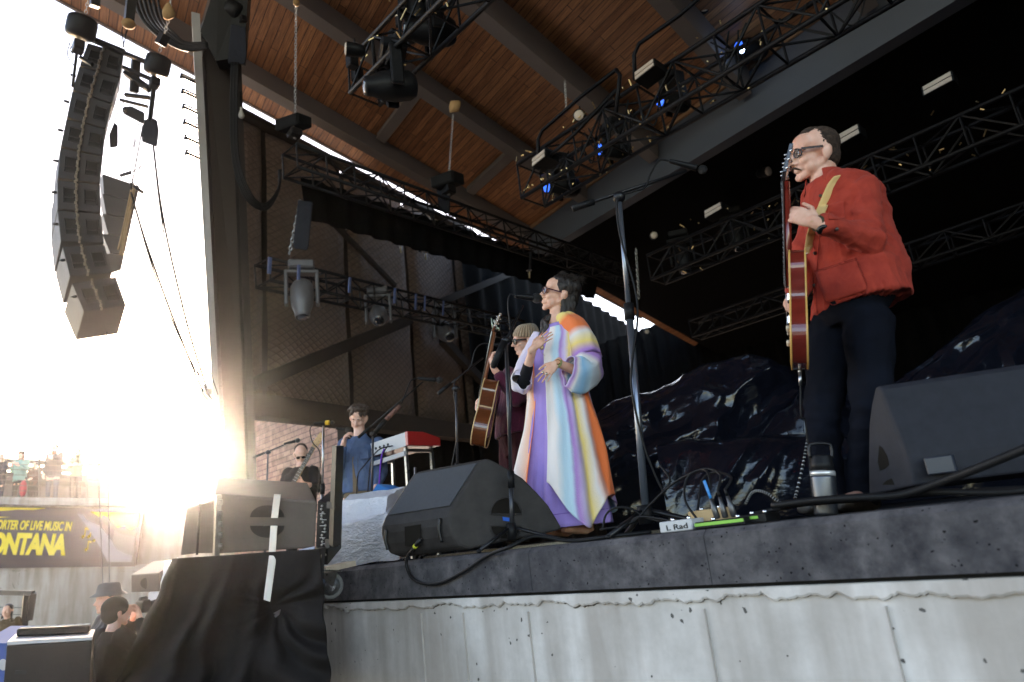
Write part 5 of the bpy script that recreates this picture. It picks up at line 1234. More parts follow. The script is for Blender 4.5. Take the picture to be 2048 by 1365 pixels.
    # kaftan: one cloth running round the back from the near front edge to the far front edge
    def kaf(u, v):
        vv = .045+.94*v; c, a, b_ = ringc(min(1, vv)); g0 = lerp(.33, .55, v**.6); g1 = lerp(.25, .02, v**.5)
        th = math.pi/2 + math.pi - 0   # start pointing back; map so that u=0 is the near front edge
        ang = lerp(math.pi/2+g0, math.pi/2+2*math.pi-g1, u)
        k_ = 1.09+.10*v; fl = .15*min(1, v*2.2)
        r_ = k_+fl*(1-2*abs(math.sin(u*23+v*1.3+.8*noise.noise(V((u*5, v*3, 1)))))**.8)*.5+fl*.3*math.sin(u*91+v*4+2*noise.noise(V((u*8, v*3, 6))))+.03*noise.noise(V((u*9, v*5, 2)))
        ex = .17*math.exp(-((u-.27)/.15)**2)*math.sin(min(1, v*2.4)*math.pi*.5)*(1-.85*v)   # swings out on the near side
        p = c+s*a*math.cos(ang)*(r_+ex*4*.4)+f*b_*math.sin(ang)*(r_+ex)
        low = .10*math.exp(-((u-.13)/.045)**2)*v**3 - .16*math.exp(-((u-.0)/.05)**2)*v**3 + .05*math.sin(u*20)*v**4
        return V((p.x, p.y, max(ZS+.012, p.z+.075*v**3-low)))
    m = MB(); m.grid(kaf, 220, 110); kf = m.build('kaftan', KAF, t, fix=False, solid=.0035)
    # shoulder yoke and sleeves
    def sleeve(pts, mt, nm, nu=60, nv=40):
        def fn(u, v):
            i = min(int(v*(len(pts)-1)), len(pts)-2); q = v*(len(pts)-1)-i; A, B_ = pts[i], pts[i+1]
            c = A[0].lerp(B_[0], q); ax = (B_[0]-A[0]).normalized(); ra, rb = lerp(A[1], B_[1], q), lerp(A[2], B_[2], q); dz = V((0, 0, -1)); dz = (dz-ax*dz.dot(ax)).normalized(); sx = ax.cross(dz)
            th = 2*math.pi*u; dn_ = math.cos(th); r_ = ra+(rb-ra)*max(0, dn_)
            w_ = 1+.06*math.sin(th*5+v*9)*v-.07*abs(math.sin(v*16+2*math.sin(th)))*max(0, math.cos(th))+.10*noise.noise(V((math.cos(th)*2, math.sin(th)*2, v*6)))
            return c+dz*dn_*r_*w_+sx*math.sin(th)*ra*w_*.92
        m = MB(); m.grid(fn, nu, nv); return m.build(nm, mt, kf, fix=False, solid=.0035)
    sleeve([(J(1118, 642, .02), .055, .055), (J(1132, 645, -.04), .078, .085), (J(1150, 661, -.10), .092, .12), (J(1165, 690, -.14), .100, .14), (J(1176, 724, -.17), .105, .15), (J(1168, 742, -.225), .090, .14), (J(1152, 741, -.27), .085, .155), (J(1136, 735, -.30), .075, .12)], SLV, 'sleeve')
    sleeve([(J(1084, 676, .06), .07, .07), (J(1066, 710, .03), .075, .08), (J(1050, 745, -.02), .075, .09), (J(1041, 768, -.06), .075, .085), (J(1044, 756, -.12), .07, .09)], SLV2, 'far_sleeve')
    m = MB(); m.cap(Re, Re.lerp(Rw, .5), .043, .036); m.cap(Rs.lerp(Re, .5), Re, .045, .043); remesh(m, 'undershirt_sleeve', mat('black_knit', (.012, .012, .015), .8), t, .008, 2)
    m = MB(); m.tube(spline([J(1098, 664, -.17), J(1082, 700, -.23), J(1090, 712, -.24)], 6), .0012, 4); m.ell(J(1083, 694, -.245), .016, .006, .022, hR, h, V((0, 0, 1)), 10, 8); m.build('pendant', mat('pendant', (.35, .25, .15), .4, .5), t)
    wd = (Lw-Le).normalized(); m = MB(); m.lathe(Lw-wd*.02, wd, [(0, .029), (.003, .031), (.017, .030), (.02, .028)], 18); w1 = m.build('watch_strap', mat('green_strap', (.40, .42, .18), .5), t)
    wn_ = (-Fw*.85-Rt*.2+Up*.3).normalized(); m = MB(); m.lathe(Lw-wd*.011+wn_*.022, wn_, [(0, .017), (.006, .018), (.009, .016)], 18); m.build('watch_case', mat('gold', (.7, .45, .15), .2, 1), w1)
    m = MB(); m.lathe(Lw-wd*.011+wn_*.031, wn_, [(0, .014), (.001, .013)], 18); m.build('watch_dial', mat('dial', (.65, .30, .15), .3), w1)
    for (x, y, dd) in ((1086, 745, -.385), (1093, 748, -.385), (1084, 673, -.275)): m = MB(); m.ell(J(x, y, dd+.012), .009, .006, .009, n=10, m=8); m.build('ring', mat('silver_ring', (.45, .40, .33), .25, 1), t)
    # rug under her
    return t
woman_singer()
m = MB(); Js = Jf(4.42)
m.box(Js(1110, 1055)*1.0+V((0, 0, 0)), (1.9, 1.5, .001)); 
c_ = Js(1120, 1060); m = MB(); m.box(V((c_.x, c_.y+.1, ZS+.006)), (1.7, 1.1, .012)); m.v = [v for v in m.v]
tag(m.build('rug', mat('tan_rug', (.42, .35, .25), .95, var2=(.14, .12, .09), vs=80, bump=.8, bs=200)), 'speckled tan rug under the singer and the guitarist in the beanie', 'rug')
# ---------- woman with acoustic guitar ----------
BURG = mat('burgundy_knit', (.11, .018, .045), .95, var2=(.06, .01, .025), vs=90, bump=.6, bs=160, bd=.004, sheen=.2); BURG2 = mat('burgundy_cord', (.055, .012, .016), .9, var2=(.03, .007, .01), vs=30, bump=.5, bs=90, bd=.004)
KNIT = None
def beanie_mat():
    m = mat('tan_knit', (.46, .33, .21), .9, var2=(.30, .20, .12), vs=50, sheen=.3); N, L, b = nodes(m)
    uv = N.new('ShaderNodeUVMap'); w = N.new('ShaderNodeTexWave'); w.inputs['Scale'].default_value = 9; w.inputs['Distortion'].default_value = 1.0; w.bands_direction = 'X'; L.new(uv.outputs[0], w.inputs['Vector'])
    bp = N.new('ShaderNodeBump'); bp.inputs['Strength'].default_value = 1; bp.inputs['Distance'].default_value = .008; L.new(w.outputs['Fac'], bp.inputs['Height']); L.new(bp.outputs[0], b.inputs['Normal']); return m
def woman_guitar():
    D = D_for(1050, 648, 3.28); J = Jf(D); fc = J(1015, 1040); t = thing('person', 'woman in tan knit beanie and sunglasses playing an acoustic guitar behind the singer', 'person', V((fc.x, fc.y, ZS)), 'musicians on stage')
    f = (-hR*.88-h*.47).normalized(); s = f.cross(V((0, 0, 1)))
    hc = J(1051, 680); hf = -Rt*.95-Up*.14-Fw*.2; hu = Up*1+Rt*.1
    nk, che, pel = J(1050, 725), J(1040, 790), J(1035, 880)
    Ls, Rs = J(1062, 752, -.13), J(1020, 750, .12)
    Le, Lw = J(1034, 800, -.30), J(988, 738, -.36)
    Re, Rw = J(985, 815, .14), J(962, 832, -.10)
    m = MB(); T, hs, hF, hU = headparts(m, hc, hf, hu, .95); m.cap(hc-hU*.05, nk, .048, .055)
    torso(m, pel, che, nk, s, f, (.15, .13, .145, .15, .07), (.11, .10, .11, .09, .06))
    limb(m, Ls, Le, Lw, .043, .036, .024); limb(m, Rs, Re, Rw, .043, .036, .024)
    Kn = []
    for a in (-.09, .09):
        hp_ = pel+s*a; k_ = V((hp_.x, hp_.y, ZS+.5))+f*.03; an = V((hp_.x, hp_.y, ZS+.13)); Kn.append((hp_, k_, an)); limb(m, hp_, k_, an, .08, .055, .04); foot(m, an, f, .95)
    hand(m, Lw, J(975, 702, -.38)-Lw, (h*.3+hR*.8), (Up*.8+hR*.2), (.7, .75, .75, .7), .95, (.5, .3), .06, r=.0085)
    hand(m, Rw, J(950, 812, -.16)-Rw, (hR*.9+h*.1), (Up), (.55, .6, .6, .6), .95, (.5, .3), .06, r=.0085)
    remesh(m, 'body', SK1, t, .0055, 3)
    m = MB(); m.ell(T(0, .096, -.064), .013, .006, .004, hs, hF, hU, 10, 6); m.build('lips', mat('lips', (.42, .12, .10), .4), t)
    # beanie
    def bn(u, v):
        a = 2*math.pi*u; r_ = math.cos(v*math.pi/2)**.55; kz = math.sin(v*math.pi/2)
        rib = 1+.018*math.sin(a*26)
        z = .022+.085*kz*1.25; sl = -.028*v
        cuff = 1.10 if v < .22 else 1.05
        return T(.081*r_*math.cos(a)*rib*cuff, -.012+sl+.099*r_*math.sin(a)*rib*cuff, z+.022*math.sin(a)*(1-v))
    m = MB(); m.grid(bn, 160, 26); m.build('beanie', beanie_mat(), t, fix=False, solid=.006)
    m = MB(); rs = random.Random(8)
    for k in range(34):
        a = rs.choice((-1, 1)); x = a*rs.uniform(.055, .075); y = rs.uniform(-.07, .005); m.tube(spline([T(x, y, .01), T(x*1.1, y-.01, -.08), T(x*1.15+rs.uniform(-.01, .01), y+rs.uniform(-.02, .03), -.16), T(x*1.1, y+rs.uniform(-.01, .05), -.22-rs.random()*.07)], 4), [.012]*4+[.011]*4+[.010, .008, .006, .004, .002], 6)
    remesh(m, 'hair', HBLD, t, .005, 1, lambda c, n: .002*nz(V((c.x, c.y, c.z*.25)), 180))
    gm = MB(); FR = mat('glasses_black', (.012, .012, .014), .2); SL = mat('sun_lens', (.05, .06, .07), .05, spec=1, coat=1)
    for a in (-1, 1): gm.bar(T(a*.062, .094, .012), T(a*.080, -.01, .008), .004, .012, hU); gm.tube([T(a*.033+.027*math.cos(q), .107-abs(.033+a*.027*math.cos(q))*.22, -.001+.022*math.sin(q)) for q in [i*math.pi/8 for i in range(17)]], .004, 6, cap=False)
    g_ = gm.build('sunglasses', FR, t)
    for a in (-1, 1): m = MB(); m.ell(T(a*.033, .100, -.001), .025, .003, .020, hs, hF, hU, 14, 8); m.build('dark_lens', SL, g_)
    m = MB(); jc = [(J(1034, 872), .20, .15), (J(1034, 840), .195, .15), (J(1038, 800), .175, .14), (J(1042, 765), .175, .13), (J(1048, 745), .15, .10), (J(1050, 732), .075, .07)]
    m.loft([(c, s*a, f*b_) for c, a, b_ in jc], 28, power=2.3)
    for S_, E_, W2 in ((Ls, Le, Lw), (Rs, Re, Rw)): m.cap(S_, E_, .064, .055); m.cap(E_, W2.lerp(E_, .25), .054, .040)
    remesh(m, 'sweater', BURG, t, .009, 2, folds(.006, 9))
    m = MB()
    for a, b_, c in Kn: m.cap(a, b_, .10, .10); m.cap(b_, c, .10, .11)
    m.loft([(pel-V((0, 0, .12)), s*.13, f*.11), (pel, s*.165, f*.13), (pel+V((0, 0, .1)), s*.16, f*.12)], 20); remesh(m, 'trousers', BURG2, t, .011, 2, folds(.008, 7, (1, 1, .3)))
    m = MB()
    for a, b_, c in Kn: foot(m, c, f, 1.06)
    remesh(m, 'shoes', LEATH, t, .009, 1)
    m = MB(); m.tube(spline([J(1058, 730, -.1), J(1040, 742, -.16), J(1010, 764, -.22)], 6), .006, 6); 
    base, nut = J(958, 893, -.26), J(1004, 668, -.36)
    DR = [(0, .02, .02), (.01, .12, .12), (.09, .195, .195), (.18, .19, .19), (.27, .125, .125), (.34, .13, .13), (.42, .142, .142), (.485, .10, .10), (.50, .04, .04)]
    A = (nut-base).normalized(); L_ = (nut-base).length; kk = L_/(.5+.36)
    eg2, S2, N2 = guitar('acoustic_guitar', 'brown acoustic guitar seen from its side, capo on the neck, behind the singer', base, A, -hR*.93+h*.02, DR, .105, .36, .16, mat('mahogany', (.17, .05, .018), .15, var2=(.08, .022, .008), vs=3, sc=(1, 1, 6), coat=.7), mat('pale_binding', (.62, .42, .20), .4), mat('spruce', (.50, .26, .09), .25, coat=.5), hollow=True, k=kk, body_len=.5, neckmat=mat('neck_wood', (.20, .07, .03), .3, coat=.4), headmat=mat('head_wood', (.14, .045, .02), .25, coat=.5))
    m = MB(); q = nut+A*.03*kk; m.box(q+N2*.03, (.075, .012, .012), S2, A, N2, .003); m.tube([q+N2*.04+S2*.02, q+N2*.08+A*.06], .006, 6); m.tube([q+N2*.045-S2*.02, q+N2*.075-A*.0+S2*.03, q+A*.07+N2*.10], .005, 6); m.build('capo', mat('capo_green', (.5, .6, .5), .3, .5), eg2)
    stp2 = MB(); stp2.tube(spline([J(1002, 775, -.29), J(1022, 757, -.27), J(1045, 742, -.18), J(1058, 736, -.08)], 6), .012, 6, flat=.3); stp2.build('strap', mat('brown_strap', (.30, .13, .07), .6), eg2)
woman_guitar()
# ---------- young man with the denim jacket ----------
DEN = mat('blue_denim', (.085, .14, .26), .85, var2=(.05, .085, .17), vs=7, bump=.4, bs=120, bd=.004)
def stander(lab, px, py, ztop, feet, fdir, hdir, joints, skin, hair, cloth, grp='musicians on stage', top=None, k=1.0, vox=.008, hair_fn=None, rad=1.0, zfloor=ZS, D=None, legs=True, curls=((.3,)*4, (.3,)*4), hands=None, shirt_low=None, trous=None, longj=0):
    """a standing person from pixel joints: joints = neck, chest, pelvis, Ls, Le, Lw, Rs, Re, Rw as (px, py, off)"""
    D = D or D_for(px, py, ztop); J = Jf(D); fc = J(*feet); t = thing('person', lab, 'person', V((fc.x, fc.y, zfloor)), grp)
    f = V(fdir).normalized(); s = f.cross(V((0, 0, 1))); jn = {a: J(*b_) for a, b_ in joints.items()}
    hc = jn['head']; m = MB(); T, hs, hF, hU = headparts(m, hc, hdir[0], hdir[1], .97*k); m.cap(hc-hU*.05, jn['neck'], .050*k, .058*k)
    torso(m, jn['pelvis'], jn['chest'], jn['neck'], s, f, tuple(x*k*rad for x in (.155, .135, .15, .15, .07)), tuple(x*k*rad for x in (.105, .10, .105, .09, .06)))
    for a in 'LR': limb(m, jn[a+'s'], jn[a+'e'], jn[a+'w'], .046*k, .038*k, .026*k)
    K = []
    for a in (-.09, .09):
        hp_ = jn['pelvis']+s*a; k_ = V((hp_.x, hp_.y, zfloor+.5))+f*.03; an = V((hp_.x, hp_.y, zfloor+.1)); K.append((hp_, k_, an)); limb(m, hp_, k_, an, .085, .058, .042); foot(m, an, f)
    hands = hands or {}
    for i, a in enumerate('LR'):
        hd = hands.get(a) or ((jn[a+'w']-jn[a+'e']), f*-1, V((0, 0, 1)))
        hand(m, jn[a+'w'], hd[0], hd[1], hd[2], curls[i], .98*k, (.4, .2), .08, r=.009)
    remesh(m, 'body', skin, t, vox, 2)
    return t, J, f, s, jn, T, hs, hF, hU, K, hc
def clothes(t, jn, s, f, K, top_m, low_m, shoe_m, rad=1.0, hem=.0, amp=.007, vox=.011, nm='jacket', cuff=.15):
    m = MB(); P0, C_, N_ = jn['pelvis'], jn['chest'], jn['neck']
    secs = [(P0+V((0, 0, -hem)), .185, .14), (P0.lerp(C_, .5), .175, .14), (C_, .182, .14), (C_.lerp(N_, .55), .175, .12), (N_+V((0, 0, -.05)), .12, .09), (N_, .072, .068)]
    m.loft([(c, s*a*rad, f*b_*rad) for c, a, b_ in secs], 26, power=2.4)
    for a in 'LR':
        S_, E_, W2 = jn[a+'s'], jn[a+'e'], jn[a+'w']; m.ell(S_, .066*rad, .066*rad, .07*rad); m.cap(S_, E_, .066*rad, .056*rad); m.cap(E_, W2.lerp(E_, cuff), .056*rad, .040*rad)
    tp = remesh(m, nm, top_m, t, vox, 2, folds(amp, 9))
    m = MB(); m.loft([(P0-V((0, 0, .14)), s*.12, f*.10), (P0-V((0, 0, .02)), s*.17, f*.125), (P0+V((0, 0, .08)), s*.155, f*.115)], 20)
    for a, b_, c in K: m.cap(a, b_, .095, .07); m.cap(b_, c-V((0, 0, .03)), .07, .058)
    remesh(m, 'trousers', low_m, t, vox+.002, 2, folds(.006, 7))
    m = MB()
    for a, b_, c in K: foot(m, c-V((0, 0, .003)), f, 1.12)
    remesh(m, 'shoes', shoe_m, t, .01, 1); return tp
def mophair(t, T, hs, hF, hU, mt, n=60, seed=1, ln=.05, k=1.0, fringe=True):
    rs = random.Random(seed); m = MB(); m.ell(T(0, -.028, .050), .084*k, .098*k, .080*k, hs, hF, hU, 22, 14); m.ell(T(0, -.055, .0), .075*k, .062*k, .072*k, hs, hF, hU)
    for i in range(n):
        a = rs.uniform(0, 6.283); b_ = rs.uniform(.2, 1.2); d0 = V((math.cos(a)*math.cos(b_)*.08, -.02+math.sin(a)*math.cos(b_)*.095, .045+math.sin(b_)*.08)); o = V((math.cos(a), math.sin(a), -.6))*ln*rs.uniform(.5, 1.1)
        if d0.y > .06 and not fringe: continue
        m.tube(spline([T(*d0), T(*(d0*1.06+o*.5+V((0, 0, .015)))), T(*(d0*1.04+o))], 4), [.014*k]*3+[.012*k]*3+[.009*k, .006*k, .003*k], 6)
    return remesh(m, 'hair', mt, t, .006, 1, lambda c, n_: .002*nz(c, 150))
def mic_held(a, b_, r=.017):
    t = thing('microphone', 'dark handheld object raised by the young man in the denim jacket', 'microphone', a); m = MB(); ax = V(b_)-V(a); L_ = ax.length
    m.lathe(a, ax, [(0, r*.7), (.01, r*.85), (L_*.7, r), (L_*.72, r*1.5)], 14); m.build('handle', BLK, t)
    m = MB(); m.ell(V(a)+ax*.86, r*1.7, r*1.7, r*1.9, *frame(ax)); m.build('grille', mat('mic_grille', (.03, .03, .03), .4, .5, bump=.8, bs=900), t)
D3 = D_for(716, 806, 3.38)
kt, J, f, s, jn, T, hs, hF, hU, K, hc = stander('young man with dark hair in a blue denim jacket behind the red keyboard', 716, 806, 3.38, (722, 1050), (-h*.97-hR*.15), (-Fw*.95-Rt*.05-Up*.28, Up*1.0-Fw*.25), D=6.7, joints=dict(
    head=(717, 836), neck=(719, 874), chest=(722, 925), pelvis=(722, 985), Ls=(757, 888, 0), Le=(764, 945, -.05), Lw=(752, 975, -.25), Rs=(689, 890, 0), Re=(675, 948, -.08), Rw=(687, 888, -.28)), skin=SK3, hair=HBRN, cloth=None, zfloor=ZS,
    hands={'R': ((Up*.6+Rt*.15-Fw*.1), (Rt*.9+Up*.2), (Up*.5+Rt)), 'L': (-V((0, 0, 1))-h*.4, hR*-1, -h)}, curls=((.3,)*4, (.7, .75, .75, .7)))
eyes(kt, T, hs, hF, hU, .97, closed=True, brow=HBRN); mophair(kt, T, hs, hF, hU, HBRN, 70, 2, .045)
m = MB(); m.ell(T(0, .0965, -.065), .016, .004, .003, hs, hF, hU, 10, 6); m.build('lips', mat('lips', (.42, .12, .10), .4), kt)
jk = clothes(kt, jn, s, f, K, DEN, mat('dark_trousers', (.02, .018, .016), .8), LEATH, 1.0, .0, .006)
def colband(u, v):
    a = lerp(-2.3, 2.3, u); return jn['neck']+V((0, 0, .0))-f*math.cos(a)*lerp(.062, .088, v)*1.0+s*math.sin(a)*lerp(.062, .092, v)+V((0, 0, lerp(.028, -.03, v)-(.02 if abs(a) > 1.8 else 0)))
m = MB(); m.grid(colband, 24, 4); m.build('collar', DEN, jk, solid=.006)
TSH = mat('khaki_shirt', (.16, .12, .08), .9); m = MB(); P0 = jn['pelvis']; m.loft([(P0-V((0, 0, .16)), s*.165, f*.13), (P0+V((0, 0, .1)), s*.16, f*.13)], 24, power=2.4); m.build('shirt', TSH, kt)
c_, p_ = jn['chest'], jn['pelvis']; m = MB(); m.prism([jn['neck']+f*.075-s*.025-V((0, 0, .03)), jn['neck']+f*.075+s*.025-V((0, 0, .03)), c_+f*.147+s*.028, p_+f*.148+s*.02, p_+f*.148-s*.03, c_+f*.147-s*.028], -f*.01); m.build('shirt_front', TSH, kt)
for sd2 in (-1, 1): m = MB(); m.box(c_+f*.150+s*.10*sd2+V((0, 0, .05)), (.085, .01, .085), s, f, None, .003); m.build('chest_pocket', DEN, jk)
mic_held(J(672, 857, -.30), J(700, 861, -.26))
# ---------- bass player ----------
bt, J, f, s, jn, T, hs, hF, hU, K, hc = stander('bearded man in sunglasses and black shirt playing a bass guitar in the glare', 603, 882, 3.38, (600, 1070), (-h*.9+hR*.35), (-Fw*.9+Rt*.25-Up*.3, Up-Fw*.2), D=8.3, joints=dict(
    head=(602, 908), neck=(602, 935), chest=(600, 975), pelvis=(598, 1020), Ls=(626, 944, 0), Le=(640, 975, -.15), Lw=(606, 968, -.36), Rs=(577, 948, 0), Re=(566, 985, -.1), Rw=(578, 1008, -.34)), skin=SK3, hair=HBRN, cloth=None, rad=1.1,
    hands={'L': (-Rt*.8+Up*.3, h*.3+Rt*.2, Up)}, curls=((.6,)*4, (.5,)*4))
m = MB(); m.ell(T(0, -.034, .042), .080, .090, .078, hs, hF, hU, 22, 14); m.ell(T(0, -.05, .0), .072, .06, .07, hs, hF, hU); remesh(m, 'hair', HSHORT, bt, .008, 1)
m = MB(); m.ell(T(0, .062, -.085), .050, .036, .045, hs, hF, hU); remesh(m, 'beard', mat('beard', (.10, .06, .035), .9, bump=.8, bs=200), bt, .008, 1, lambda c, n: .002*nz(c, 150))
gm = MB()
for a in (-1, 1): gm.bar(T(a*.06, .094, .008), T(a*.079, -.01, .006), .004, .012, hU); gm.ell(T(a*.031, .100, -.002), .027, .006, .019, hs, hF, hU, 12, 8)
gm.bar(T(-.05, .104, .012), T(.05, .104, .012), .004, .006, hU); gm.build('sunglasses', mat('glasses_black', (.012, .012, .014), .2), bt)
clothes(bt, jn, s, f, K, mat('black_shirt', (.02, .018, .018), .85), mat('dark_trousers', (.02, .018, .016), .8), LEATH, 1.12, .05, .007, nm='shirt', cuff=.55)
base, nut = J(563, 1012, -.38), J(616, 918, -.40); A = (nut-base).normalized()
PB = [(0, .05, .05), (.02, .13, .13), (.10, .165, .165), (.20, .125, .12), (.28, .13, .13), (.36, .15, .12), (.43, .13, .06), (.45, .10, .04), (.40, .05, .035)]
guitar('bass_guitar', 'pale bass guitar with maple neck held by the man in sunglasses', J(545, 1045, -.38), A, -h, PB, .04, .52, .2, mat('bass_white', (.6, .55, .45), .2, coat=.5), mat('bass_edge', (.5, .45, .38), .3), mat('bass_white', (.6, .55, .45), .2), k=1.0, body_len=.42, neckmat=mat('maple', (.55, .34, .14), .35), headmat=mat('maple', (.55, .34, .14), .35))
# ================= STAGE GEAR =================
WEDGE = mat('speaker_texture_paint', (.034, .030, .029), .55, var=.3, vs=14, bump=.35, bs=420, bd=.002); GRIL = mat('foam_grille', (.060, .062, .070), .75, var=.1, vs=60, bump=.5, bs=500, bd=.002)
HOLE = mat('hole_black', (.004, .004, .004), .9)
def ccap(t, lab, cat, grp=None): return tag(t, lab, cat, grp)
def onfl(p): return V((p.x, p.y, max(p.z, ZS+.001)))
WP0 = onY(905, 1100, YE+.05); WP1 = onplane(1127, 1059, CAM+h*4.05, h); wdir = V((WP1.x-WP0.x, WP1.y-WP0.y, 0)).normalized(); wn = V((wdir.y, -wdir.x, 0)); wn = wn if wn.dot(CAM-WP0) > 0 else -wn; XA = 0
def onA(x, y, l=0): return onplane(x, y, WP0+wn*l, wn)
prof = [(961, 924), (975, 916), (990, 922), (1022, 940), (1047, 956), (1075, 984), (1098, 1010), (1115, 1038), (1127, 1059), (1090, 1068), (1040, 1078), (990, 1088), (940, 1100), (918, 1092), (904, 1072), (898, 1050), (898, 1034), (905, 1014), (914, 999)]
wd = thing('monitor_wedge', 'black floor monitor wedge with half moon handle holes and blue tape at centre stage edge', 'floor monitor', V((*onA(1010, 1090).xy, ZS)), 'floor monitor wedges')
pr = [onA(x, y) for x, y in prof]; zs_ = min(p.z for p in pr)
pr = [V((p.x, max(p.y, YE+.03), lerp(ZS+.002, p.z, 1) if p.z > ZS+.002 else ZS+.002)) for p in pr]
EX = onplane(830, 964, CAM+h*4.22, h)-onA(965, 921); EX.z = 0
m = MB(); m.prism(pr, EX); m.build('body', WEDGE, wd, bevel=.014)
gi = [onA(961, 926), onA(906, 1012)]; gi = [V((p.x, max(p.y, YE+.03), p.z)) for p in gi]
gn = (gi[1]-gi[0]).cross(EX).normalized(); gn = gn if gn.dot(CAM-gi[0]) > 0 else -gn
m = MB(); a, b_ = gi[0]+EX*.04, gi[1]+EX*.04; m.prism([a, b_, b_+EX*.90, a+EX*.90], gn*.008); m.build('grille', GRIL, wd, bevel=.003)
def side(px, py, l=.003): return onA(px, py, l)
for sgn_, cy in ((-1, 1029), (1, 1052)):
    pts = []
    for i in range(15):
        a = math.pi*i/14; pts.append(side(1012-31*math.cos(a)*(1 if 1 else 1), cy+sgn_*math.sin(a)*(33 if sgn_ < 0 else 28), .004))
    m = MB(); m.prism(pts, -wn*.012); hh_ = m.build('handle_hole', HOLE, wd)
    m = MB(); m.tube(pts+[pts[0]], .005, 6, cap=False); m.build('handle_rim', WEDGE, hh_)
m = MB(); m.prism([side(1005, 1034), side(1024, 1037), side(1024, 1044), side(1006, 1042)], wn*.002); m.build('blue_tape', mat('blue_tape', (.02, .12, .55), .6), wd)
def lowf(px, py): q = onY(px, py, YE+.028); return q
m = MB(); fd_ = lambda x, y, l=0: onplane(x, y, onA(898, 1060)+wn*(.006+l), EX.cross(V((0, 0, 1))).normalized()); q4 = [fd_(x, y) for x, y in ((809, 1054), (841, 1049), (842, 1092), (810, 1092))]; m.prism(q4, h*.05); m.build('connector_recess', HOLE, wd)
for (x0, y0, y1) in ((773, 1060, 1100), (880, 1037, 1085)):
    m = MB(); m.tube(spline([fd_(x0, y0), fd_(x0-2, (y0+y1)/2, .01), fd_(x0+3, y1)], 6), .010, 8); m.build('bumper_strip', BLKM, wd)
m = MB(); p0 = fd_(842, 1078, .01); p1 = onY(828, 1096, YE-.03); m.tube([p0, p1], .012, 10); m.tube([p1, p1+(p1-p0)*.5], .008, 8); pl_ = m.build('speaker_plug', BLKM, wd)
m = MB(); m.tube([p0.lerp(p1, .75), p0.lerp(p1, .95)], .014, 10); m.build('plug_ring', mat('yellow_ring', (.6, .6, .05), .5), pl_)
lc = thing('speaker_cable', 'thick black speaker cable looping over the curb from the centre wedge', 'cable', V((onY(900, 1165, YE).x, YE, ZS)))
pts = [onY(x, y, YE-.022) for x, y in ((826, 1100), (816, 1112), (813, 1132), (824, 1156), (850, 1168), (885, 1165), (930, 1142), (975, 1112), (1020, 1094))]+[onfl(onY(1070, 1078, YE+.10))+V((0, 0, .012)), V((onY(1140, 1066, YE+.16).x, YE+.16, ZS+.012)), V((onY(1230, 1060, YE+.2).x, YE+.2, ZS+.012)), V((onY(1300, 1050, YE+.3).x, YE+.3, ZS+.012))]
m = MB(); m.tube(spline(pts, 8), .0095, 8); m.build('cable', RUB, lc)
# wedge at the right
wb = thing('monitor_wedge', 'dark floor monitor wedge cut off by the right edge before the guitarist', 'floor monitor', P(1850, 960, 2.6), 'floor monitor wedges')
dL, dR = 2.62, 2.42
def wpt(x, y): return P(x, y, lerp(dL, dR, (x-1737)/88))
pb = [(1750, 775), (1757, 772), (1765, 780), (1784, 828), (1803, 874), (1818, 915), (1824, 945), (1826, 972), (1737, 992), (1736, 930), (1737, 850), (1742, 810)]
EX2 = P(2150, 750, 2.35)-P(1764, 780, 2.5); EX2 = V((EX2.x, EX2.y, 0)); 
m = MB(); pl2 = [wpt(*p) for p in pb]; pl2 = [V((p.x, p.y, max(p.z, ZS+.002))) for p in pl2]; m.prism(pl2, EX2.normalized()*.7); m.build('body', mat('speaker_paint_blue', (.020, .021, .028), .6, var=.2, vs=25, bump=.35, bs=420, bd=.002), wb, bevel=.012)
for pp in ([(1760, 892), (1766, 896), (1776, 912), (1780, 930), (1772, 938), (1762, 942), (1757, 925)], [(1766, 970), (1774, 962), (1785, 957), (1790, 970)]):
    q = [wpt(*p) for p in pp]; n_ = (pl2[3]-pl2[0]).cross(pl2[9]-pl2[0]).normalized(); n_ = n_ if n_.dot(CAM-q[0]) > 0 else -n_
    m = MB(); m.prism([p+n_*.004 for p in q], n_*-.01); m.build('handle_hole', HOLE, wb)
m = MB(); c_ = P(1882, 930, 2.38); m.box(c_, (.09, .03, .06), EX2.normalized(), None, None, .004); m.build('connector_panel', mat('conn_blue', (.02, .025, .04), .4), wb)
# plastic wrapped case
def plasticm(nm, c, rough, sc, strength, trans=0, coat=0):
    m = bpy.data.materials.new(nm); m.use_nodes = True; N, L, b = nodes(m); b.inputs['Base Color'].default_value = (*c, 1); b.inputs['Roughness'].default_value = rough; b.inputs['Coat Weight'].default_value = coat
    b.inputs['Specular IOR Level'].default_value = .5
    tc = N.new('ShaderNodeTexCoord'); v = N.new('ShaderNodeTexVoronoi'); v.feature = 'SMOOTH_F1'; v.inputs['Scale'].default_value = sc
    n = N.new('ShaderNodeTexNoise'); n.inputs['Scale'].default_value = sc*.7; n.inputs['Detail'].default_value = 5
    vm = N.new('ShaderNodeVectorMath'); vm.operation = 'MULTIPLY_ADD'; vm.inputs[1].default_value = (.25,)*3; L.new(n.outputs['Color'], vm.inputs[0]); L.new(tc.outputs['Object'], vm.inputs[2]); L.new(vm.outputs[0], v.inputs['Vector'])
    ad = N.new('ShaderNodeMath'); ad.operation = 'ADD'; L.new(v.outputs['Distance'], ad.inputs[0]); L.new(n.outputs['Fac'], ad.inputs[1])
    bp = N.new('ShaderNodeBump'); bp.inputs['Strength'].default_value = strength; bp.inputs['Distance'].default_value = .06; L.new(ad.outputs[0], bp.inputs['Height']); L.new(bp.outputs[0], b.inputs['Normal'])
    return m
WRAP = plasticm('clear_plastic_wrap', (.66, .67, .72), .28, 22, .45)
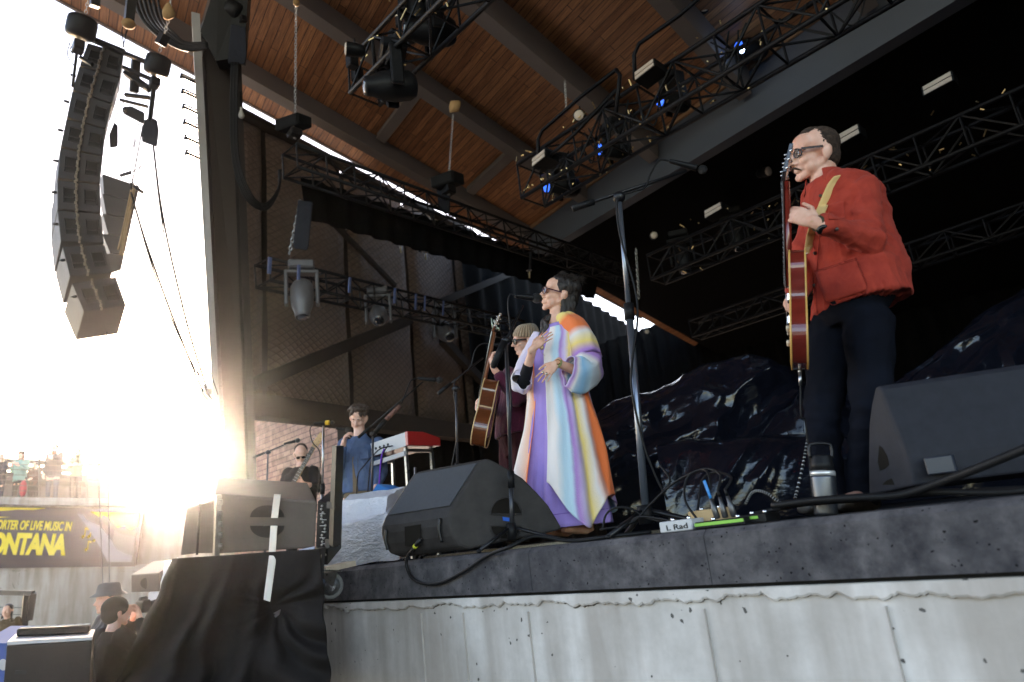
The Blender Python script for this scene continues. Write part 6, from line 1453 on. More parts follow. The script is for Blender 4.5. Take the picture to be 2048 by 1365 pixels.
def crumple(m, amp, sc): m.v = [v+V((noise.noise(v*sc), noise.noise(v*sc+V((7, 3, 1))), noise.noise(v*sc+V((2, 9, 4)))))*amp+V((noise.noise(v*sc*3), noise.noise(v*sc*3+V((7, 3, 1))), noise.noise(v*sc*3)))*amp*.35 for v in m.v]
cov = thing('wrapped_case', 'white plastic wrapped equipment case behind the centre wedge', 'covered case', V((*P(720, 1130, 4.9).xy, ZS)))
def sub_box(cs, n=18):
    m = MB(); a = cs  # 8 corners: bottom 0-3, top 4-7
    for q in ((0, 1, 5, 4), (1, 2, 6, 5), (2, 3, 7, 6), (3, 0, 4, 7), (4, 5, 6, 7)):
        m.grid(lambda u, v, q=q: a[q[0]].lerp(a[q[1]], u).lerp(a[q[3]].lerp(a[q[2]], u), v), n, n)
    return m
def PZ(x, y, d): p = P(x, y, d); return V((p.x, p.y, max(p.z, ZS+.003)))
cs = [PZ(645, 1140, 4.75), PZ(800, 1120, 4.45), PZ(830, 1110, 5.3), PZ(700, 1125, 5.6), P(655, 1058, 4.75), P(775, 1025, 4.5), P(800, 1000, 5.3), P(690, 1010, 5.6)]
m = sub_box(cs, 26); crumple(m, .013, 5); m.build('plastic_sheet', WRAP, cov)
cs = [P(660, 1062, 4.8), P(770, 1030, 4.6), P(815, 1000, 5.3), P(690, 1010, 5.6), P(680, 1004, 4.9), P(775, 992, 4.7), P(810, 975, 5.3), P(700, 990, 5.6)]
m = sub_box(cs, 22); crumple(m, .012, 6); m.build('top_sheet', WRAP, cov)
# ---- keyboard on stand ----
Yk = 3.62; kr = onY(813, 877, Yk); zt_, zb_ = onY(813, 864, Yk).z, onY(813, 892, Yk).z; X1 = kr.x; X0 = onY(716, 925, Yk).x
kb = thing('keyboard', 'red sided stage keyboard with grey back panel on a stand', 'keyboard', V(((X0+X1)/2, Yk+.17, zb_)))
REDP = mat('red_lacquer', (.42, .02, .018), .3, var=.08, coat=.4); LGR = mat('grey_panel', (.46, .47, .50), .4, var=.06)
m = MB(); m.box(((X0+X1)/2, Yk+.006, (zt_+zb_)/2), (X1-X0-.04, .012, zt_-zb_)); m.build('back_panel', LGR, kb)
for x in (X0, X1):
    m = MB(); y1 = Yk+.37; m.prism([V((x-.02, Yk-.002, zb_)), V((x-.02, Yk-.002, zt_+.003)), V((x-.02, Yk+.18, zt_+.003)), V((x-.02, y1, zt_-.05)), V((x-.02, y1, zb_))], (.04, 0, 0)); m.build('end_cheek', REDP, kb, bevel=.004)
m = MB(); m.box(((X0+X1)/2, Yk+.185, zb_+.02), (X1-X0-.04, .35, .04)); m.build('bottom_case', REDP, kb)
m = MB(); m.box(((X0+X1)/2, Yk+.1, zt_-.01), (X1-X0-.04, .18, .02)); m.build('top_panel', REDP, kb)
for i in range(36): 
    if i % 1 == 0:
        m = MB(); x = lerp(X0+.04, X1-.04, (i+.5)/36); m.box((x, Yk+.28, zb_+.065), ((X1-X0-.1)/36*.9, .15, .02)); m.build('key', mat('ivory_key', (.75, .73, .68), .3), kb)
for i in range(6): m = MB(); m.lathe(V((lerp(X0+.2, X1-.3, i/5), Yk, (zt_+zb_)/2)), (0, -1, 0), [(0, .012), (.008, .012), (.009, .006)], 10); m.build('socket', BLKM, kb)
ks = thing('keyboard_stand', 'light metal stand legs under the red sided keyboard', 'stand', V(((X0+X1)/2, Yk+.17, ZS)))
for x in (X0+.12, X1-.08):
    for y in (Yk+.04, Yk+.33): m = MB(); m.bar(V((x, y, zb_-.002)), V((x+(.0 if x > X0+.2 else -.05), y, ZS)), .028, .028); m.build('leg', STEEL, ks)
    m = MB(); m.bar(V((x, Yk+.04, zb_-.03)), V((x, Yk+.33, zb_-.03)), .03, .03); m.build('cross_arm', STEEL, ks)
m = MB(); m.bar(V((X0+.1, Yk+.02, zb_-.075)), V((X1-.06, Yk+.02, zb_-.06)), .03, .04); m.build('front_rail', LGR, ks)
m = MB(); m.bar(V((X0+.1, Yk+.33, ZS+.35)), V((X1-.06, Yk+.33, ZS+.35)), .03, .03); m.build('lower_rail', BLKM, ks)
cables('keyboard_cables', 'black cables plugged in the back of the keyboard', [[(775, 893, 0), (768, 905, -.05), (762, 935, -.05), (758, 985, -.05)], [(785, 892, 0), (758, 900, -.1), (742, 925, -.1), (735, 990, -.1)], [(745, 912, 0), (730, 930, -.05), (716, 950, -.05), (713, 990, -.05)]], .006, dep(kr)+.15)
cables('purple_cable', 'purple cable hanging from the keyboard back panel', [[(768, 898, 0), (762, 920, -.05), (757, 990, -.05)]], .007, dep(kr)+.1, mat('purple_cable', (.16, .04, .5), .5))
m = MB(); m.prism([P(745, 984, 5.6), P(755, 970, 5.6), P(786, 982, 5.6), P(788, 1000, 5.6), P(745, 1000, 5.6)], (0, .15, 0)); crumple(m, .02, 6); tag(m.build('blue_bag', mat('blue_bag', (.02, .18, .55), .4)), 'crumpled blue bag on the floor under the keyboard', 'bag')
# ---- microphone stands ----
def mic(a, b_, lab=None, ball=.026, parent=None, grp='vocal microphones', band=None, r=.012):
    a, b_ = V(a), V(b_); t = thing('microphone', lab, 'microphone', a, grp); ax = (b_-a).normalized(); L_ = (b_-a).length
    m = MB(); m.lathe(a, ax, [(0, r*.8), (.008, r), (L_*.62, r*1.5), (L_*.66, r*1.6)], 14); m.build('handle', BLK, t)
    m = MB(); m.ell(a+ax*(L_*.80), ball, ball, ball*1.05, *frame(ax)); m.build('grille', mat('mic_grille', (.03, .03, .03), .4, .5, bump=.8, bs=900), t)
    if band: m = MB(); m.lathe(a+ax*L_*.5, ax, [(0, r*1.6), (.03, r*1.8), (.034, r*1.7)], 14); m.build('colour_band', band, t)
    return t
def stand(name, lab, foot_, top, d, r, mt, boom=None, collar=None, tripod=True, zf=True, grp='microphone stands'):
    Df = d; F = P(foot_[0], foot_[1], Df); T_ = P(top[0], top[1], Df+.0)
    F2 = V((F.x, F.y, ZS)); T_ = onplane(top[0], top[1], F2, h); F2 = V((F2.x, F2.y, ZS))
    t = thing(name, lab, 'microphone stand', F2, grp); mid = F2.lerp(T_, collar or .5)
    m = MB(); m.tube([F2+V((0, 0, .06)), mid], r, 10); m.build('pole', mt, t)
    m = MB(); m.tube([mid-(T_-F2)*.0, T_], r*.72, 10); m.build('upper_pole', mt, t)
    m = MB(); ax = (T_-F2).normalized(); m.tube([mid-ax*.05, mid+ax*.04], r*1.45, 12); m.build('clutch', RUB, t)
    m = MB(); m.tube([F2+V((0, 0, .05)), F2+V((0, 0, .14))], r*2, 12); m.build('hub', RUB, t)
    if tripod:
        for k in range(3):
            a = k*2.094+.5; e = F2+V((math.cos(a)*.30, math.sin(a)*.30, .012)); e.y = max(e.y, YE+.02); m = MB(); m.tube([F2+V((0, 0, .12)), e], r*.7, 8); lg = m.build('leg', BLKM, t)
            m = MB(); m.ell(e, .014, .014, .012, n=8, m=6); m.build('rubber_foot', RUB, lg)
    if boom:
        A, B_ = onplane(boom[0], boom[1], F2+h*boom[4], h), onplane(boom[2], boom[3], F2+h*boom[5], h)
        m = MB(); m.tube([A, B_], r*.55, 8); m.build('boom', BLKM, t)
        m = MB(); ax = (B_-A).normalized(); m.tube([A-ax*.01, A+ax*.12], r*1.05, 10); m.build('counterweight', RUB, t)
        m = MB(); m.ell(T_, r*1.9, r*1.9, r*1.9, n=10, m=8); m.tube([T_-Rt*.03, T_+Rt*.03], r*.9, 8); m.build('joint', BLKM, t)
        return t, A, B_, F2, T_
    return t, F2, T_, F2, T_
GP = mat('grey_pole', (.22, .25, .30), .3, .8, var=.1)
t1, A, B_, F2, T1 = stand('mic_stand', 'tall grey microphone stand with long black boom between singer and guitarist', (1292, 1035), (1238, 395), 3.35, .019, GP, (1148, 417, 1372, 342, 0, .0), .63)
mic(onplane(1338, 322, F2, h), onplane(1422, 344, F2+h*.02, h), 'black microphone at the end of the tall boom beside the red jacket guitarist', .026, r=.013)
m = MB(); m.tube(spline([onplane(x, y, F2-h*.02, h) for x, y in ((1338, 322), (1318, 322), (1300, 350), (1290, 375), (1262, 385), (1235, 400), (1240, 470), (1268, 570), (1275, 640), (1262, 760), (1285, 880), (1310, 950), (1335, 1000))], 6), .006, 6); m.build('microphone_cable', RUB, t1)
Ds = 4.0
t2, A, B_, F2, T2 = stand('mic_stand', 'black microphone stand in front of the singer', (1022, 1052), (1012, 682), 3.75, .014, mat('black_pole', (.05, .05, .055), .35, .6), (987, 732, 1046, 612, -.05, .12), .32)
m = MB(); a_ = onplane(987, 732, F2-h*.05, h); b2 = onplane(1008, 684, F2-h*.01, h); m.tube([a_, b2], .021, 12); m.build('boom_grip', RUB, t2)
mic(onplane(1030, 592, F2+h*.12, h), onplane(1084, 598, F2+h*.16, h), 'black vocal microphone at the singer mouth', .033, r=.014)
m = MB(); m.tube(spline([onplane(x, y, F2+h*.1, h) for x, y in ((1030, 592), (1020, 590), (1016, 610), (1020, 650), (1021, 675), (1014, 700), (1018, 740), (1022, 800), (1020, 900), (1025, 990))], 6), .005, 6); m.build('microphone_cable', RUB, t2)
Dg = 4.5
t3, A, B_, F2, T3 = stand('mic_stand', 'microphone stand left of the acoustic guitarist', (914, 1062), (912, 778), 4.6, .013, mat('black_pole', (.05, .05, .055), .35, .6), (879, 786, 966, 716, -.02, .2), .5)
mic(onplane(985, 690, F2+h*.25, h), onplane(1016, 690, F2+h*.25, h), 'dark vocal microphone at the mouth of the woman in the beanie', .022)
m = MB(); m.tube(spline([onplane(x, y, F2+h*.1, h) for x, y in ((985, 690), (965, 688), (950, 702), (940, 735), (912, 760), (908, 790), (916, 850), (906, 920), (890, 985))], 6), .005, 6); m.build('microphone_cable', RUB, t3)
CAMO = mat('patterned_tape', (.35, .16, .12), .7, var2=(.03, .02, .02), vs=40)
t4, A, B_, F2, T4 = stand('mic_stand', 'microphone stand with long tape wrapped boom before the young man in denim', (738, 1060), (746, 868), 5.6, .013, mat('black_pole', (.05, .05, .055), .35, .6), (718, 874, 846, 764, 0, .0), .5)
m = MB(); a_ = onplane(772, 840, F2, h); b2 = onplane(800, 812, F2, h); m.tube([onplane(750, 866, F2, h), a_], .022, 8); m.build('boom_grip', RUB, t4); m = MB(); m.tube([a_, b2], .02, 8); m.build('patterned_wrap', CAMO, t4)
mic(onplane(836, 757, F2, h), onplane(890, 762, F2, h), 'black microphone on the long boom over the keyboard', .030, r=.014)
m = MB(); m.tube(spline([onplane(x, y, F2, h) for x, y in ((836, 757), (822, 762), (812, 785), (803, 808))], 6), .005, 6); m.build('microphone_cable', RUB, t4)
t5, A, B_, F2, T5 = stand('mic_stand', 'pale straight microphone stand left of the young man in denim', (640, 1062), (647, 852), 5.9, .014, STEEL, None, .55)
mic(onplane(628, 847, F2, h), onplane(674, 845, F2, h), 'black microphone with yellow band left of the young man in denim', .017, band=mat('yellow_band', (.75, .45, .03), .5), r=.013)
m = MB(); m.tube(spline([onplane(x, y, F2, h) for x, y in ((628, 847), (620, 860), (625, 885), (640, 910), (636, 990))], 6), .005, 6); m.build('microphone_cable', RUB, t5)
t6, A, B_, F2, T6 = stand('mic_stand', 'hazy microphone stand at the far left by the bass player', (528, 1070), (536, 905), 7.4, .014, mat('black_pole', (.05, .05, .055), .35, .6), (508, 915, 578, 886, 0, .1), .5)
mic(onplane(568, 888, F2, h), onplane(602, 880, F2, h), 'dark microphone above the bass player', .028)
# small mic by the amp
t7, A, B_, F2, T7 = stand('mic_stand', 'short microphone stand under the keyboard', (836, 1070), (830, 935), 5.2, .012, STEEL, None, .5)
# ---- black plastic tarp over gear ----
TARP = plasticm('black_tarp_plastic', (.005, .006, .011), .16, 13, .08)
def ridge(q): return 1-2*abs(noise.noise(q))
def tarp(name, lab, contour, pyb, D0, back, seed, amp=.17, nu=200, nv=110, lip=.0):
    X_ = [c[0] for c in contour]
    def top(px):
        for a, b_ in zip(contour[:-1], contour[1:]):
            if a[0] <= px <= b_[0]: return lerp(a[1], b_[1], (px-a[0])/(b_[0]-a[0]))
        return contour[-1][1]
    def fn(u, v):
        px = lerp(X_[0], X_[-1], u); base = CAM+(lambda r: r*((D0)/r.dot(h)))(ray(px, 1000)); hz_ = onplane(px, top(px), CAM+h*(D0+back*.5), h).z
        w_ = min(1, v*1.5); z = lerp(ZS+.0, hz_, math.sin(w_*math.pi/2)**.9) if v < .67 else hz_+(v-.67)*.2
        off = back*.5*(1-math.cos(w_*math.pi/2))+(max(0, v-.67)*3*back)
        rh = ray(px, 1000); rh = V((rh.x, rh.y, 0)).normalized(); p = CAM+rh*((D0+off)/rh.dot(h)); p.z = z
        q = V((px*.006+seed, z*1.7, off*2)); q2 = V((px*.0035+z*2.2+seed, z*.8-px*.004, off))
        X_m = px*.0032; du, dv = -X_m*.45+z*.9, X_m*.9+z*.45     # creases run diagonally, as pulled plastic does
        wv = noise.noise(V((du*1.6, dv*1.0, seed)))
        d_ = amp*(.8*ridge(V((du*2.0+wv*.8, dv*.8+seed, 0)))+.5*ridge(V((du*4.4+wv*1.6, dv*1.6, seed)))+.30*ridge(V((du*1.8, dv*3.4+wv, seed)))+.13*ridge(V((du*11+wv*3, dv*4, seed)))+.03*ridge(V((du*30, dv*14, seed))))
        p = p-rh*d_*min(1, w_*3+.15)+V((0, 0, .22*d_*min(1, w_*2)))
        p.z = max(p.z, ZS+.004); return p
    m = MB(); m.grid(fn, nu, nv); return tag(m.build(name, TARP, fix=False), lab, 'tarp', 'black plastic tarps over covered gear')
tarp('plastic_tarp', 'glossy crumpled black plastic tarp heaped over gear between singer and guitarist', [(1205, 880), (1215, 850), (1260, 815), (1350, 785), (1450, 745), (1560, 722), (1600, 730), (1700, 790), (1790, 880)], 0, 4.75, 1.3, 3.3)
tarp('plastic_tarp', 'lower black plastic sheet spread on the floor behind the effect pedals', [(1330, 900), (1400, 885), (1500, 880), (1600, 878), (1740, 880)], 0, 3.75, .5, 8.1, .06, 150, 70)
tarp('plastic_tarp', 'dim dark blue plastic sheet sloping up at the right edge behind the wedge', [(1740, 800), (1850, 770), (1950, 720), (2060, 640), (2200, 560)], 0, 5.2, 1.0, 5.5, .12, 150, 80)
# ---- bottle ----
bo = thing('water_bottle', 'dark steel water bottle with pale ring and loop lid on the stage edge', 'bottle', PZ(1648, 1010, 2.62)); bp_ = V(bo.location); bp_.z = ZS; bo.location = bp_
bh = onplane(1640, 912, bp_, h).z-ZS; r0 = .046; ax = (onplane(1641, 905, bp_, h)-bp_).normalized()
BOT = mat('bottle_steel', (.10, .11, .13), .3, .8, var=.1); m = MB(); m.lathe(bp_, ax, [(0, r0*.88), (.01, r0*.92), (bh*.62, r0), (bh*.66, r0*1.0)], 28); m.build('body', BOT, bo)
m = MB(); m.lathe(bp_+ax*bh*.66, ax, [(0, r0*1.01), (.018, r0*1.0)], 28); m.build('pale_ring', mat('brushed_ring', (.75, .75, .75), .3, .6), bo)
m = MB(); m.lathe(bp_+ax*(bh*.66+.018), ax, [(0, r0*.94), (.03, r0*.92), (.034, r0*.88), (.055, r0*.86), (.06, r0*.8)], 28); ld = m.build('lid', BLK, bo)
m = MB(); c_ = bp_+ax*(bh*.66+.07); m.tube(spline([c_-Rt*r0*.95, c_-Rt*r0*.97+ax*.035, c_-Rt*r0*.7+ax*.055, c_+Rt*r0*.7+ax*.055, c_+Rt*r0*.97+ax*.035, c_+Rt*r0*.95], 4), .006, 8); m.build('loop_handle', BLKM, ld)
# ---- pedals and cables on the edge ----
def fl(px, Y): p = onY(px, 1040, Y); return V((p.x, Y, ZS))
def pedal(px, Y, w_, d_, hh_, mt, lab, nm='effect_pedal'):
    c = fl(px, Y); t = thing(nm, lab, 'effects pedal', c, 'effects pedals on the stage edge'); m = MB(); m.box(c+V((0, 0, hh_/2+.003)), (w_, d_, hh_), None, None, None, .004); m.build('housing', mt, t)
    for k in range(2): m = MB(); m.lathe(c+V((w_*(.25-.5*k), 0, hh_)), (0, 0, 1), [(0, .009), (.012, .009), (.014, .006)], 12); m.build('foot_switch', CHROME, t)
    return t, c
WHT = mat('white_enamel', (.50, .51, .53), .4, var=.05); p1_, c1 = pedal(1362, YE+.17, .16, .10, .045, WHT, 'white effect pedal with handwritten lettering')
text3d('L Rad', c1+V((-.045, -.0505, .010)), c1+V((.06, -.0505, .012)), .022, mat('ink', (.02, .02, .02), .6), 'lettering', p1_, th=.0006)
p2_, c2 = pedal(1425, YE+.30, .17, .10, .075, mat('tan_wood_box', (.55, .38, .2), .6), 'tan wooden effect box behind the green edged pedal')
p3_, c3 = pedal(1452, YE+.15, .22, .12, .028, BLK, 'black pedal with green edge strip and three plugs'); m = MB(); m.box(c3+V((0, -.0615, .020)), (.215, .004, .012)); GR = mat('green_strip', (.20, .50, .06), .4, emis=.0); m.build('green_strip', GR, p3_)
p4_, c4 = pedal(1520, YE+.20, .11, .12, .034, BLK, 'small black pedal with green strip beside the thick cable'); m = MB(); m.box(c4+V((-.01, -.0615, .024)), (.07, .004, .010)); m.build('green_strip', GR, p4_)
def jack(px, lean, lab, Y=YE+.2, mt=BLK):
    c = fl(px, Y)+V((0, 0, .035)); ax = V((lean, -.1, 1)).normalized(); t = thing('jack_plug', lab, 'plug', c, 'jack plugs standing on the pedals'); m = MB(); m.lathe(c, ax, [(0, .008), (.005, .013), (.05, .012), (.055, .009), (.085, .007)], 14); m.build('barrel', DSTEEL, t); m = MB(); m.lathe(c+ax*.085, ax, [(0, .0065), (.03, .005)], 10); m.build('sleeve', mt, t); return c+ax*.11
j1 = jack(1436, -.12, 'jack plug with blue sleeve on the green edged pedal', mt=mat('blue_sleeve', (.02, .25, .65), .4)); j2 = jack(1452, -.05, 'middle jack plug on the green edged pedal'); j3 = jack(1470, -.1, 'right jack plug on the green edged pedal')
cl = thing('patch_cables', 'loops of black instrument cable around the effect pedals', 'cable', fl(1400, YE+.3))
def fp(px, py, Y): q = onY(px, py, Y); return V((q.x, q.y, max(q.z, ZS+.006)))
for pts in ([j1, fp(1420, 962, YE+.22), fp(1405, 940, YE+.3), fp(1350, 965, YE+.35), fp(1300, 1010, YE+.35), fp(1262, 1046, YE+.3), fp(1200, 1060, YE+.25)],
            [j2, fp(1440, 950, YE+.25), fp(1410, 938, YE+.3), fp(1375, 955, YE+.3), fp(1370, 1000, YE+.25), fp(1395, 1040, YE+.22)],
            [j3, fp(1462, 955, YE+.25), fp(1430, 945, YE+.35), fp(1405, 960, YE+.35), fp(1398, 1000, YE+.3), fp(1392, 1040, YE+.25)],
            [fp(1205, 1060, YE+.3), fp(1212, 1030, YE+.32), fp(1232, 1016, YE+.34), fp(1262, 1018, YE+.36), fp(1290, 1035, YE+.38), fp(1330, 1045, YE+.3)],
            [fp(1250, 1058, YE+.3), fp(1275, 1035, YE+.32), fp(1320, 1038, YE+.3), fp(1350, 1046, YE+.25)],
            [fp(1240, 1050, YE+.4), fp(1290, 1020, YE+.45), fp(1325, 985, YE+.5), fp(1340, 960, YE+.55), fp(1320, 930, YE+.6)]):
    m = MB(); m.tube(spline(pts, 7), .0055, 7); m.build('cable', RUB, cl)
m = MB(); m.tube(spline([j1+V((-.01, 0, .05)), j1+V((-.004, 0, .02)), j1], 5), .007, 7); m.build('blue_cable_end', mat('blue_sleeve', (.02, .25, .65), .4), cl)
tc2 = thing('power_cable_bundle', 'thick dark cables lying along the stage edge before the right wedge', 'cable', fl(1750, YE+.2))
for k, pts in enumerate(([fp(1545, 1012, YE+.16), fp(1620, 1002, YE+.15), fp(1700, 996, YE+.15), fp(1800, 990, YE+.17), fp(1880, 965, YE+.15), fp(1960, 935, YE+.1), fp(2070, 890, YE+.05)],
                       [fp(1560, 1015, YE+.2), fp(1650, 1000, YE+.22), fp(1750, 995, YE+.2), fp(1850, 985, YE+.2), fp(2000, 985, YE+.2), fp(2100, 975, YE+.2)],
                       [fp(1500, 1030, YE+.3), fp(1600, 1010, YE+.28), fp(1720, 1000, YE+.25), fp(1900, 985, YE+.25), fp(2100, 975, YE+.25)])):
    m = MB(); m.tube(spline(pts, 8), .013-.002*k, 8); m.build('cable', RUB, tc2)
cord = thing('speckled_cord', 'black cord with white flecks hanging beside the water bottle', 'cord', fl(1585, YE+.6)); m = MB(); pts = spline([fp(1615, 880, YE+.75), fp(1606, 930, YE+.7), fp(1592, 990, YE+.6), fp(1583, 1015, YE+.5), fp(1560, 1005, YE+.5), fp(1530, 985, YE+.5), fp(1505, 985, YE+.5), fp(1490, 1010, YE+.5)], 14); m.tube(pts, .0055, 7); m.build('cord', RUB, cord)
m = MB()
for a, b_ in zip(pts[::2], pts[1::2]): m.tube([a, a.lerp(b_, .35)], .0062, 7)
m.build('flecks', mat('white_fleck', (.7, .7, .7), .7), cord)
# amp or guitar case glimpses in the dark behind
bx = thing('amplifier', 'dim dark amplifier cabinet standing behind the women', 'amplifier', V((*P(930, 1050, 7.0).xy, ZS))); c_ = V(bx.location); m = MB(); m.box(c_+V((0, 0, .32)), (.75, .45, .62), None, None, None, .02); m.build('cabinet', BLK, bx); m = MB(); m.box(c_+V((0, -.23, .30)), (.66, .01, .42)); m.build('grille_cloth', mat('grille_cloth', (.03, .025, .02), .8, bump=.4, bs=300), bx); m = MB(); m.box(c_+V((0, -.232, .56)), (.66, .01, .05)); m.build('control_panel', mat('amp_panel', (.2, .14, .08), .4, .5), bx)
# ================= PIT FOREGROUND =================
SPK = mat('speaker_paint_glare', (.075, .064, .056), .5, var=.12, vs=10, bump=.2, bs=300, bd=.002)  # washed-out tone from the sun glare is put into this paint
ps = thing('pa_speaker', 'big grey black speaker with white ratchet strap on the draped stack', 'speaker', P(540, 1110, 4.0))
F4 = [P(428, 988, 4.05), P(634, 1003, 3.75), P(630, 1097, 3.75), P(426, 1110, 4.05)]
def slab(pts, vec): m = MB(); m.prism(pts, vec); return m
bkv = (Fw*.5-Rt*.20); slab(F4, bkv).build('cabinet', SPK, ps, bevel=.012)
nF = (F4[1]-F4[0]).cross(F4[3]-F4[0]).normalized(); nF = nF if nF.dot(CAM-F4[0]) > 0 else -nF
def fq(x, y, l=.003):
    return onplane(x, y, F4[0]+nF*l, nF)
for (cx, cy, sg) in ((534, 1035, -1), (534, 1052, 1)):
    pts = [fq(cx-34*math.cos(math.pi*i/12), cy+sg*24*math.sin(math.pi*i/12)) for i in range(13)]; m = MB(); m.prism(pts, -nF*.01); m.build('handle_hole', mat('hole_glare', (.02, .018, .016), .8), ps)  # glare over the holes is put into their lifted colour
for (pts, dd) in (([(430, 1000), (396, 1010), (372, 1018), (360, 1112), (392, 1108), (428, 1108)], 4.15),):
    m = MB(); m.prism([P(x, y, dd) for x, y in pts], Fw*.3); m.build('front_shell', SPK, ps, bevel=.01)
m = MB(); m.bar(P(400, 1008, 4.14), P(394, 1110, 4.14), .012, .006); m.build('shell_seam', HOLE, ps)
m = MB()
for k in range(5): m.tube([P(441, 1000+k*22, 4.0), P(441, 1010+k*22, 4.0)], .012, 8)
m.bar(P(437, 990, 4.02), P(432, 1115, 4.02), .03, .03); m.build('latch_strip', DSTEEL, ps)
m = MB(); m.prism([P(636, 1003, 3.74), P(658, 1008, 3.72), P(655, 1130, 3.72), P(630, 1128, 3.74)], Fw*.3); bkp = m.build('rear_plate', BLK, ps)
m = MB(); rs = random.Random(4)
for k in range(16): m.lathe(P(642+rs.random()*10, 1012+k*6.5, 3.725), -Fw, [(0, .006), (.006, .006), (.008, .003)], 8)
m.build('sockets', STEEL, bkp)
m = MB()
for k in range(6): m.box(P(645+(k % 2)*4, 1028+k*12, 3.724), (.03, .002, .003), Rt, Fw, Up)
m.build('panel_markings', WHT, bkp)
st_ = MB(); STR = mat('white_webbing', (.62, .58, .52), .7, bump=.3, bs=200)
st_.prism([fq(549, 989, .02), fq(562, 989, .02), fq(556, 1036, .02), fq(543, 1036, .02)], nF*.004); st_.prism([fq(542, 1052, .02), fq(555, 1052, .02), fq(551, 1112, .05), fq(538, 1112, .05)], nF*.004); st_.build('ratchet_strap', STR, ps)
# rack bars on the right of the stack
rk = thing('rack_frame', 'black steel rack frame with plywood blocks beside the draped stack', 'rack', P(625, 1365, 3.7))
for a, b_, w_ in (((676, 892), (669, 1090), .045), ((658, 1010), (676, 1012), .035), ((655, 1085), (672, 1087), .035), ((641, 1095), (617, 1420), .04), ((668, 1090), (655, 1091), .03)):
    m = MB(); m.bar(P(*a, 3.70), P(*b_, 3.66), w_, w_); m.build('bar', BLKM, rk)
PLY = mat('plywood', (.50, .42, .33), .7, var=.2, vs=12, bump=.2)
for q in ([(622, 1118), (641, 1112), (636, 1190), (626, 1188)], [(614, 1243), (632, 1244), (627, 1290), (612, 1282)]): m = MB(); m.prism([P(x, y, 3.62) for x, y in q], Fw*.02); m.build('plywood_block', PLY, rk)
m = MB(); m.prism([P(596, 1102, 3.6), P(628, 1095, 3.6), P(624, 1130, 3.6), P(612, 1112, 3.6)], Fw*.02); m.build('corner_plate', mat('pale_plate', (.42, .46, .62), .5), rk)
m = MB(); c_ = P(553, 1228, 3.5); m.prism([P(546, 1228, 3.5), P(560, 1221, 3.5), P(558, 1230, 3.5), P(551, 1236, 3.5)], Fw*.01); m.build('metal_hook', STEEL, rk)
# strap tail
m = MB(); m.prism([P(538, 1112, 3.66), P(553, 1112, 3.66), P(540, 1204, 3.5), P(527, 1200, 3.5)], Fw*.004); tag(m.build('strap_tail', STR), 'loose end of the white strap hanging over the black cloth', 'strap')
# black cloth drape over the stack
CLOTH = mat('black_cloth', (.012, .010, .0095), .85, var=.2, vs=4, bump=.3, bs=250, bd=.003, spec=.1)
TL, TR_, BL_, BR_ = (335, 1113), (640, 1100), (215, 1400), (665, 1400)
knot = V((545, 1215, 0))
def cl_(u, v):
    a = V((lerp(lerp(345, 640, u), lerp(205, 664, u), v**1.05), lerp(lerp(1118, 1098, u), 1420, v), 0))
    d_ = lerp(4.05, 3.5, u)-.45*v*(1-.3*u)
    fold = 0
    # radial folds from the tied knot on the right, hanging folds on the left
    kv = a-knot; an = math.atan2(kv.y, kv.x); rr = kv.length
    wr = max(0, min(1, (u-.45)*3)); fold = (1-wr)*(.07*math.sin(u*22+v*2.5+3.5*noise.noise(V((u*3, v*1.5, 0))))+.025*math.sin(u*50+v*3+4*noise.noise(V((u*4, v*2, 5)))))*min(1, v*2.5+.1)
    fold += wr*.04*math.sin(an*9+noise.noise(V((an*1.2, rr*.008, 1)))*5)*min(1, rr/70)*min(1, v*3)
    fold += .03*noise.noise(V((u*6, v*5, 3)))
    pinch = .12*math.exp(-(rr/45)**2)
    if u > .97: pass
    return P(a.x+10*noise.noise(V((u*4, v*6, 9))), a.y, d_-fold*.9+pinch)
m = MB(); m.grid(cl_, 170, 110); tag(m.build('cloth_drape', CLOTH, fix=False, solid=.006), 'black cloth draped and knotted over the speaker stack at stage left corner', 'cloth')
# subwoofer stack under the cloth
sw = thing('subwoofer_stack', 'hidden subwoofer cabinet carrying the strapped speaker under black cloth', 'speaker', V((*P(480, 1300, 4.35).xy, 0)))
c_ = V(sw.location); z1 = P(480, 1112, 4.3).z; X_ = V((Rt.x, Rt.y, 0)).normalized(); m = MB(); m.box(V((c_.x, c_.y, z1/2)), (.72, .5, z1), X_, V((-X_.y, X_.x, 0)), None, .02); m.build('cabinet', BLK, sw)
# caster of the flight case in front of the curb
cw = thing('caster', 'grey caster wheel hanging at the left end of the stage curb', 'caster wheel', P(658, 1198, 3.85)); cc = P(661, 1172, 3.85); ax = -nF*1.0
ax = (CAM-cc).normalized(); w_ = MB(); w_.lathe(cc-ax*.02, ax, [(0, .062), (.004, .070), (.02, .072), (.036, .070), (.04, .062)], 30); wl = w_.build('wheel', mat('grey_rubber', (.16, .155, .15), .6), cw)
for r_, z_, mt_ in ((.055, .042, DSTEEL), (.03, .046, STEEL), (.012, .056, STEEL)): w_ = MB(); w_.lathe(cc-ax*.02+ax*(z_-.006), ax, [(0, r_), (.004, r_*.95)], 24); w_.build('hub', mt_, wl)
w_ = MB(); w_.prism([cc+ax*.03+Rt*a+Up*b_ for a, b_ in ((-.05, .07), (.04, .085), (.018, -.0), (-.012, -.015))], ax*.004); w_.box(cc+Up*.085-ax*.0, (.13, .10, .008), Rt, ax, Up); w_.build('fork', STEEL, cw)
bd_ = MB(); bd_.bar(P(640, 1142, 3.95), P(700, 1128, 4.15), .1, .03); tag(bd_.build('dolly_board', PLY), 'edge of a plywood dolly board at the end of the curb', 'board')
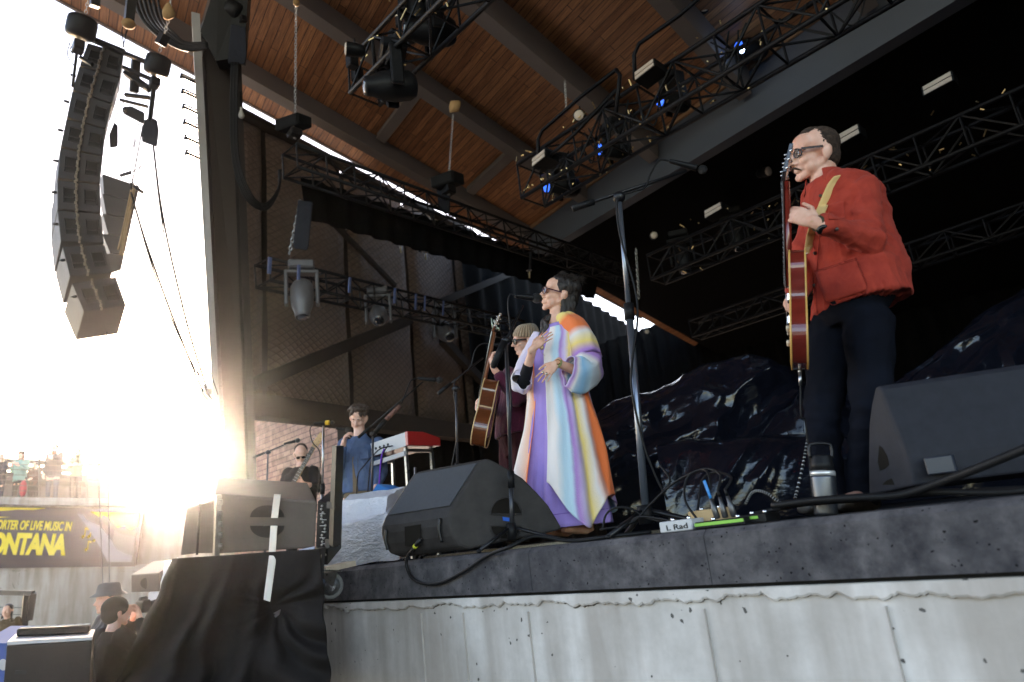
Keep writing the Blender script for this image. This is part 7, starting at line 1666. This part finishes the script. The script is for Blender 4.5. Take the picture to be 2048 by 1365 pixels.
# small speaker and white cases in the pit
m = MB(); q = [P(262, 1150, 6.4), P(318, 1146, 6.2), P(318, 1184, 6.2), P(262, 1186, 6.4)]; m.prism(q, Fw*.4); t = thing('small_speaker', 'small dark speaker standing on the white case in the pit', 'speaker', q[3]); m.build('cabinet', SPK, t, bevel=.01)
m = MB(); cc = (q[0]+q[2])/2+Rt*.03; m.ell(cc-Fw*.005, .07, .012, .055, Rt, Fw, Up); m.build('cone', HOLE, t)
m = MB(); q = [P(296, 1186, 6.3), P(352, 1180, 6.1), P(352, 1260, 6.1), P(296, 1262, 6.3)]; m.prism([V((p.x, p.y, p.z if i < 2 else 0)) for i, p in enumerate(q)], Fw*.5); tag(m.build('white_case', mat('white_case', (.55, .56, .60), .4, bump=.2, bs=6), bevel=.01), 'white equipment case under the small speaker in the pit', 'case')
cs = [P(322, 1190, 5.6), P(352, 1188, 5.5), P(356, 1190, 5.9), P(326, 1190, 5.9), P(328, 1130, 5.6), P(355, 1118, 5.5), P(358, 1118, 5.9), P(330, 1128, 5.9)]
m = sub_box(cs, 10); crumple(m, .03, 6); tag(m.build('plastic_bundle', WRAP), 'crumpled clear plastic bundle left of the cloth drape', 'plastic sheet')
# road case bottom left
rc_ = thing('road_case', 'black road case with a pale lit desk on top, bottom left corner', 'road case', V((*P(95, 1365, 4.6).xy, 0))); 
a, b_, c_, d_ = P(14, 1292, 4.3), P(184, 1282, 4.5), P(190, 1266, 5.1), P(40, 1268, 5.0)
m = MB(); n4 = [a, b_, c_, d_]; m.prism([V((p.x, p.y, 0)) for p in n4], (0, 0, b_.z-.02)); m.v = m.v[:4]+n4; m.build('body', mat('case_black', (.03, .026, .024), .6, bump=.1), rc_, bevel=.006)
m = MB(); m.prism([p+V((0, 0, .004)) for p in n4], (0, 0, .02)); m.build('pale_top', mat('pale_desk', (.45, .44, .46), .4), rc_)
m = MB(); u_ = (b_-a).normalized(); m.box((a+b_+c_+d_)/4+V((0, 0, .05)), (.42, .18, .05), u_, V((-u_.y, u_.x, 0)), None, .008); dk = m.build('control_desk', BLK, rc_)
m = MB()
for i in range(8): m.box((a+b_+c_+d_)/4+u_*(.05*i-.17)+V((0, 0, .078)), (.02, .04, .008), u_, None, None)
m.build('fader_caps', WHT, dk)
m = MB(); m.bar(P(30, 1345, 4.28), P(170, 1342, 4.46), .012, .02); m.tube([P(172, 1333, 4.45), P(172, 1348, 4.45)], .008, 6); m.build('lid_trim', BLKM, rc_)
m = MB(); m.prism([P(-40, 1287, 4.9), P(13, 1287, 4.9), P(10, 1400, 4.7), P(-40, 1400, 4.7)], Fw*.3); t = thing('blue_barrel', 'blue plastic panel cut off at the bottom left corner', 'panel', P(0, 1400, 4.8)); m.build('panel', mat('blue_plastic', (.01, .05, .25), .4), t)
m = MB(); m.ell(P(6, 1330, 4.68), .03, .004, .04, Rt, Fw, Up); m.build('white_logo_dot', WHT, t)
# door frame with cable rail
df = thing('stair_gate', 'dark steel gate frame with horizontal cables at the left edge', 'gate', V((*P(40, 1290, 12).xy, 0)))
for a, b_ in (((54, 1186), (44, 1300)), ((-60, 1184), (66, 1187)), ((66, 1187), (58, 1240))): m = MB(); m.bar(P(*a, 12), P(*b_, 12), .10, .08); m.build('frame_bar', RAIL, df)
for i in range(6): m = MB(); m.tube([P(-50, 1214+i*14, 12), P(46, 1216+i*14, 12)], .006, 5); m.build('cable', RAIL, df)
# ---- people in the pit and on the balcony ----
NAVY = mat('navy_coat', (.028, .032, .045), .8, var=.2, vs=6); BLKC = mat('black_coat', (.018, .016, .016), .8, var=.2, vs=6)
def extra(lab, px, py, D, zf, top_m, low_m, skin, hair, hgt=1.72, face=None, arms='down', grp=None, hat=None, hairlen=0, rad=1.0, vox=.014, bend=0):
    """a standing figure: (px, py) top of the head"""
    r = ray(px, py); p = CAM+r*(D/r.dot(h)); top_z = p.z; hg = hgt; base = V((p.x, p.y, zf))
    t = thing('person', lab, 'person', base, grp); sc = (top_z-zf)/1.74 if zf is not None else 1
    f = V(face or -h).normalized(); s = f.cross(V((0, 0, 1))); Z = V((0, 0, 1)); B0 = base; q = lambda a, b_, c: B0+(s*a+f*b_+Z*c)*sc
    jn = dict(head=q(0, .03, 1.62), neck=q(0, 0, 1.47), chest=q(0, .02, 1.25), pelvis=q(0, 0, .93)); 
    for a, sg in (('L', -1), ('R', 1)):
        jn[a+'s'] = q(.18*sg, 0, 1.42)
        A_ = arms if isinstance(arms, str) else arms[0 if a == 'L' else 1]
        if A_ == 'down': jn[a+'e'], jn[a+'w'] = q(.24*sg, -.02, 1.14), q(.23*sg, .08, .90)
        elif A_ == 'fold': jn[a+'e'], jn[a+'w'] = q(.23*sg, .10, 1.15), q(-.02*sg, .24, 1.18)
        elif A_ == 'rail': jn[a+'e'], jn[a+'w'] = q(.25*sg, .12, 1.16), q(.14*sg, .32, 1.08)
        elif A_ == 'cam': jn[a+'e'], jn[a+'w'] = q(.22*sg, .20, 1.28), q(.07*sg, .20, 1.54)
        elif A_ == 'cup': jn[a+'e'], jn[a+'w'] = q(.22*sg, .05, 1.15), q(.10*sg, .25, 1.27)
    m = MB(); T, hs, hF, hU = headparts(m, jn['head'], f, Z, sc*.98); m.cap(jn['head']-Z*.05*sc, jn['neck'], .05*sc, .056*sc)
    torso(m, jn['pelvis'], jn['chest'], jn['neck'], s, f, tuple(x*sc for x in (.15, .13, .15, .15, .06)), tuple(x*sc for x in (.1, .09, .1, .08, .05)))
    K = []
    for a in 'LR':
        limb(m, jn[a+'s'], jn[a+'e'], jn[a+'w'], .045*sc, .036*sc, .026*sc); d_ = (jn[a+'w']-jn[a+'e']).normalized(); hand(m, jn[a+'w'], d_, (-f-d_*0), Z, (.5,)*4, sc, (.4, .2), .08, r=.0095)
    for a in (-.1, .1): hp_ = q(a, 0, .9); k_ = q(a*1.1, .02, .5); an = q(a*1.1, -.01, .09); K.append((hp_, k_, an)); limb(m, hp_, k_, an, .08*sc, .055*sc, .04*sc); foot(m, an, f, sc)
    remesh(m, 'body', skin, t, vox*.75, 1); clothes(t, jn, s, f, K, top_m, low_m, LEATH, 1.0*rad*sc, .10*sc, .01, vox, 'coat')
    m = MB(); m.ell(T(0, -.026, .048), .083*sc, .098*sc, .082*sc, hs, hF, hU); m.ell(T(0, -.05, 0), .076*sc, .062*sc, .07*sc, hs, hF, hU)
    if hairlen:
        for sg in (-1, 1): m.cap(T(.065*sg, -.02, .02), T(.085*sg, .01, -.05-hairlen), .026*sc, .020*sc)
        m.cap(T(0, -.07, 0), T(0, -.07, -.1-hairlen), .07*sc, .05*sc)
    remesh(m, 'hair', hair, t, vox*.8, 1)
    if hat == 'cap':
        m = MB(); m.ell(T(0, -.005, .07), .092*sc, .108*sc, .075*sc, hs, hF, hU); m.ell(T(0, .10, .05), .07*sc, .06*sc, .010*sc, hs, hF, hU); remesh(m, 'cap', BLKC, t, vox*.7, 1)
    if hat == 'bucket':
        m = MB(); m.lathe(T(0, -.005, .035), hU, [(0, .155*sc), (.008, .150*sc), (.035*sc, .105*sc), (.10*sc, .092*sc), (.115*sc, .075*sc), (.12*sc, .02)], 24); m.build('bucket_hat', mat('bucket_hat', (.11, .11, .115), .8, bump=.3, bs=60), t)
    if hat == 'beanie':
        m = MB(); m.ell(T(0, -.02, .045), .098*sc, .112*sc, .098*sc, hs, hF, hU); m.ell(T(0, -.05, .0), .09*sc, .08*sc, .09*sc, hs, hF, hU); remesh(m, 'beanie', BLKC, t, vox*.7, 1)
    if hat == 'hood':
        m = MB(); m.ell(T(0, -.035, .03), .105*sc, .105*sc, .12*sc, hs, hF, hU); m.cap(T(0, -.05, -.04), T(0, -.04, -.16), .09*sc, .10*sc); remesh(m, 'hood', top_m, t, vox*.8, 1)
    return t, q, jn, T, f, s, sc
zb2 = B(100, 1001).z
bg = 'spectators on the balcony'
extra('spectator in a dark coat cut off at the left edge of the balcony', 3, 908, 21.5, zb2, NAVY, NAVY, SK3, HBLD, arms='rail', grp=bg, hairlen=.08)
extra('balcony spectator with long blond hair, dark cap and mint green jacket', 45, 903, 21.5, zb2, mat('mint_fleece', (.16, .36, .30), .8), BLKC, SK3, HBLD, arms='cup', grp=bg, hat='cap', hairlen=.14)
t, q, jn, T, f, s, sc = extra('tall balcony spectator in a navy jacket over orange holding a cup', 112, 889, 21.5, zb2, NAVY, mat('jeans_dim', (.06, .07, .10), .8), SK3, HBLK, arms=('cup', 'down'), grp=bg, rad=1.15)
m = MB(); m.ell(T(0, .04, -.15), .08, .04, .05, s, f); m.build('orange_hood', mat('orange_hood', (.45, .10, .05), .8), t)
m = MB(); m.lathe(jn['Lw']+f*.08, (0, 0, 1), [(0, .03), (.11, .04)], 12); tag(m.build('drink_cup', WHT), 'pale drink cup held by the tall balcony spectator', 'cup')
extra('balcony spectator in an olive hooded coat right of the tall man', 157, 898, 21.5, zb2, mat('olive_coat', (.10, .10, .05), .8), BLKC, SK3, HBLD, arms='fold', grp=bg, hat='hood')
t = thing('red_bag', 'red bag standing by the balcony railing', 'bag', P(46, 995, 21.3)); m = MB(); m.ell(P(46, 978, 21.3), .13, .1, .26, n=12, m=8); m.build('bag', mat('red_bag', (.5, .04, .05), .6), t)
extra('smaller dark haired spectator low behind the balcony railing', 72, 925, 21.8, zb2, mat('brown_coat', (.08, .04, .035), .8), BLKC, SK3, HBLK, arms='rail', grp=bg)
# pit
Dp = 5.2
t, q, jn, T, f, s, sc = extra('man in grey bucket hat leaning on the road case in the pit', 224, 1172, 6.4, 0, mat('black_puffer', (.03, .028, .028), .5, bump=.4, bs=14), BLKC, SK2, HBRN, face=(-h*.75-hR*.55), arms='rail', grp='crew and photographers in the pit', hat='bucket', vox=.010)
t, q, jn, T, f, s, sc = extra('photographer in black beanie and coat aiming a camera at the stage', 228, 1198, 5.7, 0, BLKC, BLKC, SK1, HBLK, face=(h*.80+hR*.60), arms='cam', grp='crew and photographers in the pit', hat='beanie', rad=1.15, vox=.009)
cm = thing('camera', 'black photo camera raised by the photographer in the beanie', 'camera', jn['head']+f*.22); c_ = jn['head']+f*.20+V((0, 0, .02))
m = MB(); m.box(c_, (.14, .07, .10), s, f, None, .012); m.box(c_+V((0, 0, .06)), (.05, .06, .03), s, f, None, .008); m.build('camera_body', BLK, cm)
m = MB(); m.lathe(c_+f*.03, f, [(0, .036), (.05, .038), (.055, .042), (.12, .042), (.125, .036)], 18); m.build('lens_barrel', BLKM, cm)
t, q, jn, T, f, s, sc = extra('woman in olive jacket behind the cable gate at the left edge', 18, 1208, 12.5, 0, mat('olive_jacket', (.09, .06, .03), .8), BLKC, SK2, HBLK, face=(-h+hR*.2), arms='down', grp='crew and photographers in the pit', hairlen=.08, vox=.014)
# ---- added scattering volume that imitates lens glare around the sun ----
hm = bpy.data.materials.new('glare_volume_mat'); hm.use_nodes = True; N = hm.node_tree.nodes; L = hm.node_tree.links
N.remove(N['Principled BSDF']); pv = N.new('ShaderNodeVolumePrincipled')
pv.inputs['Color'].default_value = (.97, .95, .93, 1); pv.inputs['Density'].default_value = .0006; pv.inputs['Anisotropy'].default_value = .945
L.new(pv.outputs[0], N['Material Output'].inputs['Volume'])
m = MB(); m.box((0, 20, 10), (120, 100, 22)); ob = m.build('glare_volume', hm); struct(ob, None, 'stuff')
